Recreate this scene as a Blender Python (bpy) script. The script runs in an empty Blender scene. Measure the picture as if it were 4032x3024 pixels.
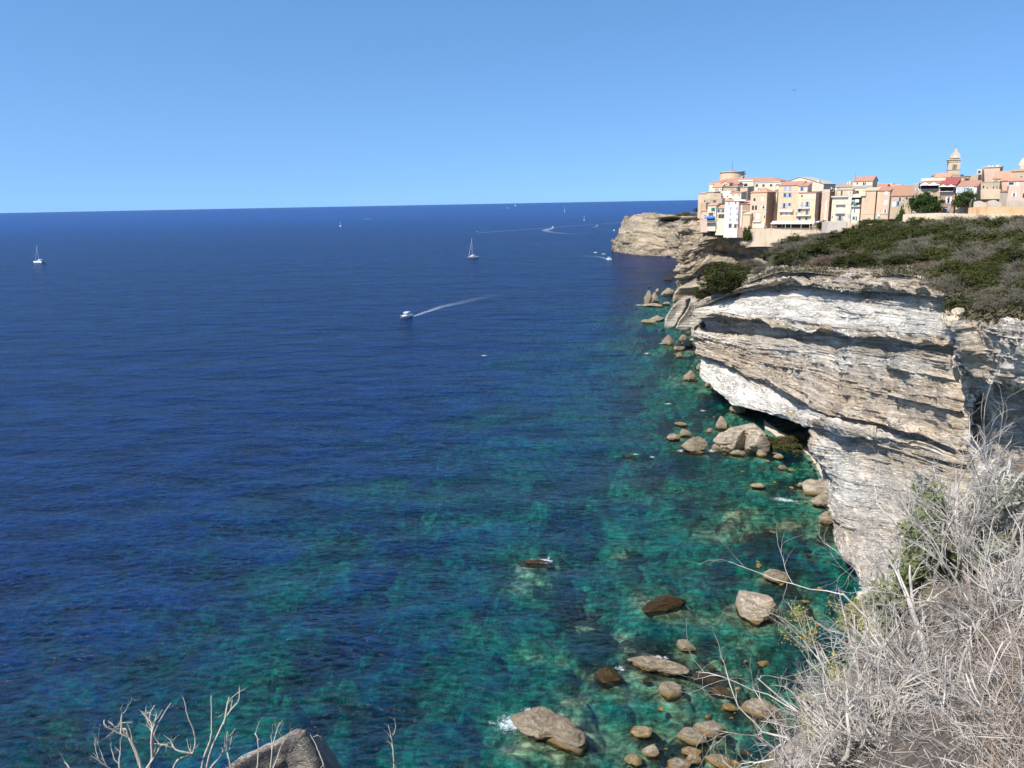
import bpy, math, random
import numpy as np
from mathutils import Vector, Matrix, noise as mnoise

# ------------------------------------------------------------------ camera, sky, sun, exposure
scene = bpy.context.scene
COL = scene.collection
F = 3028.0                      # focal length in photo pixels (photo 4032 x 3024)
CAMZ = 61.6
PITCH = math.radians(13.32)
ROLL = math.radians(-1.06)
cam_d = bpy.data.cameras.new('camera')
cam_d.sensor_width = 36.0
cam_d.lens = 36.0 * F / 4032.0
cam_d.clip_start = 0.1
cam_d.clip_end = 80000
cam = bpy.data.objects.new('camera', cam_d)
COL.objects.link(cam)
RM = Matrix.Rotation(math.pi / 2 - PITCH, 4, 'X') @ Matrix.Rotation(ROLL, 4, 'Z')
cam.matrix_world = Matrix.Translation((0, 0, CAMZ)) @ RM
scene.camera = cam
RN = np.array([[RM[i][j] for j in range(3)] for i in range(3)])

SUN_AZ = math.atan2(-0.75, -0.66)      # from +Y, clockwise
SUN_EL = math.radians(49)
world = bpy.data.worlds.new("World")
scene.world = world
world.use_nodes = True
wn = world.node_tree.nodes
wl = world.node_tree.links
wn.clear()
sky = wn.new('ShaderNodeTexSky')
sky.sky_type = 'NISHITA'
sky.sun_disc = False
sky.sun_elevation = SUN_EL
sky.sun_rotation = SUN_AZ
sky.altitude = 0
sky.air_density = 1.0
sky.dust_density = 0.35
sky.ozone_density = 2.0
hsv = wn.new('ShaderNodeHueSaturation')
hsv.inputs['Saturation'].default_value = 1.2
hsv.inputs['Value'].default_value = 1.13
bg = wn.new('ShaderNodeBackground')
bg.inputs['Strength'].default_value = 0.15
wo = wn.new('ShaderNodeOutputWorld')
tc = wn.new('ShaderNodeTexCoord'); sx = wn.new('ShaderNodeSeparateXYZ'); cx = wn.new('ShaderNodeCombineXYZ')
mz = wn.new('ShaderNodeMath'); mz.operation = 'MULTIPLY_ADD'; mz.inputs[1].default_value = 0.95; mz.inputs[2].default_value = 0.23
wl.new(tc.outputs['Generated'], sx.inputs[0]); wl.new(sx.outputs[0], cx.inputs[0]); wl.new(sx.outputs[1], cx.inputs[1])
wl.new(sx.outputs[2], mz.inputs[0]); wl.new(mz.outputs[0], cx.inputs[2]); wl.new(cx.outputs[0], sky.inputs[0])
wl.new(sky.outputs[0], hsv.inputs['Color'])
wl.new(hsv.outputs[0], bg.inputs['Color'])
wl.new(bg.outputs[0], wo.inputs['Surface'])

sun_d = bpy.data.lights.new('sun', 'SUN')
sun_d.energy = 5.0
sun_d.angle = math.radians(0.5)
sun_d.color = (1.0, 0.955, 0.88)
sun = bpy.data.objects.new('sun', sun_d)
COL.objects.link(sun)
SDIR = Vector((math.sin(SUN_AZ) * math.cos(SUN_EL), math.cos(SUN_AZ) * math.cos(SUN_EL), math.sin(SUN_EL)))
sun.rotation_euler = SDIR.to_track_quat('Z', 'Y').to_euler()
sun.location = (0, 0, 200)

scene.view_settings.view_transform = 'Standard'
scene.view_settings.look = 'None'
scene.view_settings.exposure = 0.4
scene.view_settings.gamma = 1.0
scene.render.engine = 'CYCLES'
scene.cycles.max_bounces = 6
scene.cycles.diffuse_bounces = 3
scene.cycles.glossy_bounces = 2
scene.cycles.transparent_max_bounces = 8
scene.cycles.caustics_reflective = False
scene.cycles.caustics_refractive = False

# ------------------------------------------------------------------ projection helpers
def rays(px, py):
    px = np.asarray(px, float); py = np.asarray(py, float)
    c = np.stack([(px - 2016) / F, -(py - 1512) / F, -np.ones_like(px)], -1)
    return c @ RN.T

def at_r(px, py, R):
    """world point seen at photo pixel px,py at horizontal distance R"""
    d = rays(px, py)
    h = np.hypot(d[..., 0], d[..., 1])
    p = d * (np.asarray(R, float) / h)[..., None]
    p[..., 2] += CAMZ
    return p

def at_z(px, py, z=0.0):
    d = rays(px, py)
    t = (z - CAMZ) / d[..., 2]
    p = d * t[..., None]
    p[..., 2] += CAMZ
    return p

def on_plane(px, py, P0, n):
    d = np.array(rays(px, py))
    C = np.array([0, 0, CAMZ])
    t = np.dot(np.array(P0) - C, n) / np.dot(d, n)
    return C + d * t

# ------------------------------------------------------------------ numpy noise
def _h(ix, iy, iz, s):
    n = (ix.astype(np.int64) * 374761393 + iy.astype(np.int64) * 668265263 + iz.astype(np.int64) * 2147483647 + s * 974634777) & 0xFFFFFFFF
    n = ((n ^ (n >> 13)) * 1274126177) & 0xFFFFFFFF
    n = ((n ^ (n >> 16)) * 2246822519) & 0xFFFFFFFF
    n = n ^ (n >> 15)
    return (n & 0xFFFFFF) / float(0xFFFFFF)

def vnoise(x, y, z=None, s=0):
    x = np.asarray(x, float); y = np.asarray(y, float)
    z = np.zeros_like(x) if z is None else np.asarray(z, float)
    fx, fy, fz = np.floor(x), np.floor(y), np.floor(z)
    tx, ty, tz = x - fx, y - fy, z - fz
    tx = tx * tx * (3 - 2 * tx); ty = ty * ty * (3 - 2 * ty); tz = tz * tz * (3 - 2 * tz)
    ix, iy, iz = fx.astype(np.int64), fy.astype(np.int64), fz.astype(np.int64)
    r = 0
    for dx in (0, 1):
        wx = tx if dx else 1 - tx
        for dy in (0, 1):
            wy = ty if dy else 1 - ty
            for dz in (0, 1):
                wz = tz if dz else 1 - tz
                r = r + wx * wy * wz * _h(ix + dx, iy + dy, iz + dz, s)
    return r * 2 - 1

def fbm(x, y, z=None, s=0, o=4, g=0.5):
    a, t, r, f = 1.0, 0.0, 0.0, 1.0
    z = np.zeros_like(np.asarray(x, float)) if z is None else z
    for k in range(o):
        r = r + a * vnoise(x * f + 13.7 * k, y * f - 7.1 * k, z * f + 3.3 * k, s + k)
        t += a; a *= g; f *= 2.03
    return r / t

def sstep(a, b, x):
    t = np.clip((x - a) / (b - a), 0, 1)
    return t * t * (3 - 2 * t)

# ------------------------------------------------------------------ object helpers
def tag(o, label=None, cat=None, group=None, kind=None):
    if label: o['label'] = label
    if cat: o['category'] = cat
    if group: o['group'] = group
    if kind: o['kind'] = kind
    return o

def mesh_np(name, V, Fq, mat=None, parent=None, smooth=False, mats=None):
    """V (n,3) array, Fq (m,k) int array or list of lists"""
    me = bpy.data.meshes.new(name)
    V = np.asarray(V, np.float32)
    if isinstance(Fq, np.ndarray):
        m, k = Fq.shape
        me.vertices.add(len(V)); me.vertices.foreach_set('co', V.ravel())
        me.loops.add(m * k); me.loops.foreach_set('vertex_index', Fq.astype(np.int32).ravel())
        me.polygons.add(m); me.polygons.foreach_set('loop_start', np.arange(0, m * k, k, dtype=np.int32))
        me.polygons.foreach_set('loop_total', np.full(m, k, np.int32))
        me.update(calc_edges=True)
    else:
        me.from_pydata([tuple(map(float, v)) for v in V], [], [list(map(int, f)) for f in Fq])
        me.update()
    if smooth:
        me.polygons.foreach_set('use_smooth', np.ones(len(me.polygons), bool))
    if mat is not None: me.materials.append(mat)
    if mats:
        for m_ in mats: me.materials.append(m_)
    o = bpy.data.objects.new(name, me)
    COL.objects.link(o)
    if parent is not None: o.parent = parent
    return o

def grid_faces(nr, nc):
    i = np.arange(nr - 1)[:, None] * nc + np.arange(nc - 1)[None, :]
    return np.stack([i, i + 1, i + nc + 1, i + nc], -1).reshape(-1, 4)

def fattr(o, name, vals):
    a = o.data.attributes.new(name, 'FLOAT', 'POINT')
    a.data.foreach_set('value', np.asarray(vals, np.float32).ravel())

def cattr(o, name, rgb):
    rgb = np.asarray(rgb, np.float32)
    a = o.data.color_attributes.new(name, 'FLOAT_COLOR', 'POINT')
    a.data.foreach_set('color', np.concatenate([rgb, np.ones((len(rgb), 1), np.float32)], 1).ravel())

def empty(name, loc=(0, 0, 0), rz=0.0):
    o = bpy.data.objects.new(name, None)
    o.location = loc; o.rotation_euler = (0, 0, rz)
    COL.objects.link(o)
    return o

class MB:
    """collects simple shapes into one mesh"""
    def __init__(s): s.v = []; s.f = []
    def add(s, vs, fs):
        b = len(s.v); s.v += [tuple(v) for v in vs]; s.f += [[b + i for i in f] for f in fs]; return s
    def box(s, x0, y0, z0, x1, y1, z1):
        return s.add([(x0, y0, z0), (x1, y0, z0), (x1, y1, z0), (x0, y1, z0), (x0, y0, z1), (x1, y0, z1), (x1, y1, z1), (x0, y1, z1)],
                     [(0, 3, 2, 1), (4, 5, 6, 7), (0, 1, 5, 4), (1, 2, 6, 5), (2, 3, 7, 6), (3, 0, 4, 7)])
    def hull(s, bot, top):
        n = len(bot)
        fs = [tuple(range(n))[::-1], tuple(range(n, 2 * n))] + [(i, (i + 1) % n, n + (i + 1) % n, n + i) for i in range(n)]
        return s.add(list(bot) + list(top), fs)
    def tube(s, a, b, r0, r1=None, n=6):
        r1 = r0 if r1 is None else r1
        a = Vector(a); b = Vector(b); d = (b - a).normalized()
        u = d.orthogonal().normalized(); w = d.cross(u)
        ra = [a + (u * math.cos(2 * math.pi * i / n) + w * math.sin(2 * math.pi * i / n)) * r0 for i in range(n)]
        rb = [b + (u * math.cos(2 * math.pi * i / n) + w * math.sin(2 * math.pi * i / n)) * r1 for i in range(n)]
        return s.hull(ra, rb)
    def build(s, name, mat, parent=None, smooth=False):
        return mesh_np(name, np.array(s.v, np.float32).reshape(-1, 3), s.f, mat, parent, smooth)

# ------------------------------------------------------------------ material helpers
class NT:
    def __init__(s, name):
        s.m = bpy.data.materials.new(name); s.m.use_nodes = True
        s.t = s.m.node_tree; s.n = s.t.nodes; s.n.clear(); s.out = s.n.new('ShaderNodeOutputMaterial')
    def N(s, typ, ins=None, **kw):
        n = s.n.new(typ)
        for k, v in kw.items(): setattr(n, k, v)
        for k, v in (ins or {}).items():
            if isinstance(v, bpy.types.NodeSocket): s.t.links.new(v, n.inputs[k])
            else: n.inputs[k].default_value = v
        return n
    def L(s, a, b): s.t.links.new(a, b)
    def coord(s, scale=(1, 1, 1), kind='pos'):
        if kind == 'pos': src = s.N('ShaderNodeNewGeometry').outputs['Position']
        else: src = s.N('ShaderNodeTexCoord').outputs['Object']
        return s.N('ShaderNodeMapping', {'Vector': src, 'Scale': scale}).outputs[0]
    def noise(s, vec, scale, detail=4, rough=0.55, dist=0.0):
        return s.N('ShaderNodeTexNoise', {'Vector': vec, 'Scale': scale, 'Detail': detail, 'Roughness': rough, 'Distortion': dist}).outputs[0]
    def ramp(s, fac, stops, interp='LINEAR'):
        r = s.N('ShaderNodeValToRGB', {'Fac': fac}); cr = r.color_ramp; cr.interpolation = interp
        while len(cr.elements) < len(stops): cr.elements.new(0.5)
        for e, (p, c) in zip(cr.elements, stops):
            e.position = p; e.color = (c, c, c, 1) if isinstance(c, (int, float)) else (*c, 1)
        return r.outputs[0]
    def mix(s, fac, a, b, blend='MIX'):
        n = s.N('ShaderNodeMix', data_type='RGBA', blend_type=blend)
        for k, v in ((0, fac), (6, a), (7, b)):
            if isinstance(v, bpy.types.NodeSocket): s.L(v, n.inputs[k])
            else: n.inputs[k].default_value = v if k == 0 else ((*v, 1) if len(v) == 3 else v)
        return n.outputs[2]
    def math(s, op, a, b=0.0, c=None):
        n = s.N('ShaderNodeMath', operation=op)
        for k, v in enumerate((a, b) + ((c,) if c is not None else ())):
            if isinstance(v, bpy.types.NodeSocket): s.L(v, n.inputs[k])
            else: n.inputs[k].default_value = v
        return n.outputs[0]
    def bump(s, h, strength=0.5, dist=0.1, normal=None):
        ins = {'Height': h, 'Strength': strength, 'Distance': dist}
        if normal is not None: ins['Normal'] = normal
        return s.N('ShaderNodeBump', ins).outputs[0]
    def pbsdf(s, color, rough=0.8, normal=None, spec=0.3, **kw):
        ins = {'Base Color': color if isinstance(color, bpy.types.NodeSocket) else (*color, 1), 'Roughness': rough, 'Specular IOR Level': spec}
        if normal is not None: ins['Normal'] = normal
        ins.update(kw)
        b = s.N('ShaderNodeBsdfPrincipled', ins)
        s.L(b.outputs[0], s.out.inputs[0])
        return s.m

# ------------------------------------------------------------------ rock materials
def rock_mat(name, light, mid, grey, dark, strata=(0.25, 0.25, 2.6), bump=0.9, dist=0.35, stain=0.5, yellow=None, warm=0.5, attrs=False, svm=False, kind='pos', scale=1.0):
    t = NT(name)
    P = t.coord((scale, scale, scale), kind)
    if svm:
        sp_ = t.N('ShaderNodeSeparateXYZ', {0: t.N('ShaderNodeNewGeometry').outputs['Position']})
        at_ = t.N('ShaderNodeAttribute', attribute_name='sv').outputs['Fac']
        P2 = t.N('ShaderNodeMapping', {'Vector': t.N('ShaderNodeCombineXYZ', {0: sp_.outputs[0], 1: sp_.outputs[1], 2: at_}).outputs[0], 'Scale': tuple(scale * q for q in strata)}).outputs[0]
    else: P2 = t.coord(tuple(scale * q for q in strata), kind)
    warp = t.noise(P, 0.15, 3)
    big = t.noise(P, 0.06, 4, 0.6)
    med = t.noise(P, 0.45, 5, 0.65)
    lay = t.noise(P2, 1.0, 5, 0.7, 0.08)
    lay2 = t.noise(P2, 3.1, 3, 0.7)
    fine = t.noise(P, 3.0, 4, 0.7)
    c = t.mix(t.ramp(big, [(0.40, 0.0), (0.62, 1.0)]), light, mid)
    c = t.mix(t.ramp(lay, [(0.45, 0.0), (0.7, 0.75)]), c, mid)
    g = t.math('MULTIPLY', t.ramp(med, [(0.5, 0.0), (0.68, 1.0)]), t.ramp(t.noise(P, 0.11, 4), [(0.42, 0.0), (0.6, 1.0)]))
    c = t.mix(t.math('MULTIPLY', g, stain), c, grey)
    c = t.mix(t.math('MULTIPLY', t.ramp(lay2, [(0.54, 0.0), (0.66, 1.0)]), 0.75), c, dark)  # dark bed lines: crevice shade painted into the rock colour
    c = t.mix(t.math('MULTIPLY', t.ramp(t.noise(P, 0.035, 3), [(0.42, 1.0), (0.6, 0.0)]), warm), c, mid, 'MIX')
    if attrs:
        fr_ = t.N('ShaderNodeAttribute', attribute_name='fresh').outputs['Fac']
        wt_ = t.N('ShaderNodeAttribute', attribute_name='weathered').outputs['Fac']
        c = t.mix(t.math('MULTIPLY', wt_, t.ramp(lay, [(0.35, 0.75), (0.6, 0.35)])), c, (0.52, 0.40, 0.285))
        c = t.mix(t.math('MULTIPLY', fr_, t.ramp(lay, [(0.45, 0.95), (0.68, 0.55)])), c, (0.82, 0.765, 0.675))
    if yellow:
        z = t.N('ShaderNodeSeparateXYZ', {'Vector': t.N('ShaderNodeNewGeometry').outputs['Position']}).outputs[2]
        zz = t.math('ADD', z, t.math('MULTIPLY', t.math('SUBTRACT', med, 0.5), 0.8))
        c = t.mix(t.ramp(t.math('MULTIPLY', zz, 0.25), [(0.04, 1.0), (0.17, 0.0)]), c, yellow)
        c = t.mix(t.ramp(t.math('ADD', t.math('MULTIPLY', zz, 0.25), 0.2), [(0.16, 1.0), (0.24, 0.0)]), c, (0.10, 0.065, 0.03))
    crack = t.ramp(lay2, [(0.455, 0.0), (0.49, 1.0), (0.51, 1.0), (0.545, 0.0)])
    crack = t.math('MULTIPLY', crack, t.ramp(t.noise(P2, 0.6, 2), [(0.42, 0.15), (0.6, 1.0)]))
    c = t.mix(t.math('MULTIPLY', crack, 0.8), c, dark)  # crack lines: biofilm stain plus ledge shade painted into the colour
    hgt = t.math('ADD', t.math('ADD', t.math('MULTIPLY', lay, 1.0), t.math('MULTIPLY', lay2, 0.5)), t.math('ADD', t.math('MULTIPLY', med, 0.6), t.math('MULTIPLY', fine, 0.18)))
    hgt = t.math('SUBTRACT', hgt, t.math('MULTIPLY', crack, 0.7))
    nrm = t.bump(hgt, bump, dist)
    return t.pbsdf(c, 0.92, nrm, 0.15)

M = {}
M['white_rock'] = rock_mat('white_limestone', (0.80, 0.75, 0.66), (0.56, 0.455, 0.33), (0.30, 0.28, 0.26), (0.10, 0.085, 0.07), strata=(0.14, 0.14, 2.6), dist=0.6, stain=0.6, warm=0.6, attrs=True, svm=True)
M['ochre_rock'] = rock_mat('ochre_limestone', (0.56, 0.47, 0.34), (0.43, 0.33, 0.22), (0.22, 0.19, 0.16), (0.08, 0.065, 0.05), strata=(0.1, 0.1, 0.9), dist=0.9, stain=0.8, svm=True)
M['boulder'] = rock_mat('boulder_limestone', (0.58, 0.49, 0.36), (0.46, 0.37, 0.255), (0.34, 0.30, 0.245), (0.14, 0.11, 0.075), strata=(0.9, 0.9, 4.0), dist=0.5, yellow=(0.40, 0.26, 0.08), stain=0.8, scale=1.6)
M['wet_boulder'] = rock_mat('algae_boulder', (0.085, 0.06, 0.038), (0.11, 0.07, 0.03), (0.06, 0.05, 0.035), (0.03, 0.022, 0.016), strata=(0.9, 0.9, 3.0), dist=0.4, scale=1.6)
M['sub_boulder'] = rock_mat('sunken_rock', (0.55, 0.50, 0.30), (0.42, 0.40, 0.22), (0.25, 0.24, 0.14), (0.10, 0.10, 0.06), strata=(0.9, 0.9, 2.0), dist=0.4, scale=1.6)
M['sea_rock_pale'] = rock_mat('pale_boulder', (0.72, 0.63, 0.49), (0.62, 0.51, 0.37), (0.40, 0.34, 0.27), (0.22, 0.17, 0.11), strata=(0.7, 0.7, 3.6), dist=0.45, yellow=(0.34, 0.22, 0.07), stain=0.5, scale=1.2)

def catmull(P, t, tension=0.6):
    """P (n, ...) control array, t array of params in 0..n-1"""
    n = len(P)
    i = np.clip(np.floor(t).astype(int), 0, n - 2)
    f = (t - i).reshape((-1,) + (1,) * (P.ndim - 1))
    p1, p2 = P[i], P[i + 1]
    p0 = P[np.maximum(i - 1, 0)]; p3 = P[np.minimum(i + 2, n - 1)]
    m1 = (p2 - p0) * 0.5 * tension; m2 = (p3 - p1) * 0.5 * tension
    f2, f3 = f * f, f * f * f
    return (2 * f3 - 3 * f2 + 1) * p1 + (f3 - 2 * f2 + f) * m1 + (-2 * f3 + 3 * f2) * p2 + (f3 - f2) * m2

def params(G, axis, step):
    """sampling params along axis so that each control interval gets enough samples"""
    d = np.linalg.norm(np.diff(G, axis=axis), axis=2)
    L = np.percentile(d, 75, axis=1 - axis)
    ts = []
    for k, l in enumerate(L):
        m = max(2, int(math.ceil(l / step)))
        ts += [k + j / m for j in range(m)]
    ts.append(len(L))
    return np.array(ts)

def normals_of(Pg):
    du = np.gradient(Pg, axis=1); dv = np.gradient(Pg, axis=0)
    n = np.cross(du, dv)
    n /= np.maximum(np.linalg.norm(n, axis=2, keepdims=True), 1e-9)
    return n

def strata(P, thick, seed, lat=0.12, dip=(0.02, 0.03), sv=None):
    x, y, z = P[..., 0], P[..., 1], P[..., 2]
    if sv is not None: z = sv; dip = (0.0, 0.0)
    s = (z + dip[0] * x + dip[1] * y + 0.9 * fbm(x * 0.05, y * 0.05, z * 0.05, seed + 50, 3)) / thick
    s = s + 0.22 * vnoise(x * 0.2 / thick, y * 0.2 / thick, z * 0.1 / thick, seed + 9)
    i = np.floor(s); f = s - i
    r = vnoise(x * lat / thick, y * lat / thick, i * 7.31, seed)
    r2 = vnoise(x * lat * 4 / thick, y * lat * 4 / thick, i * 3.77, seed + 3)
    prof = np.clip(f / 0.10, 0, 1) * (1 - 0.35 * f)
    w_ = 2.2 * thick; jx = x + 0.5 * thick * vnoise(x / thick, y / thick, i * 1.7, seed + 13)
    blk = _h(np.floor(jx / w_ + i * 0.37).astype(np.int64), np.floor(y / w_ * .7).astype(np.int64), i.astype(np.int64), seed + 17) * 2 - 1
    return (0.35 + 0.5 * r + 0.25 * r2 + 0.32 * blk) * prof

def rock_surface(name, G, step_u, step_v, mat, layers, big=(1.2, 0.09), med=(0.5, 0.4), seed=0, flip=False, fresh=None, weath=None, rowlines=True):
    G = np.asarray(G, float)
    tv = params(G, 0, step_v); tu = params(G, 1, step_u)
    A = catmull(G, tv)                               # rows
    A = catmull(np.swapaxes(A, 0, 1), tu); A = np.swapaxes(A, 0, 1)
    n = normals_of(A)
    if flip: n = -n
    x, y, z = A[..., 0], A[..., 1], A[..., 2]
    hn = n.copy(); hn[..., 2] *= 0.35
    hn /= np.maximum(np.linalg.norm(hn, axis=2, keepdims=True), 1e-6)
    B = A + n * (big[0] * fbm(x * big[1], y * big[1], z * big[1] * 1.4, seed + 11, 3))[..., None]
    TU, TV = np.meshgrid(tu, tv)
    if rowlines:
        seg = np.linalg.norm(np.diff(G, axis=0), axis=2).mean(1); cum = np.concatenate([[0], np.cumsum(seg)])
        sv = -np.interp(TV, np.arange(len(cum)), cum) * 0.8 + (1 - 0.8) * 0 + 0.25 * (A[..., 2] - A[..., 2].mean(1, keepdims=True)) * 0
        sv = sv + 0.5 * fbm(x * .04, y * .04, None, seed + 91, 3)
    else: sv = None
    d = med[0] * fbm(x * med[1], y * med[1], z * med[1] * 1.8, seed + 21, 4, 0.55)
    for k, (thick, amp) in enumerate(layers):
        a = amp * (0.45 + 0.75 * sstep(-0.35, 0.4, fbm(x * 0.06, y * 0.06, z * 0.1, seed + 31 + k, 2)))
        d = d + a * strata(B, thick, seed + 41 + 7 * k, sv=sv)
    nz = 0.6 * fbm(A[..., 0] * .09, A[..., 1] * .09, A[..., 2] * .2, seed + 71, 4)
    fr_ = wt_ = None
    if fresh is not None:
        fr_ = np.clip(fresh(TV + nz, TU), 0, 1); wt_ = np.clip(weath(TV + nz, TU), 0, 1)
        d = d * (1 - 0.45 * fr_)
    B = B + hn * d[..., None]
    nr, nc = B.shape[:2]
    f = grid_faces(nr, nc)
    if not flip: f = f[:, ::-1]
    o = mesh_np(name, B.reshape(-1, 3), f, mat)
    fattr(o, 'sv', sv if sv is not None else B[..., 2])
    if fr_ is not None: fattr(o, 'fresh', fr_); fattr(o, 'weathered', wt_)
    print(name, nr, nc)
    return o, B

# ------------------------------------------------------------------ main white cliff: control grid (column, row) of photo px, py, distance
def col(*rows): return rows
# each row: (px, py, R) absolute, or ('r', dR, dz): straight in/out from the row above
def build_cols(cols):
    out = []
    for rows in cols:
        pts = []
        for r in rows:
            if r[0] == 'r':
                p = pts[-1]; h = np.hypot(p[0], p[1])
                q = np.array([p[0] * (1 + r[1] / h), p[1] * (1 + r[1] / h), p[2] + r[2]])
            else:
                q = at_r(*r)
            pts.append(q)
        out.append(pts)
    return np.swapaxes(np.array(out), 0, 1)
# rows: 0 back,1 top edge,2 top lip,3 recess in,4 recess bottom,5 ledge edge,6 lip,7 in,8 bottom,9 mid top,10 mid,11 mid lip,12 in,13 band top,14 band lip,15 in,16..20 wall, 21 base
C1 = col((2760,1170,300),(2745,1188,258),(2738,1205,256),('r',2,-.2),(2738,1212,257),(2728,1232,254),(2735,1246,253),('r',9,0.3),(2775,1285,261),(2722,1298,252),(2735,1345,251),(2748,1392,249),('r',3,-.2),(2762,1412,251),(2760,1478,249),(2780,1440,262),(2790,1445,270),(2795,1450,276),(2797,1455,279),(2799,1460,280),(2800,1465,280),('r',0,-6))
C2 = col((2900,1095,285),(2900,1122,250),(2900,1152,245),('r',3,-.2),(2900,1165,249),(2895,1232,239),(2895,1258,238),('r',9,0.3),(2900,1305,246),(2890,1335,237),(2895,1400,235),(2900,1452,231),('r',4,-.3),(2905,1475,233),(2880,1585,226),(2950,1555,240),(2985,1565,247),(3000,1575,252),(3010,1590,255),(3010,1600,255),(3010,1610,255),('r',0,-6))
C3 = col((3080,1030,245),(3080,1064,222),(3085,1126,216),('r',6,-.3),(3090,1165,220),(3090,1262,210),(3090,1292,209),('r',8,0.2),(3100,1330,216),(3100,1360,207),(3100,1450,203),(3100,1560,198),('r',4,-.3),(3100,1590,200),(3090,1652,193),(3150,1635,205),(3200,1675,212),(3222,1700,212),(3235,1730,206),(3242,1750,201),(3246,1765,198),('r',0,-6))
C4 = col((3300,1040,215),(3300,1080,194),(3300,1140,187),('r',6,-.3),(3300,1178,192),(3300,1290,182),(3300,1328,181),('r',6,0.1),(3300,1352,186),(3300,1385,179),(3300,1500,173),(3300,1640,166),('r',4,-.3),(3300,1655,167),(3265,1692,160),('r',4,.5),(3195,1762,168),(3252,1900,158),(3262,2015,149),(3298,2160,136),(3362,2275,124),('r',1,-5))
C5 = col((3500,1040,195),(3500,1077,173),(3500,1152,166),('r',6,-.3),(3500,1200,170),(3500,1302,160),(3500,1346,158),('r',4,0.1),(3500,1368,161),(3500,1405,155),(3500,1555,151),(3490,1680,148),('r',1.2,-.2),(3475,1702,148),(3440,1728,145),('r',1.5,-.3),(3430,1800,147),(3435,1930,141),(3450,2060,132),(3480,2200,122),(3520,2330,113),('r',1,-9))
C6 = col((3700,1060,175),(3700,1100,151),(3700,1168,145),('r',6,-.3),(3700,1226,149),(3700,1332,141),(3700,1362,140),('r',2,0),(3700,1385,141),(3700,1440,137),(3700,1600,134),(3700,1752,132),('r',1.5,-.2),(3700,1765,133),(3690,1800,131),('r',0.5,-.5),(3680,1860,130),(3680,1960,127),(3690,2080,122),(3700,2220,114),(3720,2400,106),('r',1,-12))
C7 = col((3800,1060,170),(3800,1110,148),(3800,1180,142),('r',4,-.3),(3800,1240,145),(3800,1340,140),(3800,1370,139),('r',1,0),(3800,1400,139),(3800,1455,136),(3800,1620,133),(3800,1775,131),('r',1,-.2),(3800,1790,131),(3800,1830,130),('r',0.5,-.5),(3800,1880,129),(3810,1980,126),(3820,2100,120),(3830,2240,112),(3850,2420,104),('r',1,-12))
C8 = col((4000,1060,165),(4000,1110,142),(4000,1180,138),('r',2,-.3),(4000,1240,139),(4000,1340,137),(4000,1370,136),('r',1,0),(4000,1400,136),(4000,1455,134),(4000,1620,131),(4000,1775,129),('r',1,-.2),(4000,1790,128),(4000,1830,127),('r',0.5,-.5),(4000,1880,126),(4010,1980,122),(4020,2100,116),(4030,2240,108),(4050,2420,100),('r',1,-12))
C0 = [tuple(r) for r in C1]
G1 = build_cols([C1, C2, C3, C4, C5, C6, C7, C8])
back = G1[:, :1] + (G1[:, :1] * np.array([1, 1, 0]) / np.linalg.norm(G1[:, :1, :2], axis=2, keepdims=True)) * 30 + np.array([9.0, 0, 0.5])
G1 = np.concatenate([back, G1], 1)
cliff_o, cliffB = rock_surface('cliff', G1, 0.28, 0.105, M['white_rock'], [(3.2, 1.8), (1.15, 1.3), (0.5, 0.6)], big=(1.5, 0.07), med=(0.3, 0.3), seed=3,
    fresh=lambda r, u: sstep(3.4, 4.1, r) * (1 - sstep(4.9, 5.3, r)) + sstep(12.6, 13.1, r) * (1 - sstep(14.0, 14.4, r)) * (1 - sstep(4.6, 5.6, u)) + 0.4 * sstep(15.6, 17, r) * sstep(3.2, 4, u) + 0.5 * sstep(8.3, 8.8, r) * (1 - sstep(9.2, 9.6, r)),
    weath=lambda r, u: sstep(9.3, 10, r) * (1 - sstep(12, 12.6, r)) * 0.9 + sstep(13.5, 14.5, r) * (1 - sstep(16, 17, r)) * sstep(4.3, 5, u) * 0.6)
tag(cliff_o, kind='structure')

# near overhanging ledge on the right and its recess wall (nearer headland)
D1 = col((3780,1235,140),(3752,1262,108),(3745,1310,106),(3745,1370,106),(3755,1430,107),(3765,1480,109),('r',20,-.5),(3800,1600,124),(3810,1750,122),(3830,1900,119),(3850,2100,112),(3880,2400,100),('r',2,-14))
D2 = col((3860,1225,135),(3860,1252,104),(3860,1310,101),(3860,1380,100),(3860,1450,101),(3865,1515,103),('r',20,-.5),(3870,1600,124),(3870,1750,121),(3880,1900,112),(3900,2100,106),(3920,2400,95),('r',2,-14))
D3 = col((3960,1235,125),(3960,1265,97),(3960,1330,94),(3960,1400,94),(3955,1470,94),(3950,1540,95),('r',11,-.5),(3945,1620,107),(3950,1750,106),(3960,1900,103),(3980,2100,94),(3990,2400,86),('r',2,-14))
D4 = col((4080,1245,118),(4080,1280,90),(4080,1350,87),(4080,1420,87),(4080,1480,87),(4080,1550,86),('r',4,-.5),(4080,1620,90),(4080,1750,87),(4080,1900,86),(4090,2100,83),(4100,2400,77),('r',2,-14))
D5 = col((4500,1290,100),(4500,1330,66),(4500,1400,64),(4500,1480,63),(4500,1550,63),(4500,1600,63),('r',1,-.5),(4500,1700,63),(4500,1850,62),(4500,2000,61),(4500,2200,60),(4500,2500,58),('r',2,-10))
G2 = build_cols([D1, D2, D3, D4, D5])
bk = G2[:, :1] + (G2[:, :1] * np.array([1, 1, 0]) / np.linalg.norm(G2[:, :1, :2], axis=2, keepdims=True)) * 26 + np.array([5.0, 0, 0.2])
G2 = np.concatenate([bk, G2], 1)
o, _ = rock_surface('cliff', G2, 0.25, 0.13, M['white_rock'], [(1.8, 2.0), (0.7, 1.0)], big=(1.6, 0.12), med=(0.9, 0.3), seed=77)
tag(o, kind='structure')

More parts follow.
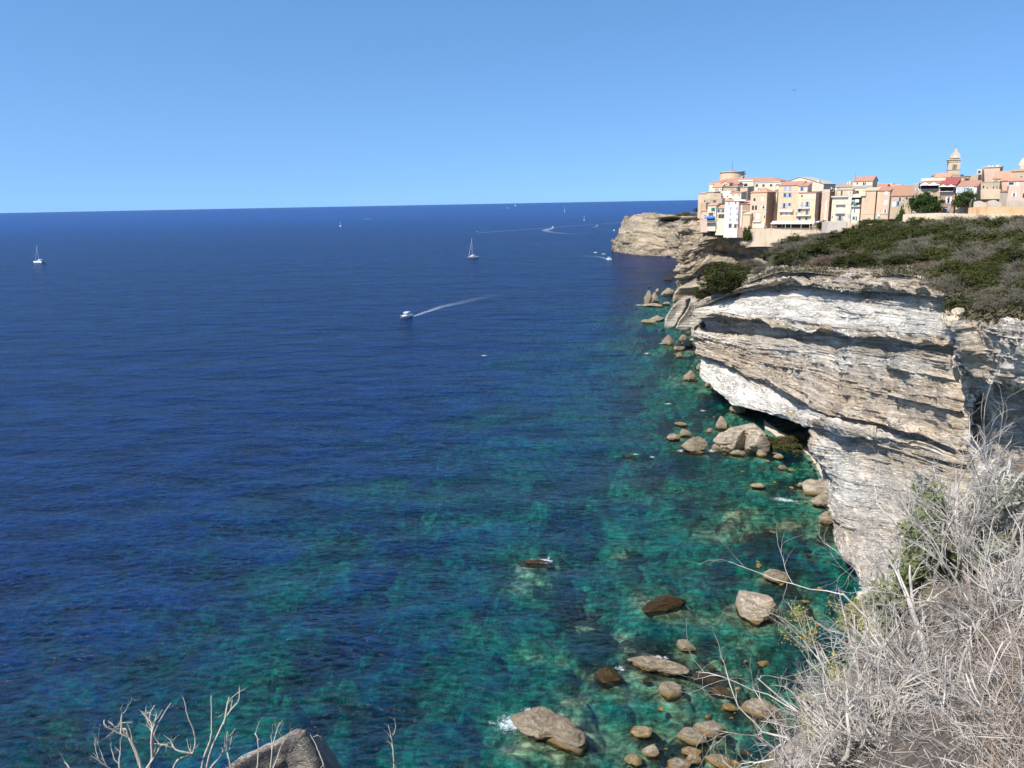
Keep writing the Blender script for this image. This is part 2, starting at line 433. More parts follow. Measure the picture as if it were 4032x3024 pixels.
# slanted white slabs at the far foot of the cliff are boulders (below); near town headland
T = lambda px, ps: col(*[(px + dx, py, R) for dx, py, R in ps])
N1 = col((2720,870,520),(2686,878,470),(2664,905,452),(2662,960,448),(2661,1020,446),(2662,1080,445),(2663,1118,445),(2676,1130,449),(2662,1150,443),(2650,1175,440),(2648,1200,438),('r',0,-8))
N2 = col((2800,860,530),(2757,872,462),(2740,910,452),(2735,960,447),(2720,1020,444),(2722,1080,443),(2725,1115,444),(2730,1135,448),(2725,1160,440),(2730,1185,437),(2730,1215,434),('r',0,-8))
N3 = col((2850,880,500),(2850,888,453),(2830,915,449),(2820,945,447),(2800,985,455),(2790,1030,444),(2790,1050,452),(2790,1085,442),(2790,1120,440),(2790,1160,437),(2790,1200,433),('r',0,-8))
N4 = col((2920,890,480),(2915,897,447),(2905,930,443),(2890,960,446),(2880,1000,462),(2870,1035,445),(2860,1060,458),(2860,1085,440),(2860,1120,438),(2860,1160,435),(2860,1200,431),('r',0,-8))
N5 = col((2985,895,470),(2960,912,439),(2950,945,436),(2945,985,438),(2930,1010,458),(2920,1040,448),(2920,1065,452),(2920,1085,436),(2920,1120,434),(2920,1160,431),(2920,1200,427),('r',0,-8))
N6 = col((3080,900,460),(3040,925,429),(3040,955,427),(3030,995,426),(3020,1020,426),(3010,1050,422),(3000,1080,420),(3000,1100,418),(3000,1130,416),(3000,1160,414),(3000,1200,410),('r',0,-8))
N7 = col((3250,890,450),(3200,915,420),(3200,945,415),(3200,970,410),(3200,990,405),(3190,1010,400),(3190,1040,390),(3190,1080,380),(3190,1130,370),(3190,1160,360),(3190,1200,350),('r',0,-8))
G3 = build_cols([N1, N2, N3, N4, N5, N6, N7])
bk = G3[:, :1] + np.array([14.0, 45, 0])
G3 = np.concatenate([bk, G3], 1)
o, townB = rock_surface('cliff', G3, 0.8, 0.36, M['ochre_rock'], [(4.2, 3.6), (1.7, 2.2)], big=(2.5, 0.1), med=(2.4, 0.3), seed=131)
tag(o, kind='structure')

# far headland
H1 = col((2470,850,1060),(2430,950,985),(2416,950,975),(2415,965,975),(2415,985,978),('r',0,-6),('r',0,-6))
H2 = col((2500,846,1040),(2478,862,960),(2450,893,955),(2438,925,950),(2438,955,945),(2440,989,950),('r',0,-6))
H3 = col((2560,843,1000),(2560,852,930),(2535,880,920),(2510,915,912),(2495,955,905),(2490,1000,900),('r',0,-6))
H4 = col((2640,841,980),(2630,870,900),(2620,895,893),(2610,930,885),(2600,970,880),(2600,1004,880),('r',0,-6))
H5 = col((2720,838,940),(2700,875,850),(2700,900,842),(2700,935,835),(2700,970,830),(2700,1006,826),('r',0,-6))
H6 = col((2850,838,900),(2850,870,780),(2850,900,775),(2850,935,770),(2850,970,760),(2850,1015,750),('r',0,-6))
G4 = build_cols([H1, H2, H3, H4, H5, H6])
bk = G4[:, :1] + np.array([10.0, 90, 0])
G4 = np.concatenate([bk, G4], 1)
far_mat = rock_mat('far_limestone', (0.52, 0.44, 0.32), (0.43, 0.34, 0.225), (0.27, 0.235, 0.19), (0.17, 0.13, 0.10), strata=(0.05, 0.05, 0.55), dist=1.3, stain=0.9, svm=True)
o, farB = rock_surface('cliff', G4, 1.2, 0.6, far_mat, [(5.0, 3.0), (1.8, 1.6)], big=(4.0, 0.03), med=(2.5, 0.07), seed=171)
tag(o, kind='structure')
# plateau of the far headland
FP = []
for px in (2470, 2520, 2560, 2620, 2680, 2740, 2850):
    a = at_z(px, 846, 42) if False else None
rowA = build_cols([[(2470,866,955),(2490,850,1050),(2500,846,1300)],[(2520,868,935),(2530,849,1050),(2540,845,1300)],[(2575,858,925),(2580,847,1050),(2590,844,1300)],[(2640,872,905),(2640,846,1040),(2640,842,1300)],[(2700,876,860),(2690,845,1000),(2690,841,1300)],[(2850,872,790),(2850,842,950),(2850,838,1300)]])
t_ = NT('headland_ground')
P_ = t_.coord()
c_ = t_.mix(t_.ramp(t_.noise(P_, 0.02, 5), [(0.45, 0.0), (0.55, 1.0)]), (0.42, 0.36, 0.26), (0.09, 0.10, 0.045))
M['headland'] = t_.pbsdf(c_, 0.95, t_.bump(t_.noise(P_, 0.4, 4), 0.8, 1.0))
A_ = catmull(rowA, np.linspace(0, 2, 60)); A_ = np.swapaxes(catmull(np.swapaxes(A_, 0, 1), np.linspace(0, 5, 120)), 0, 1)
A_[..., 2] += 1.2 * fbm(A_[..., 0] * .03, A_[..., 1] * .03, None, 5, 4) - 0.5
tag(mesh_np('headland', A_.reshape(-1, 3), grid_faces(60, 120), M['headland'], None, True), kind='structure')

# ------------------------------------------------------------------ plateau (macchia hillside) behind the cliff edge up to the town
PC = []
def plat(cols):
    G = build_cols(cols)
    return G
P1 = [(2745,1198,260),(2765,1185,270),(2800,1160,300),(2860,1120,350),(2940,1060,400),(3000,975,470)]
P2 = [(2900,1130,250),(2905,1115,265),(2935,1095,310),(2980,1060,360),(3020,1010,410),(3060,935,470)]
P3 = [(3080,1070,218),(3080,1040,240),(3090,1010,270),(3110,985,310),(3140,950,370),(3200,910,470)]
P4 = [(3300,1086,193),(3300,1045,215),(3300,1010,250),(3300,970,300),(3300,930,350),(3350,893,470)]
P5 = [(3500,1083,172),(3500,1045,190),(3500,1000,225),(3500,955,280),(3500,915,330),(3520,880,470)]
P6 = [(3700,1106,152),(3700,1065,170),(3700,1000,205),(3700,950,260),(3700,905,330),(3720,865,470)]
P7 = [(3800,1262,107),(3810,1190,122),(3840,1080,150),(3860,990,210),(3870,905,310),(3900,850,450)]
P8 = [(3960,1275,98),(3965,1200,112),(3980,1080,140),(3990,980,200),(4000,895,300),(4000,840,440)]
P9 = [(4150,1290,88),(4150,1200,100),(4150,1080,125),(4150,980,180),(4150,890,280),(4150,830,420)]
P10 = [(4600,1345,66),(4600,1240,80),(4600,1100,105),(4600,980,160),(4600,890,260),(4600,830,400)]
GP = build_cols([P1, P2, P3, P4, P5, P6, P7, P8, P9, P10])
A_ = catmull(GP, np.linspace(0, 5, 160)); A_ = np.swapaxes(catmull(np.swapaxes(A_, 0, 1), np.linspace(0, 9, 260)), 0, 1)
A_[..., 2] += 0.6 * fbm(A_[..., 0] * .12, A_[..., 1] * .12, None, 5, 4)
PLAT = A_
t_ = NT('dry_soil')
P_ = t_.coord()
c_ = t_.mix(t_.noise(P_, 0.3, 5), (0.16, 0.13, 0.09), (0.33, 0.28, 0.20))
M['soil'] = t_.pbsdf(c_, 0.95, t_.bump(t_.noise(P_, 1.2, 5), 0.8, 0.3))
hill = mesh_np('hillside', A_.reshape(-1, 3), grid_faces(160, 260), M['soil'], None, True)
tag(hill, kind='structure')

BO = [
 (2870,3050,2312,2444,'large cream boulder standing in green water near the cliff foot','sea_rock_pale',11,dict(aspect=0.85,rz=-0.35,strat=0.35,peak=0.1)),
 (3003,3098,2232,2291,'grey-topped boulder with ochre waterline just behind the large cream boulder','boulder',12,dict(peak=0.45)),
 (2047,2235,2786,2918,'big tan boulder with foam at its back and a golden waterline','boulder',13,dict(peak=0.45,aspect=0.8,rz=-0.3)),
 (2125,2318,2845,2946,'low golden tail rock sloping down into the water beside the big tan boulder','boulder',14,dict(peak=0.5,aspect=0.4,rz=-0.45)),
 (2662,2733,2510,2565,'small rounded tan rock with a pale crown, above the long ribbed rock','boulder',15,dict(peak=0.4)),
 (2494,2694,2596,2653,'long low ribbed olive-brown rock with white foam on its far edge','boulder',16,dict(aspect=0.34,rz=-0.18,peak=0.1,strat=0.5)),
 (2592,2677,2680,2747,'stubby brown rock with a mustard crack below the long ribbed rock','boulder',17,dict(peak=0.2)),
 (2726,2860,2640,2684,'flat dark wet rock just awash right of the long ribbed rock','wet_boulder',18,dict(aspect=0.5,peak=0.1)),
 (2798,2874,2687,2736,'dark brown wet block just below the flat awash rock','wet_boulder',19,dict()),
 (2332,2442,2610,2684,'round dark wet rock awash with thin foam on its right','wet_boulder',20,dict(aspect=0.8)),
 (2924,3040,2759,2814,'wide layered tan rock nearest the dry bush','boulder',21,dict(aspect=0.5,strat=0.5,peak=0.1)),
 (2845,2895,2773,2799,'small golden rock left of the wide layered rock','boulder',22,dict()),
 (2485,2568,2862,2907,'squat golden rock with a white crest right of the tail rock','boulder',23,dict()),
 (2682,2775,2868,2928,'tan rock, front one of the touching pair','boulder',24,dict(aspect=0.6)),
 (2746,2838,2836,2903,'tan rock, rear one of the touching pair','boulder',25,dict(aspect=0.8)),
 (2537,2595,2934,2980,'small dark-streaked rock with white foam in the lower shallows','boulder',26,dict()),
 (2459,2522,2969,3009,'little golden wedge rock at the bottom of the shallows','boulder',27,dict()),
 (2632,2708,2986,3034,'yellow-brown rock cut by the lower picture edge, left of the layered one','boulder',28,dict()),
 (2686,2756,2944,2972,'thin flat tan rock stacked above its twin','boulder',29,dict(aspect=0.5)),
 (2698,2750,2970,3005,'darker small rock just under the thin flat tan rock','boulder',30,dict()),
 (2792,2873,2985,3024,'pale layered rock at the lower edge of the shallows','boulder',31,dict(strat=0.5)),
 (2876,2912,2996,3014,'tiny ochre stone right of the pale layered rock','boulder',32,dict()),
 (3150,3198,2725,2764,'brown stone close to the dry bush twigs','boulder',33,dict()),
 (3045,3085,2800,2832,'dark reddish stone behind the wide layered rock','wet_boulder',34,dict()),
 (2046,2160,2188,2224,'dark red-brown reef rock awash with a bright splash','wet_boulder',35,dict(aspect=0.5)),
 (2534,2692,2315,2402,'long slanting dark reef slab just under the surface','wet_boulder',36,dict(aspect=0.3,rz=0.55)),
 (2685,2778,1714,1781,'round grey-tan boulder with a foam ring, left of the two-lobed giant','boulder',41,dict(peak=0.3,aspect=0.8)),
 (2631,2677,1702,1733,'small flat-topped tan rock, leftmost of the cove rocks','boulder',42,dict()),
 (2676,2716,1688,1717,'small knobbly tan rock beside the flat-topped one','boulder',43,dict()),
 (2660,2708,1657,1677,'low tan rock farthest out in the cove','boulder',44,dict()),
 (2811,2868,1634,1688,'spiky grey-tan rock behind the two-lobed giant','boulder',45,dict(peak=0.75)),
 (2778,2808,1685,1703,'low stone left of the spiky rock','boulder',46,dict()),
 (2802,2840,1744,1771,'wet brown stone between the round boulder and the two-lobed giant','boulder',47,dict()),
 (2873,2932,1572,1625,'leaning jagged grey spire at the foot of the white overhang','boulder',48,dict(peak=0.7)),
 (2694,2740,1456,1497,'pointed grey rock standing off the tip of the white ledge','boulder',49,dict(peak=0.6)),
 (2776,2798,1503,1523,'tiny upright stone off the white ledge','boulder',50,dict()),
 (2956,3016,1896,1923,'mustard rock breaking the surface in the middle of the cove','boulder',51,dict()),
 (3062,3094,1827,1847,'small grey stone in the shallow olive water by the beach','boulder',52,dict()),
 (3108,3130,1843,1856,'small half sunk stone right of the grey beach stone','boulder',53,dict()),
 (3046,3080,1784,1807,'grey stone at the end of the pale beach','boulder',54,dict()),
 (3136,3168,1897,1917,'rounded olive stone left of the pale shelf rock','boulder',55,dict()),
 (3158,3262,1878,1948,'broad pale shelf rock against the foot of the cliff','sea_rock_pale',56,dict(aspect=0.7,strat=0.5,peak=0.2)),
 (3196,3272,1938,1992,'brown wet foot of the shelf rock at the waterline','boulder',57,dict()),
 (3226,3290,2008,2062,'blue-grey shaded rock hugging the cliff nose','boulder',58,dict()),
 (2868,2934,1768,1793,'flat grey slab in front of the cave of the two-lobed giant','boulder',59,dict(aspect=0.5)),
 (2978,3016,1769,1796,'rounded stone at the right foot of the two-lobed giant','boulder',60,dict()),
 (2536,2566,1144,1196,'left and taller tooth of the twin pointed sea stack','boulder',61,dict(peak=0.3,aspect=0.9)),
 (2563,2592,1150,1190,'right tooth of the twin pointed sea stack','boulder',62,dict(peak=0.3,aspect=0.9)),
 (2530,2610,1188,1207,'low brown skirt of rubble under the twin pointed sea stack','boulder',63,dict(aspect=0.5,h=1.6)),
 (2608,2636,1187,1201,'flat brown stone right of the twin pointed sea stack','boulder',64,dict()),
 (2580,2596,1136,1149,'small brown rock behind the twin pointed sea stack','boulder',65,dict()),
 (2608,2658,1132,1165,'blocky tan rock between the sea stack and the town cliff','boulder',66,dict(peak=0.3)),
 (2605,2647,1083,1102,'dark tilted slab alone in the sea off the town cliff','wet_boulder',67,dict(aspect=0.4,rz=0.2)),
 (2553,2565,1122,1130,'tiny dark rock awash above the sea stack','wet_boulder',68,dict()),
 (2558,2614,1242,1263,'long dark flat rock left of the leaning white slabs','boulder',69,dict(aspect=0.45)),
 (2526,2576,1255,1272,'thin brown rock awash left of the long dark flat rock','boulder',70,dict(aspect=0.4)),
 (2611,2653,1315,1357,'shark-fin rock with a pale spike, alone in dark water','boulder',71,dict(peak=0.7)),
 (2673,2699,1316,1341,'brown hump behind the shark-fin rock','boulder',72,dict()),
 (2655,2694,1345,1378,'tilted grey-brown slab rock right of the shark-fin rock','boulder',73,dict(peak=0.5)),
 (2688,2728,1338,1366,'olive rubble rock close under the white ledge','boulder',74,dict()),
 (2718,2742,1330,1344,'small pale stone on the rubble under the white ledge','sea_rock_pale',75,dict()),
 (2659,2685,1385,1407,'leaf-shaped grey rock below the tilted slab rock','boulder',76,dict(peak=0.5)),
 (2743,2764,1428,1456,'reddish spike against the white ledge tip','boulder',77,dict(peak=0.6)),
 (2602,2618,1286,1299,'low reddish stone below the leaning white slabs','wet_boulder',78,dict()),
 (2462,2500,1786,1800,'brown rock with a wisp of foam far out from the cove','wet_boulder',79,dict()),
 (2535,2562,1388,1396,'awash rock with a pale splash off the rubble shore','wet_boulder',80,dict()),
 (2636,2665,1080,1090,'dark rock half hidden by the corner of the town cliff','wet_boulder',81,dict()),
]
SUB = [(2410,2540,2505,2560),(2055,2155,2520,2590),(2160,2255,2540,2612),(1830,1960,2460,2525),(2217,2388,2400,2476),(1952,2165,2258,2318),(2394,2490,2152,2190),(2693,2830,2388,2452),
       (2487,2572,2681,2726),(2634,2695,2786,2830),(3074,3192,2300,2374),(3160,3252,2386,2450),(1640,1780,2690,2790),(1020,1140,2660,2740),(1300,1390,2690,2760),(2190,2300,2715,2765),
       (2420,2480,2710,2770),(2350,2520,2900,2960),(1960,2060,2900,2960),(2880,2960,2500,2550),(2700,2900,2050,2110),(2480,2560,2300,2340),(1270,1400,2120,2190),(1500,1580,1890,1915)]
def sub_depth(k, x1):
    return (0.9 + 0.45 * (k % 3)) + (2.6 if x1 < 2000 else 0.0)
BUMPS = []
for k_, (x0, x1, y0, y1) in enumerate(SUB):
    c_ = at_z((x0 + x1) / 2, (y0 + y1) / 2 + 4, 0); w_ = (x1 - x0) * np.linalg.norm(c_ - np.array([0, 0, CAMZ])) / F / 2
    BUMPS.append((c_[0], c_[1], w_, sub_depth(k_, x1), 3.5))
for x0, x1, y0, y1, lab, mt, sd, kw in BO:
    c_ = at_z((x0 + x1) / 2, y1, 0); w_ = (x1 - x0) * np.linalg.norm(c_ - np.array([0, 0, CAMZ])) / F / 2
    BUMPS.append((c_[0] * (1 + w_ * .6 / np.hypot(c_[0], c_[1])), c_[1] * (1 + w_ * .6 / np.hypot(c_[0], c_[1])), w_ * 1.35, 0.7, 2.6))
def with_bumps(X, Y, D):
    sh = X.shape; X = X.ravel(); Y = Y.ravel(); D = D.ravel().copy()
    nn_ = 0.45 * fbm(X * .5, Y * .5, None, 717, 3)
    for bx, by, a, dz, fall in BUMPS:
        m = (np.abs(X - bx) < a * 2.4 + 3) & (np.abs(Y - by) < a * 2.4 + 3)
        q = np.hypot(X[m] - bx, Y[m] - by) / a + nn_[m]
        D[m] = np.minimum(D[m], dz + fall * np.maximum(0, q - 0.75) ** 1.3 * max(1.0, a * .5) + 0 * q)
    return D.reshape(sh)

# ------------------------------------------------------------------ sea and seabed
coast_px = [(1500,4600),(3200,3900),(3700,3000),(3480,2450),(3270,2060),(3225,1850),(3140,1720),(2900,1620),(2780,1470),(2700,1310),(2650,1200),(2655,1060),(2660,1007),(2540,1006),(2480,1001),(2430,985),(2400,960)]
deep_px = [(-1500,3700),(-300,3150),(500,2720),(1200,2220),(1700,1860),(2080,1600),(2380,1370),(2500,1190),(2520,1080),(2480,1040),(2400,1030),(2350,1000),(2330,985),(2310,960),(2300,940)]
def poly_dist(x, y, pts):
    best = np.full(x.shape, 1e9); side = np.zeros(x.shape)
    for a, b in zip(pts[:-1], pts[1:]):
        d = b - a; L2 = d @ d
        t = np.clip(((x - a[0]) * d[0] + (y - a[1]) * d[1]) / L2, 0, 1)
        ex, ey = x - a[0] - t * d[0], y - a[1] - t * d[1]
        q = np.hypot(ex, ey)
        s = np.sign(d[0] * (y - a[1]) - d[1] * (x - a[0]))
        m = q < best - 1e-9
        best = np.where(m, q, best); side = np.where(m, s, side)
    return best, side
coast = [at_z(*p)[:2] for p in coast_px]; deep = [at_z(*p)[:2] for p in deep_px]
def worley(x, y, cell, seed):
    cx, cy = np.floor(x / cell), np.floor(y / cell); best = np.full(x.shape, 9.0); rnd = np.zeros(x.shape)
    for dx in (-1, 0, 1):
        for dy in (-1, 0, 1):
            ix, iy = (cx + dx).astype(np.int64), (cy + dy).astype(np.int64); z_ = np.zeros_like(ix)
            px_ = (ix + _h(ix, iy, z_, seed)) * cell; py_ = (iy + _h(ix, iy, z_ + 1, seed)) * cell; rr = _h(ix, iy, z_ + 2, seed)
            q = np.hypot(x - px_, (y - py_) * 1.15) / cell / (0.55 + 0.6 * rr)
            m = q < best; best = np.where(m, q, best); rnd = np.where(m, rr, rnd)
    return best, rnd
def depth_at(x, y):
    dA, sA = poly_dist(x, y, coast); dB, sB = poly_dist(x, y, deep)
    dA = np.where(sA < 0, 0, dA)
    inside = sB < 0
    far_ = sstep(640, 1010, np.hypot(x, y)) * 26
    t = dA / (dA + dB + 1e-6)
    base = np.where(inside, 13.5 * t ** 0.5, 13.5 + 0.13 * np.minimum(dB, 200)) + far_
    base = base + 1.3
    for (cx_, cy_), a_, b_ in ((at_z(3205, 2250)[:2], 15, 8.5), (at_z(3270, 2420)[:2], 9, 7)):  # bed hollows added to darken the water, standing for shade at the cliff foot
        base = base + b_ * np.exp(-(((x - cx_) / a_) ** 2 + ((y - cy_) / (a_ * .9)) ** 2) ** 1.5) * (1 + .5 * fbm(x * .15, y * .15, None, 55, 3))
    wx = 9 * fbm(x * 0.06, y * 0.06, None, 401, 3); wy = 9 * fbm(x * 0.06 + 40, y * 0.06, None, 402, 3)
    x = x + wx; y = y + wy
    n1 = fbm(x * 0.045, y * 0.045, None, 301, 4, 0.55)
    n2 = fbm(x * 0.16 + 5, y * 0.16, None, 311, 4, 0.6)
    rough = np.where(base < 30, 1.0, 0.0)
    bl = sstep(0.02, 0.32, n1) * 5.5 + sstep(0.08, 0.4, n2) * 3.0
    wd, wr = worley(x + wx * .35, y + wy * .35, 6.5, 881); wd2, wr2 = worley(x + wx * .2, y, 2.6, 882)
    bl = bl * 0.8 + np.clip(1 - wd * 1.5, 0, 1) ** 0.6 * 3.6 * (wr > 0.35) * wr + np.clip(1 - wd2 * 1.6, 0, 1) * 1.1 * (wr2 > .4)
    h = base - bl * np.clip(base / 7, 0.25, 1.0) * rough - n2 * 0.9
    return np.maximum(h, 0.35)

def polar(r, a):
    R_, A_2 = np.meshgrid(r, a, indexing='ij')
    return R_ * np.sin(A_2), R_ * np.cos(A_2)
ang = np.radians(np.linspace(-62, 62, 560))
r1 = np.exp(np.linspace(math.log(30), math.log(1150), 760))
X, Y = polar(r1, ang)
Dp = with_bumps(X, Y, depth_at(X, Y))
rough = 0.45 * fbm(X * 0.9, Y * 0.9, None, 333, 3)
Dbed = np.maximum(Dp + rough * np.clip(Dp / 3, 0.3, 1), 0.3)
t_ = NT('seabed')
P_ = t_.coord()
n_a = t_.noise(P_, 0.055, 5, 0.6); n_b = t_.noise(P_, 0.5, 6, 0.7); n_c = t_.noise(P_, 1.7, 4, 0.7)
c_ = t_.mix(t_.ramp(n_b, [(0.38, 0.0), (0.62, 1.0)]), (0.07, 0.085, 0.04), (0.44, 0.43, 0.27))
c_ = t_.mix(t_.ramp(n_c, [(0.55, 0.0), (0.7, 0.8)]), c_, (0.6, 0.56, 0.38))
c_ = t_.mix(t_.ramp(n_a, [(0.50, 0.0), (0.56, 0.9)]), c_, (0.028, 0.026, 0.018))
c_ = t_.mix(t_.ramp(t_.noise(P_, 0.035, 3), [(0.62, 0.0), (0.68, 0.7)]), c_, (0.5, 0.48, 0.36))
M['seabed'] = t_.pbsdf(c_, 0.95, t_.bump(n_b, 0.9, 0.6), 0.0)
V = np.stack([X, Y, -Dbed], -1).reshape(-1, 3)
tag(mesh_np('seabed', V, grid_faces(len(r1), len(ang)), M['seabed'], None, True), kind='structure')

ang2 = np.radians(np.linspace(-75, 75, 680))
r2 = np.concatenate([np.linspace(4, 19, 8), np.exp(np.linspace(math.log(20), math.log(1150), 860)), np.exp(np.linspace(math.log(1180), math.log(34000), 70))])
X, Y = polar(r2, ang2)
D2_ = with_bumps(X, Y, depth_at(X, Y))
RR = np.hypot(X, Y)
fade = 1 - sstep(430, 680, RR)
fade *= 1 - sstep(math.radians(54), math.radians(60), np.abs(np.broadcast_to(ang2, X.shape)))
kT = np.array([0.34, 0.080, 0.082])
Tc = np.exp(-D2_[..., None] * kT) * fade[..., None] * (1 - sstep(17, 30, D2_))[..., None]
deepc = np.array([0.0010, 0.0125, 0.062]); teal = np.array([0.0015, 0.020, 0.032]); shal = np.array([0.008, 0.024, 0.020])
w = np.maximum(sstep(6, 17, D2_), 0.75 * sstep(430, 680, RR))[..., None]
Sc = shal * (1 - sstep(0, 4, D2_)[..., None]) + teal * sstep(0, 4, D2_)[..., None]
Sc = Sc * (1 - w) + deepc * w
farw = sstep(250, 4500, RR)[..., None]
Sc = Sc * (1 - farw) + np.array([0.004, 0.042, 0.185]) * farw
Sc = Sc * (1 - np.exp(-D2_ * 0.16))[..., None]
V = np.stack([X, Y, np.zeros_like(X)], -1).reshape(-1, 3)
t_ = NT('sea_water')
pos = t_.N('ShaderNodeNewGeometry').outputs['Position']
mp = t_.N('ShaderNodeMapping', {'Vector': pos, 'Rotation': (0, 0, math.radians(14)), 'Scale': (0.62, 1.2, 1)}).outputs[0]
w1 = t_.noise(mp, 0.8, 6, 0.62, 0.5)
w2 = t_.noise(mp, 0.10, 4, 0.55, 0.3)
w3 = t_.noise(mp, 0.022, 3, 0.5)
patch = t_.noise(t_.N('ShaderNodeMapping', {'Vector': pos, 'Scale': (0.35, 1, 1), 'Rotation': (0, 0, 0.1)}).outputs[0], 0.006, 4)
h_ = t_.math('ADD', t_.math('MULTIPLY', w1, 0.55), t_.math('MULTIPLY', w2, 2.2))
h_ = t_.math('ADD', h_, t_.math('MULTIPLY', w3, 5.0))
nrm = t_.bump(h_, 1.0, 1.0)
gl = t_.N('ShaderNodeBsdfGlossy', {'Color': (1, 1, 1, 1), 'Roughness': 0.16, 'Normal': nrm})
ct = t_.N('ShaderNodeVertexColor', layer_name='transmit').outputs[0]
cs = t_.N('ShaderNodeVertexColor', layer_name='scatter').outputs[0]
slope = t_.ramp(t_.math('ADD', t_.math('MULTIPLY', w1, 0.6), t_.math('MULTIPLY', w2, 0.4)), [(0.41, 0.25), (0.61, 1.75)])  # ripple light and dark painted into the scatter colour from wave height
cs2 = t_.mix(1.0, cs, slope, 'MULTIPLY')
cs2 = t_.mix(1.0, cs2, t_.ramp(patch, [(0.35, 0.92), (0.65, 1.06)]), 'MULTIPLY')
tr = t_.N('ShaderNodeBsdfTransparent', {'Color': t_.mix(1.0, ct, t_.ramp(w1, [(0.42, 0.45), (0.58, 1.0)]), 'MULTIPLY')})  # wave darks painted into the see-through tint as well
df = t_.N('ShaderNodeBsdfDiffuse', {'Color': cs2})
ad = t_.N('ShaderNodeAddShader', {0: tr.outputs[0], 1: df.outputs[0]})
fr = t_.N('ShaderNodeFresnel', {'IOR': 1.33, 'Normal': nrm}).outputs[0]
fr = t_.math('MINIMUM', t_.math('MULTIPLY', fr, 0.68), 0.27)
mx = t_.N('ShaderNodeMixShader', {0: fr, 1: ad.outputs[0], 2: gl.outputs[0]})
t_.L(mx.outputs[0], t_.out.inputs[0])
M['sea'] = t_.m
sea = mesh_np('sea', V, grid_faces(len(r2), len(ang2)), M['sea'], None, True)
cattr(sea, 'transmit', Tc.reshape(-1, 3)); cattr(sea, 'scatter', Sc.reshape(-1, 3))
tag(sea, kind='structure')

# ------------------------------------------------------------------ boulders
def rock_mesh(sx, sy, sz, seed, rz=0.0, facets=13, strat=0.25, nu=84, nv=60, lean=(0, 0), peak=0.0):
    rg = np.random.RandomState(seed)
    th = np.linspace(0, 2 * math.pi, nu, endpoint=False); ph = np.linspace(0.02, math.pi - 0.02, nv)
    PH, TH = np.meshgrid(ph, th, indexing='ij')
    D = np.stack([np.sin(PH) * np.cos(TH), np.sin(PH) * np.sin(TH), np.cos(PH)], -1)
    N = rg.normal(size=(facets, 3)); N /= np.linalg.norm(N, axis=1)[:, None]
    N = np.concatenate([N, [[0, 0, 1], [0, 0, -1]]]); dd = np.concatenate([rg.uniform(0.72, 0.98, facets), [0.85, 0.9]])
    c = np.maximum(D @ N.T, 1e-3)
    q = dd / c
    r = (np.sum(np.maximum(q, 0.01) ** -16.0, -1)) ** (-1 / 16.0)
    r = np.minimum(r, 1.15)
    P = D * r[..., None]
    P = P * np.array([sx, sy, sz])
    s0 = (sx + sy + sz) / 3
    k = 1.0 / s0
    n = fbm(P[..., 0] * k * 1.3 + seed, P[..., 1] * k * 1.3, P[..., 2] * k * 1.3, seed, 4, 0.55)
    tl = rg.uniform(-0.25, 0.25)
    st = strata(np.stack([P[..., 0] * k * 3 + seed * 3.1, P[..., 1] * k * 3, P[..., 2] * k * 3 + tl * P[..., 0] * k * 3], -1), 0.42, seed)
    n5 = fbm(P[..., 0] * k * 5 + seed, P[..., 1] * k * 5, P[..., 2] * k * 7, seed + 5, 4, 0.6)
    P = P + D * (s0 * (0.17 * n + 0.085 * n5 + (0.1 + strat) * 0.30 * st))[..., None]
    for _c in range(5):
        nn_ = rg.normal(size=3); nn_[2] = abs(nn_[2]) * .7; nn_ = nn_ / np.array([sx ** 1.5, sy ** 1.5, sz ** 1.5]); nn_ /= np.linalg.norm(nn_); ext = np.percentile(P @ nn_, 97); cut = ext * rg.uniform(.72, .92)
        over = np.maximum(P @ nn_ - cut, 0); P = P - nn_ * (over * 0.88)[..., None]
    if peak:
        w = 1 - peak * np.clip(P[..., 2] / sz, 0, 1)
        P[..., 0] *= w; P[..., 1] *= w
    P[..., 0] += lean[0] * P[..., 2]; P[..., 1] += lean[1] * P[..., 2]
    cr, sr = math.cos(rz), math.sin(rz)
    x, y = P[..., 0].copy(), P[..., 1].copy()
    P[..., 0], P[..., 1] = x * cr - y * sr, x * sr + y * cr
    V = P.reshape(-1, 3)
    i = np.arange(nv - 1)[:, None] * nu + np.arange(nu)[None, :]
    j = np.arange(nv - 1)[:, None] * nu + (np.arange(nu)[None, :] + 1) % nu
    Fq = np.stack([i, i + nu, j + nu, j], -1).reshape(-1, 4)
    return V, Fq

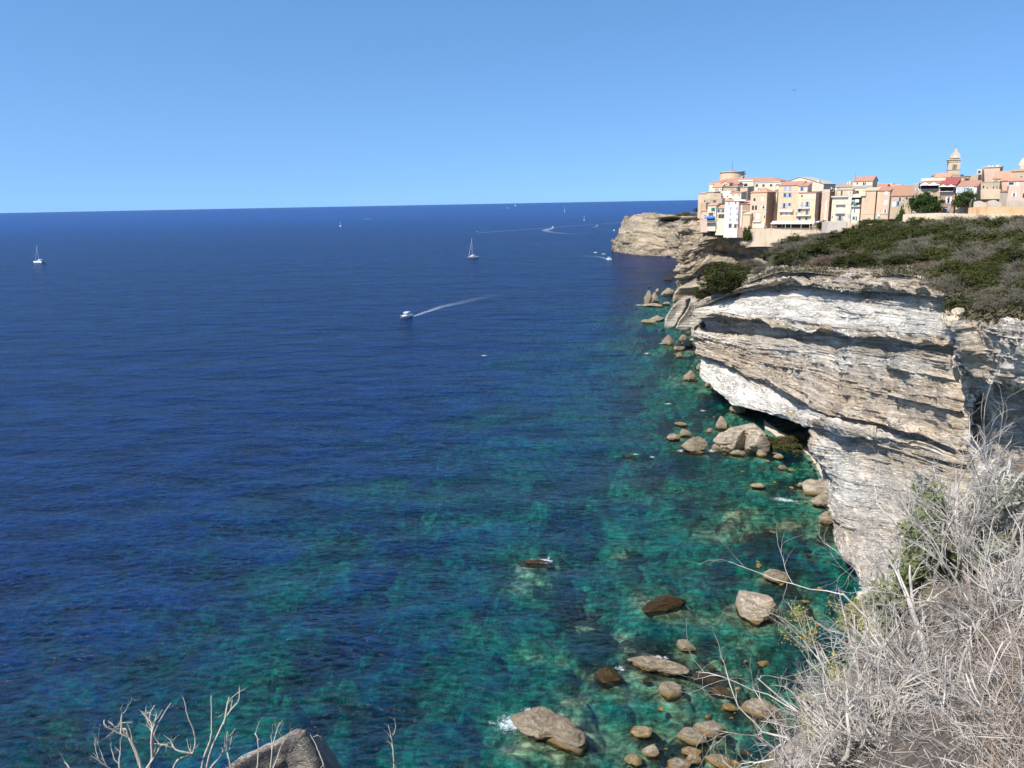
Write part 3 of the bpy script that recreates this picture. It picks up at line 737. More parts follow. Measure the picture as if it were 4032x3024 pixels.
def boulder(x0, x1, y0, y1, label, mat='boulder', seed=1, z0=0.0, h=None, rz=0.0, aspect=0.75, peak=0.25, lean=(0, 0), strat=0.3, name='boulder', R=None, group=None, sink=0.3, cat='boulder'):
    cx = (x0 + x1) / 2
    b = at_z(cx, y1, z0) if R is None else at_r(cx, y1, R)
    dist = np.linalg.norm(b - np.array([0, 0, CAMZ])); hd = np.hypot(b[0], b[1])
    zf = dist * (np.cos(math.atan(abs(cx - 2016) / F)))
    W = (x1 - x0) * zf / F
    Hh = (y1 - y0) * zf / F
    dep = math.atan2(CAMZ - b[2], hd)
    Dd = W * aspect
    if h is None:
        h = (Hh - Dd * 0.8 * math.sin(dep)) / math.cos(dep)
        h = max(h, 0.22 * W)
    # turn so that local x lies across the view
    az = math.atan2(b[0], b[1])
    c = b[:2] * (1 + Dd * 0.42 / hd)
    sz = h * (1 + sink) / 1.75
    V, Fq = rock_mesh(W / 1.85, Dd / 1.85, sz, seed, rz, lean=lean, strat=strat, peak=peak)
    ca, sa = math.cos(-az), math.sin(-az)
    x, y = V[:, 0].copy(), V[:, 1].copy()
    V[:, 0], V[:, 1] = x * ca - y * sa, x * sa + y * ca
    o = mesh_np(name, V, Fq, M[mat])
    o.location = (c[0], c[1], b[2] + h - sz * 0.87)
    tag(o, label, cat, group)
    return o

for x0, x1, y0, y1, lab, mt, sd, kw in BO:
    o = boulder(x0, x1, y0, y1, lab, mt, sd, **kw)
    if mt == 'wet_boulder': o.location.z -= 0.35 * (x1 - x0) * math.hypot(o.location.x, o.location.y, CAMZ) / F * 0.5

# two-lobed giant boulder: one mass with a dark cleft
def join_parts(name, parts, mat, loc, label, cat):
    V = []; Fs = []; b = 0
    for v, f in parts:
        V.append(v); Fs.append(f + b); b += len(v)
    o = mesh_np(name, np.concatenate(V), np.concatenate(Fs), mat)
    o.location = loc
    return tag(o, label, cat)
g0 = at_z(2930, 1785, 0)
azg = math.atan2(g0[0], g0[1])
def across(dx, dy, dz, V):
    V = V + np.array([dx, dy, dz]); c, s = math.cos(-azg), math.sin(-azg)
    x, y = V[:, 0].copy(), V[:, 1].copy(); V[:, 0], V[:, 1] = x * c - y * s, x * s + y * c
    return V
v1, f1 = rock_mesh(4.0, 3.5, 3.9, 91, 0.2, lean=(0.25, 0), strat=0.35, nu=110, nv=80, peak=0.15)
v2, f2 = rock_mesh(3.6, 3.2, 3.8, 92, 0.1, lean=(-0.12, 0), strat=0.35, nu=110, nv=80, peak=0.1)
v3, f3 = rock_mesh(4.6, 3.0, 2.8, 93, 0.0, strat=0.35, nu=90, nv=60)
join_parts('boulder', [(across(-2.5, 3.3, 2.0, v1), f1), (across(2.5, 2.7, 2.0, v2), f2), (across(.9, 5.2, 4.0, v3), f3)], M['sea_rock_pale'], (g0[0], g0[1], 0),
           'giant two-lobed pale boulder with a dark cleft under it, at the end of the beach', 'boulder')

# leaning white slabs at the far tip of the cliff
def prism(name, front, R, thick, mat, label, cat, seed, side=(0.45, 0.9), n=26):
    """a slab whose front outline is given in photo pixels at distance R, pushed back by thick metres"""
    P = np.array([at_r(x, y, R) for x, y in front])
    c = P.mean(0)
    rings = []
    for k, (sc, back) in enumerate([(0.0, 0.12), (0.5, 0.05), (0.8, 0.0), (0.97, 0.03), (1.0, 0.12), (1.02, 0.5), (0.98, 0.9), (0.8, 1.0), (0.0, 1.0)]):
        ring = []
        m = len(P)
        for i in range(n):
            t = i / n * m; a = int(t) % m; f = t - int(t)
            q = P[a] * (1 - f) + P[(a + 1) % m] * f
            q = c + (q - c) * max(sc, 0.02) + np.array([side[0], side[1], side[2] if len(side) > 2 else 0]) * thick * back
            ring.append(q)
        rings.append(ring)
    A = np.array(rings)
    A = np.swapaxes(catmull(np.swapaxes(np.concatenate([A, A[:, :1]], 1), 0, 1), np.linspace(0, n, n * 3, endpoint=False)), 0, 1)
    A = catmull(A, np.linspace(0, 8, 60), 0.5)
    nn = fbm(A[..., 0] * .5, A[..., 1] * .5, A[..., 2] * .5, seed, 4)
    A = A + (A - c) / np.maximum(np.linalg.norm(A - c, axis=-1, keepdims=True), .1) * (0.45 * nn)[..., None] * min(1, thick / 6)
    nu = A.shape[1]; nv = A.shape[0]
    i = np.arange(nv - 1)[:, None] * nu + np.arange(nu)[None, :]; j = np.arange(nv - 1)[:, None] * nu + (np.arange(nu)[None, :] + 1) % nu
    o = mesh_np(name, A.reshape(-1, 3) - c, np.stack([i, i + nu, j + nu, j], -1).reshape(-1, 4), M[mat])
    o.location = c
    fattr(o, 'sv', A.reshape(-1, 3)[:, 2])
    return tag(o, label, cat)
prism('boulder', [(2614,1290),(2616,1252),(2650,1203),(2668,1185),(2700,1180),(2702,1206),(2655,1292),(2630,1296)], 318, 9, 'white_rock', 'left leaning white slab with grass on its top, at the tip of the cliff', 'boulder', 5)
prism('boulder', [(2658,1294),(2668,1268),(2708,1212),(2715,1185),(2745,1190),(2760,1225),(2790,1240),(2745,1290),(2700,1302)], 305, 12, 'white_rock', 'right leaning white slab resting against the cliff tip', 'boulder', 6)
prism('boulder', [(2645,1190),(2648,1160),(2668,1130),(2700,1128),(2760,1120),(2800,1150),(2770,1200),(2700,1200)], 370, 30, 'ochre_rock', 'layered ochre spur behind the leaning white slabs', 'boulder', 7)

# beach and scree slope in the cove
t_ = NT('beach'); P_ = t_.coord()
c_ = t_.mix(t_.noise(P_, 1.2, 6, 0.7), (0.62, 0.52, 0.40), (0.42, 0.32, 0.22))
M['beach'] = t_.pbsdf(c_, 0.9, t_.bump(t_.noise(P_, 3.0, 4), 0.7, 0.2))
Bm = build_cols([[(3010,1775,210),(3000,1740,222),(2990,1700,235),(2990,1660,252)],
                 [(3060,1800,204),(3055,1770,212),(3060,1730,222),(3060,1650,250)],
                 [(3120,1822,200),(3120,1795,205),(3120,1740,212),(3120,1660,240)],
                 [(3180,1862,190),(3185,1820,196),(3185,1760,200),(3190,1690,220)],
                 [(3215,1910,180),(3225,1870,184),(3235,1800,190),(3240,1740,210)],
                 [(3250,1990,166),(3262,1930,172),(3270,1870,180),(3290,1800,200)]])
Bm[0, :, 2] = -0.5; Bm[1, :, 2] = np.maximum(Bm[1, :, 2], 0.4)
A_ = catmull(Bm, np.linspace(0, 3, 50)); A_ = np.swapaxes(catmull(np.swapaxes(A_, 0, 1), np.linspace(0, 5, 90)), 0, 1)
A_[..., 2] += 0.25 * fbm(A_[..., 0] * .5, A_[..., 1] * .5, None, 5, 4)
tag(mesh_np('beach', A_.reshape(-1, 3), grid_faces(50, 90), M['beach'], None, True), kind='structure')
BEACH = A_

# foam patches: real thin sheets of froth on the water
t_ = NT('foam'); P_ = t_.coord()
a_ = t_.N('ShaderNodeAttribute', attribute_name='edge').outputs['Fac']
n_ = t_.noise(P_, 1.3, 6, 0.75, 1.2)
al = t_.ramp(t_.math('ADD', t_.math('MULTIPLY', n_, 0.9), t_.math('MULTIPLY', a_, 0.22)), [(0.52, 0.0), (0.72, 0.8)])
b_ = t_.N('ShaderNodeBsdfDiffuse', {'Color': (0.75, 0.8, 0.82, 1)})
tb = t_.N('ShaderNodeBsdfTransparent')
mx = t_.N('ShaderNodeMixShader', {0: al, 1: tb.outputs[0], 2: b_.outputs[0]})
t_.L(mx.outputs[0], t_.out.inputs[0]); M['foam'] = t_.m
def foam(px, py, w, h, label, ang=0.0, name='foam'):
    c = at_z(px, py, 0); hd = np.hypot(c[0], c[1]); dist = math.hypot(hd, CAMZ)
    W = w * dist / F; H = h * dist / F / math.sin(math.atan2(CAMZ, hd))
    az = math.atan2(c[0], c[1])
    nr, na = 12, 40
    vs = []; ed = []
    for i in range(nr):
        for j in range(na):
            t = 2 * math.pi * j / na; r = i / (nr - 1)
            rr = r * (0.8 + 0.35 * mnoise.noise(Vector((math.cos(t) * 1.5 + px, math.sin(t) * 1.5, py * .1))))
            x, y = rr * W / 2 * math.cos(t), rr * H / 2 * math.sin(t)
            x, y = x * math.cos(ang) - y * math.sin(ang), x * math.sin(ang) + y * math.cos(ang)
            vs.append((x * math.cos(-az) - y * math.sin(-az), x * math.sin(-az) + y * math.cos(-az), 0.04)); ed.append(1 - r)
    f = [(i * na + j, i * na + (j + 1) % na, (i + 1) * na + (j + 1) % na, (i + 1) * na + j) for i in range(nr - 1) for j in range(na)]
    o = mesh_np(name, np.array(vs), f, M['foam']); o.location = (c[0], c[1], 0)
    fattr(o, 'edge', ed)
    tag(o, label, 'foam', kind='stuff')
for a in [(2010,2850,190,100,'white surf lacing behind the big tan boulder'),(2090,2800,120,26,'thin foam streak at the top of the big tan boulder'),
          (2590,2592,110,34,'foam splash on the far edge of the long ribbed rock'),(2150,2208,90,34,'bright foam splash on the dark reef rock'),
          (2440,2632,60,26,'thin foam beside the round dark wet rock'),(2800,1775,90,20,'foam streaks between the cove boulders'),(2680,1775,50,18,'foam at the left of the round grey-tan boulder'),
          (3090,1968,150,20,'foam streaks over the shallow reef below the beach'),(2570,1800,40,10,'foam wisp right of the outer awash rock'),(2500,1788,60,10,'foam wisp at the outer awash rock'),
          (2545,1392,40,12,'pale splash off the rubble shore'),(2605,1352,30,10,'foam at the base of the shark-fin rock'),(2515,1201,40,8,'foam at the left of the twin sea stack'),
          (2630,1590,50,10,'foam on the dark reef left of the white overhang'),(2765,1617,40,10,'second foam fleck on the dark reef'),(1905,1400,44,8,'distant breaking wave crest on open sea')]:
    foam(*a)
# rocks resting on the seabed, seen through the water
for k, (x0, x1, y0, y1) in enumerate(SUB):
    c = at_z((x0 + x1) / 2, y1, 0)
    zt = -sub_depth(k, x1) + 0.1
    o = boulder(x0, x1, y0, y1, 'sunken yellow-green boulder seen blurred through the water', 'sub_boulder' if 'sub_boulder' in M else 'boulder', 200 + k, z0=-3.0, h=2.6, name='sunken_boulder', group='sunken boulders in the shallows', cat='boulder', peak=0.5)
    o.location = (BUMPS[k][0], BUMPS[k][1], zt - 1.55)

# small stones scattered through the shallows and along the cliff foot
ZN = [((2480, 3010), (2560, 3024), 26, 'small half-drowned stone in the lower right shallows'), ((2760, 3060), (1640, 1860), 16, 'small stone in the cove shallows'),
      ((2640, 2790), (1290, 1500), 18, 'small stone in the rubble off the white ledge'), ((2950, 3260), (2080, 2560), 14, 'small dark stone under the cliff nose'), ((3020, 3260), (1790, 1990), 12, 'small stone off the beach')]
rz_ = random.Random(77); kk = 0
PROT = {}
for (xa, xb), (ya, yb), n_, lab in ZN:
    for _ in range(n_):
        x = rz_.uniform(xa, xb); y = rz_.uniform(ya, yb); w = rz_.uniform(14, 40) * (1 if y > 2000 else .6)
        key = kk % 6
        if key not in PROT:
            v_, f_ = rock_mesh(.5, .4, .3, 500 + key, nu=40, nv=28, strat=.5); PROT[key] = mesh_np('stone', v_, f_, M['boulder'])
        c = at_z(x, y, 0); dist = np.linalg.norm(c - np.array([0, 0, CAMZ])); sc_ = w * dist / F
        o = PROT[key].copy(); COL.objects.link(o)
        if kk % 3: o.data = o.data.copy(); o.data.materials[0] = M['wet_boulder'] if kk % 3 == 1 else M['boulder']
        o.location = (c[0], c[1], rz_.uniform(-.22, 0.03) * sc_); o.scale = (sc_, sc_ * rz_.uniform(.7, 1.2), sc_ * rz_.uniform(.8, 1.2)); o.rotation_euler = (0, 0, rz_.uniform(0, 6.28))
        tag(o, lab, 'stone', lab.replace('small', 'small')[6:] + ' (scattered)'); kk += 1
for o in PROT.values(): bpy.data.objects.remove(o)

# ------------------------------------------------------------------ town
def stucco(name, c, var=0.22, stain=(0.30, 0.24, 0.17), st=0.5):
    t = NT(name); c = (c[0] * .93, c[1] * .89, c[2] * .85)
    P = t.coord(); Pv = t.coord((0.6, 0.6, 0.12))
    n = t.noise(P, 0.35, 5, 0.65); v = t.noise(Pv, 1.0, 5, 0.7)
    col_ = t.mix(n, tuple(x * (1 - var) for x in c), tuple(min(1, x * (1 + var * 0.5)) for x in c))
    col_ = t.mix(t.math('MULTIPLY', t.ramp(v, [(0.52, 0.0), (0.72, 1.0)]), st), col_, stain)
    return t.pbsdf(col_, 0.9, t.bump(t.noise(P, 2.5, 4), 0.3, 0.15), 0.15)
def tiles(name, a, b):
    t = NT(name); P = t.coord()
    w = t.N('ShaderNodeTexWave', {'Vector': t.coord((1, 1, 1), 'obj'), 'Scale': 2.2, 'Distortion': 0.4}, bands_direction='X').outputs['Fac']
    c = t.mix(t.noise(P, 1.1, 5, 0.7), a, b)
    c = t.mix(t.math('MULTIPLY', t.ramp(t.noise(P, 0.5, 4), [(0.55, 0), (0.7, 1)]), 0.5), c, (0.28, 0.17, 0.11))
    return t.pbsdf(c, 0.9, t.bump(w, 0.5, 0.12), 0.15)
def plain(name, c, rough=0.7, spec=0.3, **kw):
    t = NT(name)
    n = t.noise(t.coord((1, 1, 1), 'obj'), 3.0, 3)
    return t.pbsdf(t.mix(n, tuple(x * 0.9 for x in c), tuple(min(1, x * 1.08) for x in c)), rough, None, spec, **kw)
ST = {
 'peach': stucco('peach_stucco', (0.70, 0.54, 0.39)), 'orange': stucco('apricot_stucco', (0.73, 0.55, 0.38), 0.12, st=0.25), 'cream': stucco('cream_stucco', (0.74, 0.68, 0.53), 0.12, st=0.3),
 'yellow': stucco('yellow_stucco', (0.76, 0.63, 0.43), 0.1, st=0.2), 'white': stucco('white_stucco', (0.80, 0.76, 0.72), 0.08, st=0.15), 'pink': stucco('pink_stucco', (0.69, 0.52, 0.42)),
 'ochre': stucco('ochre_render', (0.57, 0.46, 0.32), 0.3, st=0.7), 'brown': stucco('brown_render', (0.42, 0.29, 0.22), 0.25), 'grey': stucco('grey_render', (0.45, 0.40, 0.34), 0.25, st=0.6),
 'stone': stucco('stone_wall', (0.68, 0.57, 0.43), 0.2, (0.33, 0.26, 0.18), 0.6), 'rust': stucco('rust_wall', (0.64, 0.46, 0.28), 0.35, (0.36, 0.17, 0.05), 0.9), 'towerstone': stucco('tower_stone', (0.64, 0.54, 0.38), 0.2, st=0.35),
 'concrete': stucco('concrete', (0.52, 0.48, 0.42), 0.15, st=0.4)}
RT = {'red': tiles('red_tiles', (0.42, 0.19, 0.13), (0.54, 0.30, 0.21)), 'orange': tiles('orange_tiles', (0.55, 0.27, 0.15), (0.62, 0.38, 0.25)), 'brown': tiles('brown_tiles', (0.34, 0.18, 0.11), (0.45, 0.26, 0.17)),
      'carmine': tiles('carmine_roof', (0.33, 0.075, 0.065), (0.40, 0.12, 0.10)), 'grey': tiles('grey_tiles', (0.33, 0.28, 0.22), (0.42, 0.35, 0.27)), 'cream': tiles('pale_tiles', (0.55, 0.45, 0.32), (0.62, 0.5, 0.37))}
GL = plain('window_glass', (0.035, 0.04, 0.05), 0.15, 0.6)
SH = {'b': plain('blue_grey_shutter', (0.33, 0.38, 0.48)), 'g': plain('green_shutter', (0.06, 0.22, 0.17)), 'w': plain('white_shutter', (0.74, 0.74, 0.76)), 'k': plain('brown_shutter', (0.17, 0.10, 0.06)), 'e': plain('sage_shutter', (0.28, 0.37, 0.30))}
TR = plain('pale_trim', (0.70, 0.64, 0.54)); IRON = plain('iron', (0.09, 0.08, 0.07)); WHITE = plain('white_paint', (0.8, 0.8, 0.78)); CANVAS = plain('cream_canvas', (0.72, 0.66, 0.50), 0.9)
BLUE = plain('blue_canvas', (0.02, 0.16, 0.55), 0.9); DARK = plain('interior_shade', (0.03, 0.025, 0.02), 0.9); WOOD = plain('weathered_wood', (0.20, 0.14, 0.09), 0.9)  # DARK plates: shade inside openings painted as a near-black colour

Z = {1: (2700, 600, 5.027), 2: (3120, 600, 5.027), 3: (3540, 570, 4.484), 0: (0, 0, 1)}
NORM = np.array([-0.62, -0.785, 0.0]); NORM /= np.linalg.norm(NORM)

class House:
    def __init__(s, z, name, label, x0, x1, yt, yb, R, color, roof=None, depth=9, cat='house', n=None, deep=5, side=None):
        ox, oy, k = Z[z]; s.z = (ox, oy, k)
        s.n = NORM if n is None else np.array([*n, 0]) / np.linalg.norm(n)
        cx, cy = s.px((x0 + x1) / 2, yb)
        s.P0 = at_r(cx, cy, R); s.t = np.array([-s.n[1], s.n[0], 0.0])
        u0, _ = s.uv(x0, (yt + yb) / 2); u1, z1 = s.uv(x1, yt); _, z0 = s.uv((x0 + x1) / 2, yb); _, zt = s.uv((x0 + x1) / 2, yt)
        s.u0, s.u1, s.h, s.d, s.R = u0, u1, zt, depth, R
        s.e = empty(name, s.P0, math.atan2(s.t[1], s.t[0]))
        tag(s.e, label, cat, None)
        wall = MB().box(u0, 0, -deep, u1, depth, zt)
        s.wall = wall.build('wall', ST[color], s.e)
        if side:
            MB().box(u1, 0.02, -deep, u1 + 0.03, depth - 0.02, zt - 0.05).build('shaded_side_wall', ST[side], s.e)  # darker render sheet puts the shade of the unlit side into the colour
        if roof: s.roof(*roof)
    def px(s, x, y): return s.z[0] + x / s.z[2], s.z[1] + y / s.z[2]
    def uv(s, x, y):
        p = on_plane(*s.px(x, y), s.P0, s.n)
        return float(np.dot(p - s.P0, s.t)), float(p[2] - s.P0[2])
    def m(s, d): return d / s.z[2] * s.R / F
    def roof(s, typ, hh, color='red', ov=0.35):
        hh = s.m(hh); u0, u1, h, d = s.u0 - ov, s.u1 + ov, s.h, s.d
        f0, f1 = -ov, d + ov; mb = MB(); q = 0.18
        def slab(a, b, c, e):   # two-sided sheet with thickness, corner points a..e in order
            pts = [a, b, c, e]
            mb.hull([(x, y, z) for x, y, z in pts], [(x, y, z + q) for x, y, z in pts])
        if typ == 'gable':
            slab((u0, f0, h), (u1, f0, h), (u1, d / 2, h + hh), (u0, d / 2, h + hh)); slab((u0, d / 2, h + hh + .004), (u1, d / 2, h + hh + .004), (u1, f1, h), (u0, f1, h))
            MB().hull([(s.u0, 0.02, h - .01), (s.u0, d - .02, h - .01), (s.u0, d / 2, h + hh - .02)], [(s.u1, 0.02, h - .01), (s.u1, d - .02, h - .01), (s.u1, d / 2, h + hh - .02)]).build('gable', s.wall.data.materials[0], s.e)
        elif typ == 'shed':
            slab((u0, f0, h), (u1, f0, h), (u1, f1, h + hh), (u0, f1, h + hh))
            MB().hull([(s.u0, 0.02, h - .01), (s.u0, d - .02, h - .01), (s.u0, d - .02, h + hh - .04)], [(s.u1, 0.02, h - .01), (s.u1, d - .02, h - .01), (s.u1, d - .02, h + hh - .04)]).build('gable', s.wall.data.materials[0], s.e)
        elif typ == 'hip':
            i = min((u1 - u0) * 0.4, (f1 - f0) / 2); m_ = (f0 + f1) / 2
            b = [(u0, f0, h), (u1, f0, h), (u1, f1, h), (u0, f1, h)]
            mb.add([(x, y, z) for x, y, z in b] + [(x, y, z + q) for x, y, z in b] + [(u0 + i, m_, h + hh + q), (u1 - i, m_, h + hh + q)],
                   [(3, 2, 1, 0), (0, 1, 5, 4), (1, 2, 6, 5), (2, 3, 7, 6), (3, 0, 4, 7), (4, 5, 9, 8), (5, 6, 9), (6, 7, 8, 9), (7, 4, 8)])
        elif typ == 'front':
            c = (u0 + u1) / 2
            slab((u0, f0, h), (c, f0, h + hh), (c, f1, h + hh), (u0, f1, h)); slab((c, f0, h + hh + .004), (u1, f0, h), (u1, f1, h), (c, f1, h + hh + .004))
            MB().hull([(s.u0, 0.0, h), (s.u1, 0, h), (c, 0, h + hh - .02)], [(s.u0, d, h), (s.u1, d, h), (c, d, h + hh - .02)]).build('gable', s.wall.data.materials[0], s.e)
        elif typ == 'flat':
            for a in ((u0 + ov, 0.003, u1 - ov, 0.3), (u0 + ov, d - .3, u1 - ov, d - .003), (u0 + ov, 0.3, u0 + ov + .3, d - .3), (u1 - ov - .3, .3, u1 - ov, d - .3)):
                mb.box(a[0], a[1], h, a[2], a[3], h + hh)
        mb.build('roof' if typ != 'flat' else 'parapet', RT.get(color) or ST[color], s.e)
        return s
    def box(s, name, x0, x1, yt, yb, y0, y1, mat, parent=None):
        a, zt = s.uv(x0, yt); b, zb = s.uv(x1, yb); _, zt = s.uv((x0 + x1) / 2, yt); _, zb = s.uv((x0 + x1) / 2, yb)
        return MB().box(a, y0, zb, b, y1, zt).build(name, mat, parent or s.e)
    def win(s, *ws):
        for cx, cy, w, h, st in ws:
            a, b, t, o = cx - w / 2, cx + w / 2, cy - h / 2, cy + h / 2
            if st[0] in 'caWB':      # closed leaf in colour
                col_ = {'c': SH['b'], 'W': SH['w'], 'B': SH['k'], 'a': GL}[st[0]]
                if st[0] == 'a':
                    u0, z0 = s.uv(a, o); u1, z1 = s.uv(b, t + w * 0.5); r = (u1 - u0) / 2; c = (u0 + u1) / 2
                    pts = [(u0, z0), (u1, z0)] + [(c + r * math.cos(k * math.pi / 8), z1 + r * math.sin(k * math.pi / 8)) for k in range(9)]
                    f = MB().hull([(x * 1.0, -0.02, z) for x, z in pts], [(x, 0.01, z) for x, z in pts]).build('window', GL, s.e)
                    pts2 = [(c + (r + .18) * math.cos(k * math.pi / 10), z1 + (r + .18) * math.sin(k * math.pi / 10)) for k in range(11)]
                    tb = MB()
                    for p, q in zip(pts2[:-1], pts2[1:]): tb.tube((p[0], -.03, p[1]), (q[0], -.03, q[1]), 0.09, n=4)
                    tb.build('arch_trim', TR, f)
                else:
                    s.box('shutter', a, b, t, o, -0.07, 0.01, col_)
            else:
                f = s.box('window', a, b, t, o, -0.03, 0.01, TR)
                q = w * 0.12
                s.box('pane', a + q, b - q, t + q, o - q, -0.05, -0.028, GL, f)
                if st[0] in SH:
                    m_ = SH[st[0]]; ww = w * 0.5
                    s.box('shutter', a - ww, a - 0.5, t, o, -0.12, -0.035, m_); s.box('shutter', b + 0.5, b + ww, t, o, -0.12, -0.035, m_)
        return s
    def balcony(s, x0, x1, yt, yb, out=1.1, solid=False, slab=4):
        a, zb = s.uv(x0, yb); b, _ = s.uv(x1, yb); _, zt = s.uv((x0 + x1) / 2, yt)
        f = MB().box(a, -out, zb - s.m(slab), b, -0.003, zb).build('balcony', TR if not solid else s.wall.data.materials[0], s.e)
        mb = MB()
        if solid: mb.box(a, -out + .004, zb, b, -out + .15, zt)
        else:
            mb.tube((a, -out, zt), (b, -out, zt), 0.035, n=4); mb.tube((a, -out, zt), (a, 0, zt), 0.035, n=4); mb.tube((b, -out, zt), (b, 0, zt), 0.035, n=4)
            k = int((b - a) / 0.28)
            for i in range(k + 1): mb.tube((a + (b - a) * i / max(1, k), -out, zb), (a + (b - a) * i / max(1, k), -out, zt), 0.018, n=4)
        mb.build('railing', IRON if not solid else s.wall.data.materials[0], f)
        return s
    def chimney(s, x, yt, yb, w=22, y=None, mat='cream'):
        a, zt = s.uv(x - w / 2, yt); b, zb = s.uv(x + w / 2, yb); _, zt = s.uv(x, yt); y = s.d * 0.4 if y is None else y
        f = MB().box(a, y, zb, b, y + (b - a) * 1.2, zt).build('chimney', ST[mat], s.e)
        MB().box(a - .08, y - .08, zt + .003, b + .08, y + (b - a) * 1.2 + .08, zt + .12).build('cap', TR, f)
        return s
    def band(s, x0, x1, y, h=5, out=0.12, mat=None):
        s.box('cornice', x0, x1, y - h / 2, y + h / 2, -out, 0.005, mat or TR); return s

# back row
H_ = House
h = H_(1, 'barracks', 'long cream building with a red hip roof behind the cliff houses', 460, 1880, 590, 960, 500, 'cream', ('hip', 75, 'red'), 16, 'building')
h.win((1100,655,30,50,'p'),(1290,660,34,56,'p'),(1408,655,56,64,'p'),(1540,655,56,60,'p'),(1690,652,60,60,'p'),(1800,655,50,56,'p'),(1288,765,34,40,'p'),(560,650,40,40,'p'),(700,640,30,40,'p')).band(465, 1875, 600, 12, .3)
b = h.box('wing', 1065, 1338, 552, 960, -0.9, 0.003, ST['cream']); f_ = h.box('entablature', 1055, 1348, 545, 572, -1.2, -0.9, TR)
aw = MB(); u0, z0 = h.uv(1162, 680); u1, z1 = h.uv(1236, 650); c_ = (u0 + u1) / 2; r_ = (u1 - u0) / 2
pts = [(u0, z0), (u1, z0)] + [(c_ + r_ * math.cos(k * math.pi / 8), z1 + r_ * math.sin(k * math.pi / 8)) for k in range(9)]
aw.hull([(x, -0.95, z) for x, z in pts], [(x, -0.89, z) for x, z in pts]).build('arched_window', GL, h.e)
# round bastion tower
tc = at_r(*[2700 + 912 / 5.027, 600 + 530 / 5.027], 530); sc = 530 / F / 5.027
e = empty('round_tower', tc); tag(e, 'squat round sand-coloured tower with a thin antenna on top', 'tower')
def ring(mb, r0, z0, r1, z1, n=40):
    a = [(r0 * math.cos(2 * math.pi * i / n), r0 * math.sin(2 * math.pi * i / n), z0) for i in range(n)]
    b = [(r1 * math.cos(2 * math.pi * i / n), r1 * math.sin(2 * math.pi * i / n), z1) for i in range(n)]
    return mb.hull(a, b)
ring(MB(), 228 * sc, -4, 215 * sc, 120 * sc).build('wall', ST['towerstone'], e)
ring(MB(), 232 * sc, 120 * sc + .003, 232 * sc, 133 * sc).build('rim', ST['towerstone'], e)
ring(MB(), 80 * sc, 133 * sc, 40 * sc, 158 * sc).build('dome', RT['brown'], e)
MB().tube((0, 0, 158 * sc), (0, 0, 330 * sc), 0.13, 0.05).build('antenna', IRON, e)
MB().hull([(60 * sc, -226 * sc, 0), (110 * sc, -226 * sc, 0), (236 * sc, -40 * sc, 100 * sc), (236 * sc, -70 * sc, 118 * sc)], [(60 * sc, -236 * sc, 0), (110 * sc, -236 * sc, 0), (246 * sc, -40 * sc, 100 * sc), (246 * sc, -70 * sc, 118 * sc)]).build('stair_ramp', ST['grey'], e)

h = H_(2, 'church_nave', 'long cream hall with a low gable roof behind the big apricot house', -330, 620, 640, 900, 470, 'cream', ('front', 135, 'cream'), 22, 'building')
h.chimney(500, 555, 660, 50, 0.5)
h = H_(1, 'house', 'ochre house stack with a slanting roofline at the far left edge of town', 245, 420, 815, 1130, 470, 'peach', ('shed', 22, 'cream'), 10)
h = H_(1, 'house', 'peach windowless house with vertical ribs beside the leftmost ochre one', 395, 560, 790, 1000, 468, 'peach', ('shed', 8, 'cream'), 9).chimney(425, 775, 800, 14)
h = H_(1, 'house', 'sand-coloured box house with a tiny upper window below the long cream building', 545, 700, 820, 1010, 462, 'ochre', ('flat', 12, 'ochre'), 8).win((583,856,26,30,'p'))
h = H_(1, 'house', 'gabled house with salmon roof and one dark attic opening', 700, 860, 610, 700, 486, 'peach', ('front', 40, 'orange'), 9).win((812,630,30,34,'p')).balcony(775, 850, 650, 660, 1.0)
h = H_(1, 'house', 'house with a long orange gable roof left of the attic opening', 530, 720, 690, 800, 484, 'cream', ('gable', 75, 'orange'), 9).win((600,740,20,60,'p'),(640,745,20,60,'p'),(690,735,22,20,'p'),(720,738,22,20,'p'))
h = H_(1, 'house', 'reddish-roofed house tucked under the middle of the long cream building', 860, 1030, 640, 760, 488, 'ochre', ('gable', 42, 'red'), 8)
h = H_(1, 'house', 'worn ochre house with two small openings and a sloping cream roof', 740, 1010, 690, 800, 480, 'ochre', ('shed', 25, 'grey'), 9).win((1025,685,24,24,'p'),(1020,745,30,44,'p'),(790,750,90,16,'p'))
h = H_(1, 'house', 'tall blank peach gable house right of the ochre ruins', 1075, 1225, 690, 960, 470, 'peach', ('shed', 14, 'cream'), 9)
h = H_(1, 'house', 'white terrace house with a pergola', 712, 900, 775, 905, 462, 'white', ('flat', 8, 'white'), 7).win((740,880,14,34,'p'),(830,870,40,34,'p')).balcony(712, 860, 868, 900, 1.2)
h = H_(1, 'house', 'cream house with two small square windows under an orange roof edge', 868, 1102, 800, 940, 458, 'cream', ('shed', 22, 'orange'), 8).win((937,843,28,36,'p'),(1060,843,28,36,'p'))
h = H_(1, 'house', 'low ochre house with shaded porch openings', 355, 560, 930, 1000, 456, 'ochre', ('flat', 12, 'ochre'), 8).win((378,965,34,50,'p'),(425,965,20,30,'p'))
h = H_(1, 'house', 'grey-ochre house with brown door-like windows above the yellow house', 470, 720, 920, 1060, 454, 'grey', ('flat', 10, 'ochre'), 9).win((570,970,28,56,'k'),(727,955,16,60,'p'),(762,955,16,60,'p'),(485,985,14,20,'p'))
h = H_(1, 'house', 'small peach wall house behind the white tall one', 700, 860, 905, 1010, 456, 'peach', None, 8).win((727,950,14,60,'p'),(762,950,14,60,'p'))
h = H_(1, 'house', 'tall narrow grey-ochre house at the cliff edge', 285, 405, 1000, 1330, 452, 'ochre', ('flat', 6, 'ochre'), 9)
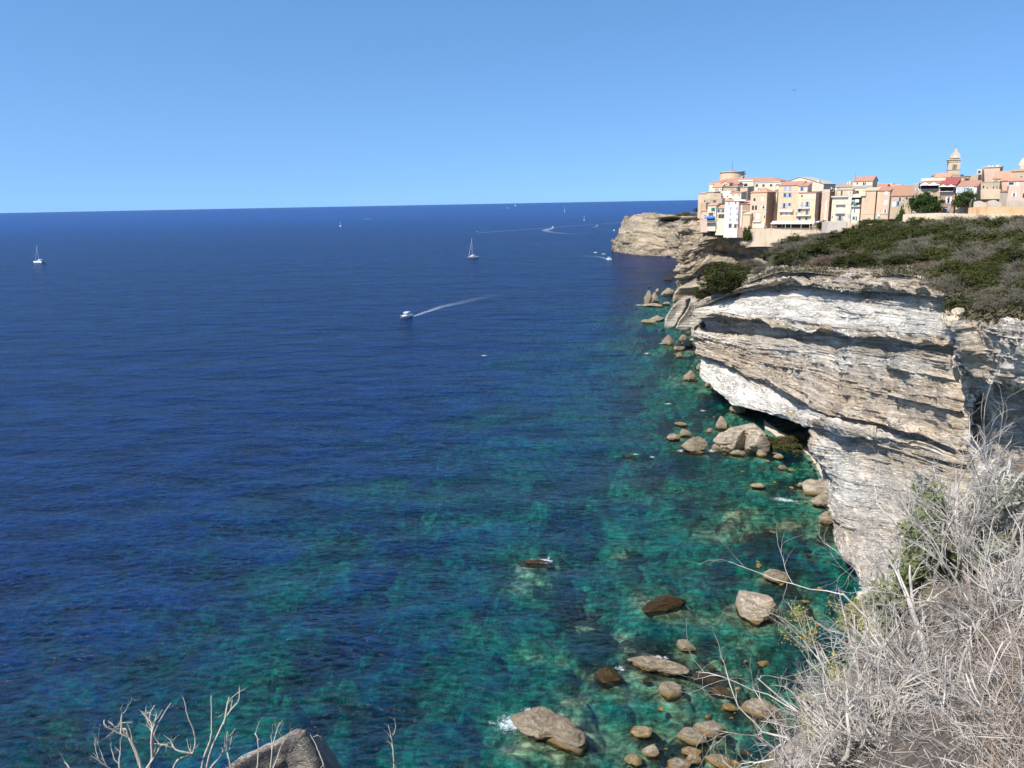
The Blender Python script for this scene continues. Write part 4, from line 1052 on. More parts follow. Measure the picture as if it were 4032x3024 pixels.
h = H_(1, 'house', 'pinkish house with a bright orange roof at the lower left', 300, 440, 1160, 1400, 449, 'pink', ('shed', 40, 'orange'), 8).win((320,1200,14,34,'p'),(385,1255,40,30,'p'),(385,1300,40,36,'p'),(320,1320,12,40,'p'))
h = H_(1, 'house', 'pale yellow house with a blue awning over its overhanging balcony', 430, 605, 1052, 1375, 446, 'cream', ('gable', 45, 'orange'), 8).win((545,1130,36,76,'g'),(500,1225,44,72,'k'),(635,1255,18,30,'p'),(565,1215,14,30,'p'))
h.balcony(405, 590, 1335, 1385, 1.8)
a0, z0 = h.uv(410, 1300); a1, z1 = h.uv(580, 1270); zc = z0
MB().hull([(a0, -2.3, z0 - .2), (a1, -2.3, z0 - .2), (a1, 0, z1), (a0, 0, z1)], [(a0, -2.3, z0 - .1), (a1, -2.3, z0 - .1), (a1, 0, z1 + .1), (a0, 0, z1 + .1)]).build('awning', BLUE, h.e)
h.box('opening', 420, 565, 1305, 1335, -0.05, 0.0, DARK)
h = H_(1, 'house', 'yellow house with sage shutters and a two-level orange roof', 598, 768, 1105, 1455, 445, 'cream', ('gable', 55, 'orange'), 9).win((652,1155,38,72,'e'),(740,1155,38,72,'e'),(680,1262,28,84,'k'),(738,1262,28,84,'k'),(632,1340,18,26,'p'))
h = H_(1, 'house', 'tall white house with blue-grey shutters in two columns', 765, 1052, 965, 1500, 440, 'white', ('gable', 28, 'orange'), 10)
h.win(*[(x, y, 30, 58, 'c') for x, y in ((858,1005),(890,1108),(1016,1103),(885,1218),(1020,1216),(880,1335),(1015,1332))], (1022,1105,20,50,'p'),(990,1000,28,46,'p'),(880,1450,26,86,'k'),(985,1458,24,80,'k'),(1030,1432,18,46,'p'))
h.box('roof_terrace', 958, 1190, 935, 962, -0.3, 4.0, WHITE)
h = H_(1, 'house', 'maroon-brown weathered house squeezed beside the tall white one', 1052, 1275, 1025, 1500, 438, 'brown', ('shed', 60, 'orange'), 9).win((1085,1260,20,60,'p'),(1165,1160,40,14,'p'),(1250,1030,20,60,'p')).band(1130, 1195, 1160, 14, .5)
h.box('drainpipe', 1098, 1104, 1040, 1480, -0.14, 0.0, TR)
# apricot tower house with hip roof
h = H_(1, 'house', 'apricot tower-like house with a hip roof and twin arched windows', 1272, 1612, 795, 1505, 433, 'orange', ('hip', 80, 'orange'), 12, side='brown', deep=1)
h.win((1330,1095,46,92,'a'),(1390,1095,46,92,'a'),(1520,930,52,76,'W'),(1542,1086,46,62,'w'),(1362,935,52,74,'p') ,(1428,1270,66,110,'W'),(1560,1275,22,60,'p'))
h.band(1272, 1612, 853, 5).band(1272, 1612, 1022, 5).band(1265, 1612, 1182, 5)
h.balcony(1345, 1497, 1290, 1350, 1.2, slab=26); h.chimney(1375, 715, 780, 48, 2.0).chimney(1447, 735, 770, 20, 1.0)
h.box('arch_wall', 1290, 1560, 1385, 1500, -0.5, 0.003, ST['cream'])
h = H_(1, 'annexe', 'lower apricot wing with a slanting stair wall left of the tower house', 1125, 1275, 1230, 1505, 432, 'orange', ('shed', 60, 'cream'), 8, deep=1)
h = H_(1, 'house', 'narrow cream house with stacked dark windows in the gap beside the tower house', 1735, 1815, 790, 1380, 442, 'cream', ('front', 45, 'orange'), 8).win((1748,965,30,80,'p'),(1745,1115,26,66,'p'),(1790,790,16,50,'p')).balcony(1735, 1805, 1010, 1055, 1.0)
h = H_(1, 'house', 'big apricot house with blue shutters and a red roof above the restaurant', 1820, 2300, 655, 1500, 432, 'orange', ('gable', 70, 'red'), 11, deep=1)
h.win((1968,712,44,100,'c'),(2068,712,44,100,'c'),(1965,845,42,92,'b'),(2062,845,42,92,'b'),(1950,1055,42,110,'b'),(2055,1030,38,66,'b'),(1950,1225,56,70,'W'),(2040,1225,56,70,'W'),(2210,1250,40,120,'p'))
h.band(1825, 2300, 780, 5); h.balcony(1860, 2130, 1095, 1130, 1.3, slab=45)
h.chimney(1875, 590, 640, 16, 0.5)
h = H_(2, 'house', 'sunny yellow house with three balconies and a tiled dormer storey', 100, 470, 800, 1500, 425, 'yellow', ('shed', 22, 'red'), 10, side='grey', deep=1)
h.win((190,863,40,50,'p'),(365,870,90,92,'p'),(192,1030,40,110,'c'),(296,1025,42,108,'b'),(145,1150,40,80,'b'),(290,1190,34,90,'b'),(145,1310,36,70,'b'),(280,1310,40,70,'b')).box('canvas_blind', 325, 408, 835, 900, -0.15, -0.06, CANVAS)
h.balcony(100, 340, 1050, 1105, 1.2, slab=8).balcony(80, 368, 1185, 1245, 1.3, slab=10).band(100, 470, 930, 5)
h = H_(2, 'penthouse', 'small roof storey with red tiles and grey shutters on top of the yellow house', 120, 302, 672, 800, 428, 'cream', ('shed', 70, 'red'), 7, deep=1).win((190,725,36,80,'b'))
# restaurant terrace roof
h = H_(1, 'restaurant', 'restaurant pavilion with a long cream canvas awning', 1745, 2520, 1415, 1500, 424, 'cream', None, 3, 'restaurant', deep=1)
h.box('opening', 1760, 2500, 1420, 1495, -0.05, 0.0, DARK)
a0, z0 = h.uv(1720, 1425); a1, z1 = h.uv(2510, 1372)
for (xa, xb) in ((1715, 2000), (2005, 2500)):
    a0, z0 = h.uv(xa, 1418); a1, z1 = h.uv(xb, 1418); _, zt = h.uv((xa + xb) / 2, 1362); _, zf = h.uv((xa + xb) / 2, 1415)
    MB().hull([(a0, -3.0, zf), (a1, -3.0, zf), (a1, 0.6, zt), (a0, 0.6, zt)], [(a0, -3.0, zf + .12), (a1, -3.0, zf + .12), (a1, 0.6, zt + .12), (a0, 0.6, zt + .12)]).build('awning', CANVAS, h.e)
for x in (1740, 1945, 2010, 2120, 2320, 2490):
    a0, zz = h.uv(x, 1418); MB().box(a0, -2.9, -0.2, a0 + .14, -2.76, h.uv(x, 1415)[1]).build('post', TR if x != 1945 else WOOD, h.e)
h = H_(2, 'house', 'blank pinkish block with a drainpipe, right of the yellow house', 570, 742, 795, 1345, 428, 'pink', ('flat', 55, 'pink'), 12, deep=3)
h.band(570, 735, 790, 6); h.box('drainpipe', 660, 666, 950, 1340, -0.14, 0.0, TR)
h = H_(2, 'house', 'slim shabby ochre house with barred windows in the alley', 730, 790, 700, 1370, 430, 'ochre', ('flat', 15, 'grey'), 9).win((760,990,20,50,'k'),(752,1110,22,60,'k'),(730,1310,40,90,'B'),(800,740,50,60,'p'))
h = H_(2, 'house', 'grey shed-roofed roof house with a white-framed dormer', 845, 1195, 690, 880, 426, 'ochre', ('shed', 80, 'grey'), 9).win((912,725,60,44,'w')).chimney(1040, 585, 640, 20, 5).chimney(1082, 565, 640, 24, 5).chimney(1165, 565, 640, 40, 6)
h = H_(2, 'house', 'tall cream house with three iron balconies above the rounded bastion', 775, 1178, 872, 1385, 416, 'cream', ('flat', 8, 'grey'), 9, deep=1)
h.band(780, 1175, 1028, 5).band(770, 1175, 1220, 5).band(780, 1108, 878, 16, 1.0)
h.balcony(862, 1048, 968, 1028, 1.2, slab=6).balcony(852, 1038, 1140, 1200, 1.2, slab=8).balcony(858, 1016, 1305, 1365, .9, slab=4)
h.win((942,1300,48,110,'b'),(955,995,70,60,'W'),(950,1130,70,80,'W'),(1125,1270,40,50,'c'),(1140,910,50,44,'W'),(788,1280,16,50,'p'),(1105,1175,50,36,'W'))
h = H_(2, 'house', 'peach roof-terrace house with an open dark doorway and a slanting top', 890, 1195, 740, 900, 421, 'peach', ('shed', 45, 'cream'), 7).win((975,805,34,100,'p'),(1148,800,36,30,'w')).balcony(780, 1090, 808, 865, 1.0)
h = H_(2, 'house', 'cream house with a tall red pitched roof and grey parapet band', 1192, 1590, 572, 900, 421, 'cream', ('gable', 80, 'red'), 9, deep=3)
h.win((1285,615,32,48,'p'),(1408,620,30,64,'p'),(1442,620,24,60,'p'),(1280,785,36,64,'k')).band(1195, 1560, 710, 5).box('parapet_band', 1195, 1565, 655, 705, -0.25, 0.003, ST['grey'])
MB().tube((h.u0 + .5, 1, h.h), (h.u0 + .5, 1, h.h + 4.5), 0.09, 0.05).build('flue', IRON, h.e)
h = H_(2, 'house', 'cream house with a covered balcony hung with laundry', 1172, 1362, 830, 1395, 412, 'cream', None, 8, deep=1).win((1228,1160,26,80,'w'),(1290,1160,50,80,'W'),(1268,1310,30,90,'w'),(1215,1300,30,70,'b'))
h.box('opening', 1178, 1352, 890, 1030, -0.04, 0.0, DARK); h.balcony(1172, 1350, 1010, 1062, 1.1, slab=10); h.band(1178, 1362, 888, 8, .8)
for k, (xa, xb, ya, yb, mt) in enumerate(((1255,1330,930,990,'w'), (1210,1275,985,1045,'g'), (1180,1240,940,980,'b'))):
    o = h.box('laundry', xa, xb, ya, yb, -1.22, -1.16, SH[mt]); 
h = H_(2, 'house', 'large blank peach gable wall house with a dark creeper stain', 1365, 1660, 760, 1400, 408, 'peach', ('shed', 55, 'cream'), 10, deep=1).box('stair_tower', 1368, 1455, 770, 860, -0.8, 0.003, ST['cream'])
h = H_(2, 'house', 'peach house with oval white shutters and a red shed roof', 1660, 1938, 762, 1400, 404, 'peach', ('shed', 70, 'red'), 9, deep=1)
h.win((1858,803,52,76,'W'),(1848,995,58,86,'W'),(1838,1160,34,76,'w'),(1836,1350,40,60,'B')).band(1400, 1938, 1228, 4, .1, IRON)
h.box('air_conditioner', 1685, 1730, 1228, 1268, -0.5, 0.0, WHITE)
h.box('green_door', 1675, 1735, 1265, 1365, -0.06, 0.0, plain('pale_green_door', (0.42, 0.62, 0.5)))
for j, (a, b_, yt, R_, rf) in enumerate(((1590, 1850, 700, 440, 'red'), (1640, 1950, 690, 452, 'orange'), (1840, 2120, 715, 446, 'orange'))):
    H_(2, 'house', ['back house whose red roof peeps over the blank peach wall', 'back house with a vivid orange roof between the peach houses', 'back house with a long low orange roof running down to the brown roof'][j], a, b_, yt, 900, R_, 'peach', ('gable', 62, rf), 9)
h = H_(3, 'house', 'weathered ochre house with a broad brown tiled roof, left of the leafy tree', -150, 240, 905, 1225, 392, 'ochre', ('gable', 155, 'brown'), 12, deep=2)
h.win((-90,1050,54,84,'W'),(-15,1040,40,90,'b'),(15,970,34,96,'p'),(138,945,44,60,'p'))
h = H_(3, 'house', 'narrow grey house strip between the brown roof and the white parasol terrace', 250, 350, 700, 1000, 392, 'grey', ('flat', 20, 'concrete'), 8).win((320,790,30,30,'w'))
h = H_(3, 'house', 'cream house with a loggia under two white parasols and green shutters', 355, 722, 680, 1180, 384, 'cream', ('shed', 42, 'red'), 10, deep=2)
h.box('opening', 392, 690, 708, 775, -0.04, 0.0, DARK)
h.win((420,900,30,80,'g'),(470,900,30,80,'g'),(590,900,36,84,'g')).box('lower_wall', 352, 712, 778, 1170, -0.5, 0.003, ST['ochre'])
h.box('attic_parapet', 360, 790, 585, 632, 4.0, 4.4, ST['cream'])
for x in (470, 620):
    cpx, cz = h.uv(x, 690); p = MB()
    n = 8; r = h.m(80); top = (cpx, -1.0, cz + h.m(22))
    p.add([(cpx + r * math.cos(2 * math.pi * i / n), -1.0 + r * math.sin(2 * math.pi * i / n), cz - h.m(22)) for i in range(n)] + [top], [(i, (i + 1) % n, n) for i in range(n)])
    p.build('parasol_canopy', WHITE, h.e)
h = H_(3, 'house', 'brown-fronted house with a carmine roof and a parasol terrace', 715, 1010, 705, 1200, 381, 'brown', ('shed', 110, 'carmine'), 10, deep=2)
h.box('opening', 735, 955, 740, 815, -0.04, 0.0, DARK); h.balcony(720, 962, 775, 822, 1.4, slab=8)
h.win((875,980,50,120,'w'),(860,1130,70,80,'c')).box('wall_render', 715, 965, 830, 900, -0.06, 0.003, ST['pink'])
for x in (790, 925):
    cpx, cz = h.uv(x, 722); p = MB(); n = 8; r = h.m(66); top = (cpx, -1.2, cz + h.m(16))
    p.add([(cpx + r * math.cos(2 * math.pi * i / n), -1.2 + r * math.sin(2 * math.pi * i / n), cz - h.m(16)) for i in range(n)] + [top], [(i, (i + 1) % n, n) for i in range(n)])
    p.build('parasol_canopy', WHITE, h.e)
h = H_(3, 'house', 'house with a wide glazed veranda and red roof beside the second tree', 1012, 1378, 738, 1150, 379, 'cream', ('shed', 85, 'red'), 10, side='grey', deep=2)
vf = h.box('veranda', 1018, 1308, 742, 850, -0.25, 0.003, WHITE); gp = plain('veranda_glass', (0.42, 0.50, 0.50), 0.2, 0.6)
for k in range(4):
    for r2_ in (0, 1): h.box('pane', 1026 + k * 71, 1090 + k * 71, 748 + r2_ * 52, 794 + r2_ * 50, -0.29, -0.248, gp, vf)
# church tower
h = H_(3, 'bell_tower', 'square stone bell tower with louvred twin arches and an onion-shaped gable crown', 862, 1092, 265, 560, 440, 'towerstone', None, 10.5, 'tower', n=(-0.45, -0.9))
for yy, ex, hh in ((262, 14, 22), (300, 6, 8), (440, 6, 10)):
    a, z0 = h.uv(862 - ex, yy + hh / 2); b, z1 = h.uv(1092 + ex, yy - hh / 2); o_ = ex * 0.02
    MB().box(a, -0.15 - o_, z0, b, h.d + .15 + o_, z1).build('cornice', ST['towerstone'], h.e)
for x in (962, 1001):
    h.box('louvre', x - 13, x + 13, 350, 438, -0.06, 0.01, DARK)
    for k in range(5): h.box('slat', x - 13, x + 13, 366 + k * 16, 371 + k * 16, -0.12, -0.05, TR)
u0, z0 = h.uv(905, 240); u1, _ = h.uv(1082, 240); c_ = (u0 + u1) / 2; w_ = (u1 - u0) / 2; s_ = h.m(1)
prof = [(1.0, 0), (1.0, 18), (0.93, 44), (0.72, 66), (0.42, 84), (0.25, 104), (0.16, 130), (0.06, 142)]
pts = [(c_ + w_ * a, z0 + b * s_) for a, b in prof] + [(c_ - w_ * a, z0 + b * s_) for a, b in prof[::-1]]
MB().hull([(x, 0.3, z) for x, z in pts], [(x, h.d - .3, z) for x, z in pts]).build('crown', ST['towerstone'], h.e)
h.box('niche', 980, 1012, 190, 222, 0.2, 0.31, WHITE)
MB().tube((c_, 5, z0 + 140 * s_), (c_, 5, z0 + 195 * s_), 0.06).build('finial', IRON, h.e)
for args in [
 (3,'house','ochre back house with a long pale roof just left of the bell tower',560,880,545,640,425,'ochre',('shed',40,'grey'),9),
 (3,'house','orange-pitched back house at the foot of the bell tower',620,900,580,660,418,'orange',('shed',70,'orange'),8),
 (3,'house','grey-brown house block right below the bell tower',930,1085,550,700,410,'grey',('flat',20,'grey'),9),
 (3,'house','greenish-grey house with one dark window right of the bell tower',1085,1280,560,690,406,'ochre',('shed',12,'grey'),9),
 (3,'house','plain sand house between the dark-window house and the pink block',1262,1400,545,680,404,'ochre',('flat',14,'ochre'),9),
 (3,'house','high pinkish block with a row of chimneys on the skyline',1465,1785,400,600,418,'pink',('shed',22,'cream'),10),
 (3,'house','lower pink wing with a shaded glass corner left of the high block',1372,1470,445,600,414,'pink',('flat',12,'pink'),8),
 (3,'house','house with two stepped orange roofs in the upper right',1650,1960,600,720,398,'cream',('shed',110,'orange'),9),
 (3,'house','peach house under the stepped orange roofs with a white dish',1780,1930,640,800,388,'pink',('shed',60,'orange'),9),
 (3,'house','tall pinkish corner house with an iron flue at the right skyline',1975,2260,470,640,392,'ochre',('shed',35,'orange'),10),
 (3,'house','crumbling ochre house with four ragged dark openings',1380,1780,680,960,384,'ochre',('flat',24,'grey'),9),
 (3,'house','pink house with a dark terrace opening at the right edge',1930,2300,640,960,376,'pink',('shed',55,'orange'),10),
 (3,'house','small shed-like house with a grey gate under the dark lintel',1780,1928,830,960,379,'grey',('shed',12,'brown'),7)]:
    h = H_(*args)
    L_ = args[2]
    if 'one dark window' in L_: h.win((1200,615,44,58,'k'))
    if 'high pinkish' in L_: h.chimney(1572, 365, 410, 26, 3).chimney(1635, 365, 410, 26, 3).chimney(1725, 355, 405, 50, 3).chimney(1490, 410, 440, 18, 3)
    if 'shaded glass' in L_: h.win((1418,480,56,60,'p'))
    if 'ragged' in L_: h.win((1490,745,34,60,'p'),(1560,762,40,34,'p'),(1668,755,30,50,'p'),(1730,752,20,50,'p')).box('lower_wall', 1380, 1780, 790, 960, -1.0, 0.003, ST['stone'])
    if 'dark terrace' in L_: h.win((1980,685,110,70,'p'),(2090,695,40,70,'W'),(2030,885,40,70,'w'),(2200,895,34,90,'p'))
    if 'stepped' in L_: h.win((1560+130,645,60,40,'p'),(1730,645,30,40,'p'))
    if 'corner house' in L_: h.win((2160,560,50,30,'p'))
h = H_(3, 'lantern_tower', 'small round cupola turret at the right edge of the skyline', 2140, 2240, 360, 470, 410, 'peach', None, 6, 'tower')
ring(MB(), 2.3, h.h, 1.0, h.h + 3.0).build('cupola', ST['peach'], h.e).location = ((h.u0 + h.u1) / 2, 3, 0)

# defensive and garden walls
def wall(label, pts, thick, mat, name='stone_wall', down=4.0, cat='wall'):
    """pts: (px, ytop, R) along the wall; vertical wall with real thickness"""
    T_ = np.array([at_r(x, y, R) for x, y, R in pts])
    t = np.linspace(0, len(T_) - 1, (len(T_) - 1) * 14 + 1); T_ = catmull(T_, t, 0.3)
    dirs = T_[:, :2] / np.linalg.norm(T_[:, :2], axis=1)[:, None]
    V = []; nn = fbm(T_[:, 0] * .6, T_[:, 1] * .6, None, 9, 3) * 0.18
    for p, d, q in zip(T_, dirs, nn):
        V += [(p[0], p[1], p[2] - down), (p[0], p[1], p[2] + q), (p[0] + d[0] * thick, p[1] + d[1] * thick, p[2] + q), (p[0] + d[0] * thick, p[1] + d[1] * thick, p[2] - down)]
    n = len(T_); fs = []
    for i in range(n - 1):
        a, b = i * 4, i * 4 + 4
        fs += [(a, b, b + 1, a + 1), (a + 1, b + 1, b + 2, a + 2), (a + 2, b + 2, b + 3, a + 3)]
    fs += [(0, 1, 2, 3), (4 * n - 1, 4 * n - 2, 4 * n - 3, 4 * n - 4)]
    c = T_.mean(0); o = mesh_np(name, np.array(V) - c, fs, ST[mat]); o.location = c
    return tag(o, label, cat)
wall('pale stone retaining wall carrying the restaurant terrace', [(2950,903,428),(3020,901,426),(3100,903,423),(3180,905,420),(3250,900,418)], 14, 'stone', down=9)
wall('rounded grey bastion wall below the tall cream balcony house', [(3234,890,421),(3238,876,408),(3260,874,402),(3300,875,399),(3335,872,398)], 12, 'concrete', 'bastion', down=8)
wall('long plain peach wall from the bastion to the cypress', [(3330,876,399),(3380,880,395),(3450,882,390),(3540,882,384),(3566,880,383)], 2.5, 'peach', down=8)
wall('pink-white rampart wall below the two leafy trees', [(3556,845,372),(3600,842,369),(3700,840,364),(3815,844,358),(3930,845,352),(4040,846,346),(4200,842,338)], 10, 'stone', down=12)
wall('rust-stained orange upper wall at the right edge', [(3814,818,364),(3860,815,360),(3950,814,356),(4040,812,350),(4200,808,340)], 9, 'rust', down=9)
wall('curved buttress wall beside the second tree', [(3816,818,364),(3818,800,366),(3826,785,369),(3840,777,374)], 1.2, 'concrete', 'buttress', down=9)
for k, (a, b, y) in enumerate(((3832, 3885, 795), (3887, 3945, 792), (3970, 4032, 792))):
    wall(['leftmost', 'middle', 'rightmost'][k] + ' of three low walled garden sheds above the rusty wall', [(a, y + 12, 370), (a + 3, y, 369), ((a + b) / 2, y - 4, 368), (b, y + 8, 366)], 5, 'concrete', 'garden_wall', down=5)
M['stair'] = ST['concrete']
# people on the restaurant terrace
PC_ = {k: plain('cloth_' + k, c, 0.9) for k, c in dict(red=(0.6, 0.04, 0.03), white=(0.75, 0.74, 0.72), pink=(0.55, 0.22, 0.32), dark=(0.04, 0.04, 0.06), blue=(0.12, 0.2, 0.4)).items()}
SKIN = plain('skin', (0.45, 0.27, 0.18), 0.6); HAIR = plain('hair', (0.05, 0.03, 0.02), 0.7)
def person(x, y, R, top, bot, label, rz=0.0, sit=False):
    p = at_r(x, y, R)
    V = [(0, 0, .92), (0, 0, 1.12), (0, 0, 1.36), (0, -.01, 1.5), (0, -.02, 1.64), (0, -.01, 1.75), (.1, 0, .9), (.11, -.04, .5), (.11, 0, .08), (.12, -.12, .04), (-.1, 0, .9), (-.12, .02, .5), (-.12, .08, .08), (-.12, -.05, .04),
         (.2, 0, 1.38), (.27, .02, 1.1), (.25, -.1, .86), (.24, -.13, .76), (-.2, 0, 1.38), (-.27, .02, 1.1), (-.25, -.1, .86), (-.24, -.13, .76)]
    E = [(0, 1), (1, 2), (2, 3), (3, 4), (4, 5), (0, 6), (6, 7), (7, 8), (8, 9), (0, 10), (10, 11), (11, 12), (12, 13), (2, 14), (14, 15), (15, 16), (16, 17), (2, 18), (18, 19), (19, 20), (20, 21)]
    r = [.15, .13, .16, .06, .095, .085, .095, .065, .045, .04, .095, .065, .045, .04, .06, .045, .034, .04, .06, .045, .034, .04]
    me = bpy.data.meshes.new('person'); me.from_pydata(V, E, []); me.skin_vertices or me.attributes
    o = bpy.data.objects.new('person', me); COL.objects.link(o)
    md = o.modifiers.new('skin', 'SKIN'); bm_ = o.modifiers.new('sub', 'SUBSURF'); bm_.levels = bm_.render_levels = 1
    if not me.skin_vertices: me.skin_vertices.new()
    for i, v in enumerate(me.skin_vertices[0].data): v.radius = (r[i], r[i]); v.use_root = (i == 0)
    me.materials.append(SKIN)
    o.location = p; o.rotation_euler = (0, 0, rz)
    # clothing shells
    def shell(name, rings, mat):
        mb = MB(); n = 10
        for (za, ra, rb, xo), (zb, rc, rd, xp) in zip(rings[:-1], rings[1:]):
            A_ = [(xo + ra * math.cos(2 * math.pi * i / n), rb * math.sin(2 * math.pi * i / n), za) for i in range(n)]
            B_ = [(xp + rc * math.cos(2 * math.pi * i / n), rd * math.sin(2 * math.pi * i / n), zb) for i in range(n)]
            mb.hull(A_, B_)
        return mb.build(name, mat, o)
    shell('shirt', [(.88, .19, .14, 0), (1.1, .18, .14, 0), (1.38, .24, .14, 0), (1.46, .1, .09, 0)], PC_[top])
    for sx in (-1, 1): shell('sleeve', [(1.14, .07, .07, sx * .26), (1.4, .08, .08, sx * .2)], PC_[top])
    for sx in (-1, 1): shell('trouser_leg', [(.45, .085, .085, sx * .115), (.92, .12, .12, sx * .09)], PC_[bot])
    shell('hair', [(1.70, .105, .11, 0), (1.78, .10, .105, 0), (1.85, .05, .05, 0)], HAIR)
    return tag(o, label, 'person')
PR = 418.5
for a in [(2700+1590/5.027,600+1512/5.027,'white','blue','person in a white top standing left of the arched side door'),(2700+1565/5.027,600+1512/5.027,'dark','dark','person in dark clothes beside the white-shirted one by the door'),
          (2700+1690/5.027,600+1510/5.027,'white','red','person in a white top and red shorts at the awning corner'),(2700+1718/5.027,600+1510/5.027,'red','red','person dressed all in red at the awning corner'),
          (2700+1785/5.027,600+1508/5.027,'white','dark','person in white under the left end of the awning'),(3120+365/5.027,600+1510/5.027,'pink','dark','person in pink at the right end of the awning'),
          (3120+398/5.027,600+1510/5.027,'white','dark','person in white between two others right of the awning'),(3120+460/5.027,600+1508/5.027,'white','pink','person in white near the pale parasol'),
          (3120+485/5.027,600+1508/5.027,'pink','white','person in pink farthest right by the green shrub')]:
    person(a[0], a[1] + 2, PR, a[2], a[3], a[4], 0.4)
# terrace railing
rb = MB(); rp = [at_r(x, 903 + (x - 3020) * 0.01, 419) for x in np.linspace(3000, 3225, 46)]
for p, q in zip(rp[:-1], rp[1:]): rb.tube((p[0], p[1], p[2] + 1.0), (q[0], q[1], q[2] + 1.0), .03, n=4)
for p in rp: rb.tube(p, (p[0], p[1], p[2] + 1.0), .02, n=4)
tag(rb.build('railing', IRON), 'dark iron railing along the restaurant terrace', 'railing')
# white parasol beside the awning and pale gatepost
p = at_r(3205, 890, 416); e = empty('parasol', p); tag(e, 'closed white parasol post at the right end of the restaurant awning', 'parasol')
MB().tube((0, 0, -1), (0, 0, 4.2), .05).build('pole', WHITE, e); MB().tube((0, 0, 1.6), (0, 0, 4.1), .28, .06, 8).build('folded_canopy', WHITE, e)
p = at_r(3222, 892, 417); e = empty('parasol', p); tag(e, 'open lilac-white parasol right of the closed one', 'parasol')
MB().tube((0, 0, -1), (0, 0, 2.7), .05).build('pole', WHITE, e)
c8 = [(2.0 * math.cos(i * math.pi / 4), 2.0 * math.sin(i * math.pi / 4), 2.1) for i in range(8)]
MB().add(c8 + [(0, 0, 2.8)], [(i, (i + 1) % 8, 8) for i in range(8)] + [tuple(range(7, -1, -1))]).build('canopy', plain('lilac_canvas', (0.6, 0.58, 0.72)), e)

# ------------------------------------------------------------------ vegetation
def leaf_mat(name, a, b, dead=None, trans=0.25, tint=0.35):
    t = NT(name)
    oi = t.N('ShaderNodeObjectInfo').outputs['Random']
    n = t.noise(t.coord((1, 1, 1), 'pos'), 0.9, 3)
    at = t.N('ShaderNodeAttribute', attribute_name='rnd').outputs['Fac']
    c = t.mix(at, a, b)
    c = t.mix(t.math('MULTIPLY', oi, tint), c, dead or b)
    c = t.mix(t.ramp(n, [(0.35, 0.0), (0.65, 0.45)]), c, b)
    d = t.N('ShaderNodeBsdfDiffuse', {'Color': c}); tl = t.N('ShaderNodeBsdfTranslucent', {'Color': c})
    m = t.N('ShaderNodeMixShader', {0: trans, 1: d.outputs[0], 2: tl.outputs[0]})
    t.L(m.outputs[0], t.out.inputs[0]); return t.m
LM = {'dark': leaf_mat('juniper_leaves', (0.030, 0.042, 0.016), (0.095, 0.105, 0.032), (0.060, 0.062, 0.030)), 'olive': leaf_mat('mastic_leaves', (0.042, 0.055, 0.021), (0.115, 0.118, 0.034), (0.09, 0.09, 0.036)),
      'grey': leaf_mat('dry_twigs', (0.10, 0.088, 0.062), (0.205, 0.18, 0.135), (0.13, 0.115, 0.08), 0.1), 'brown': leaf_mat('brown_heath', (0.12, 0.085, 0.06), (0.20, 0.15, 0.11), (0.15, 0.11, 0.09), 0.1),
      'tree': leaf_mat('tree_leaves', (0.03, 0.055, 0.02), (0.08, 0.115, 0.035)), 'core': None}
LM['under'] = leaf_mat('undergrowth_leaves', (0.05, 0.05, 0.028), (0.13, 0.115, 0.07), (0.1, 0.09, 0.05), 0.1)
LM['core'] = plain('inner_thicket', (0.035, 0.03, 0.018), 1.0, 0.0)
BARK = plain('grey_bark', (0.24, 0.21, 0.18), 0.95, 0.1)

def leaf_cloud(seed, n_leaf, size, clumps, flat=0.8, twig=False, rad=1.0, zc=0.35, squash=0.75, inner=0.35, spread=0.2):
    rg = np.random.RandomState(seed)
    # clump centres on an uneven dome
    cc = rg.normal(size=(clumps, 3)); cc[:, 2] = np.abs(cc[:, 2]) * 0.9 - 0.15; cc /= np.linalg.norm(cc, axis=1)[:, None]
    rr = rg.uniform(inner, 1.0, clumps) ** 0.5 * rg.uniform(0.8, 1.08, clumps)
    cc = cc * rr[:, None] * np.array([1, 1, squash]) * rad; cc[:, 2] += zc * 0.3
    k = rg.randint(0, clumps, n_leaf)
    cs = rg.uniform(0.7, 1.4, clumps)
    off = rg.normal(size=(n_leaf, 3)) * spread * np.array([1, 1, 0.45])[None] * cs[k][:, None]
    c = cc[k] + off * rad
    a = rg.uniform(0, 2 * math.pi, n_leaf); tilt = rg.normal(size=n_leaf) * (1 - flat) * 1.6 + rg.normal(size=n_leaf) * 0.35
    u = np.stack([np.cos(a), np.sin(a), np.sin(tilt) * 0.6], 1)
    b = a + math.pi / 2
    v = np.stack([np.cos(b) * np.cos(tilt), np.sin(b) * np.cos(tilt), np.sin(tilt)], 1)
    s = size * rg.uniform(0.6, 1.4, n_leaf)[:, None]
    if twig:
        u = rg.normal(size=(n_leaf, 3)); u += cc[k] * 1.6; u[:, 2] += 0.3; u /= np.linalg.norm(u, axis=1)[:, None]
        v = np.cross(u, rg.normal(size=(n_leaf, 3))); v /= np.linalg.norm(v, axis=1)[:, None]
        u = u * s * 2.6; v = v * s * 0.16
    else:
        u = u * s; v = v * s * 0.62
    V = np.stack([c - u - v * 0.4, c - v, c + u, c + v], 1).reshape(-1, 3)
    rnd = np.repeat(np.clip(rg.rand(n_leaf) * 0.5 + (cs[k] - 0.7) * 0.7, 0, 1), 4)
    return V, np.arange(n_leaf * 4).reshape(-1, 4), rnd

def leaf_obj(name, data, mat, parent=None):
    V, Fq, rnd = data
    o = mesh_np(name, V, Fq, mat, parent); fattr(o, 'rnd', rnd); return o

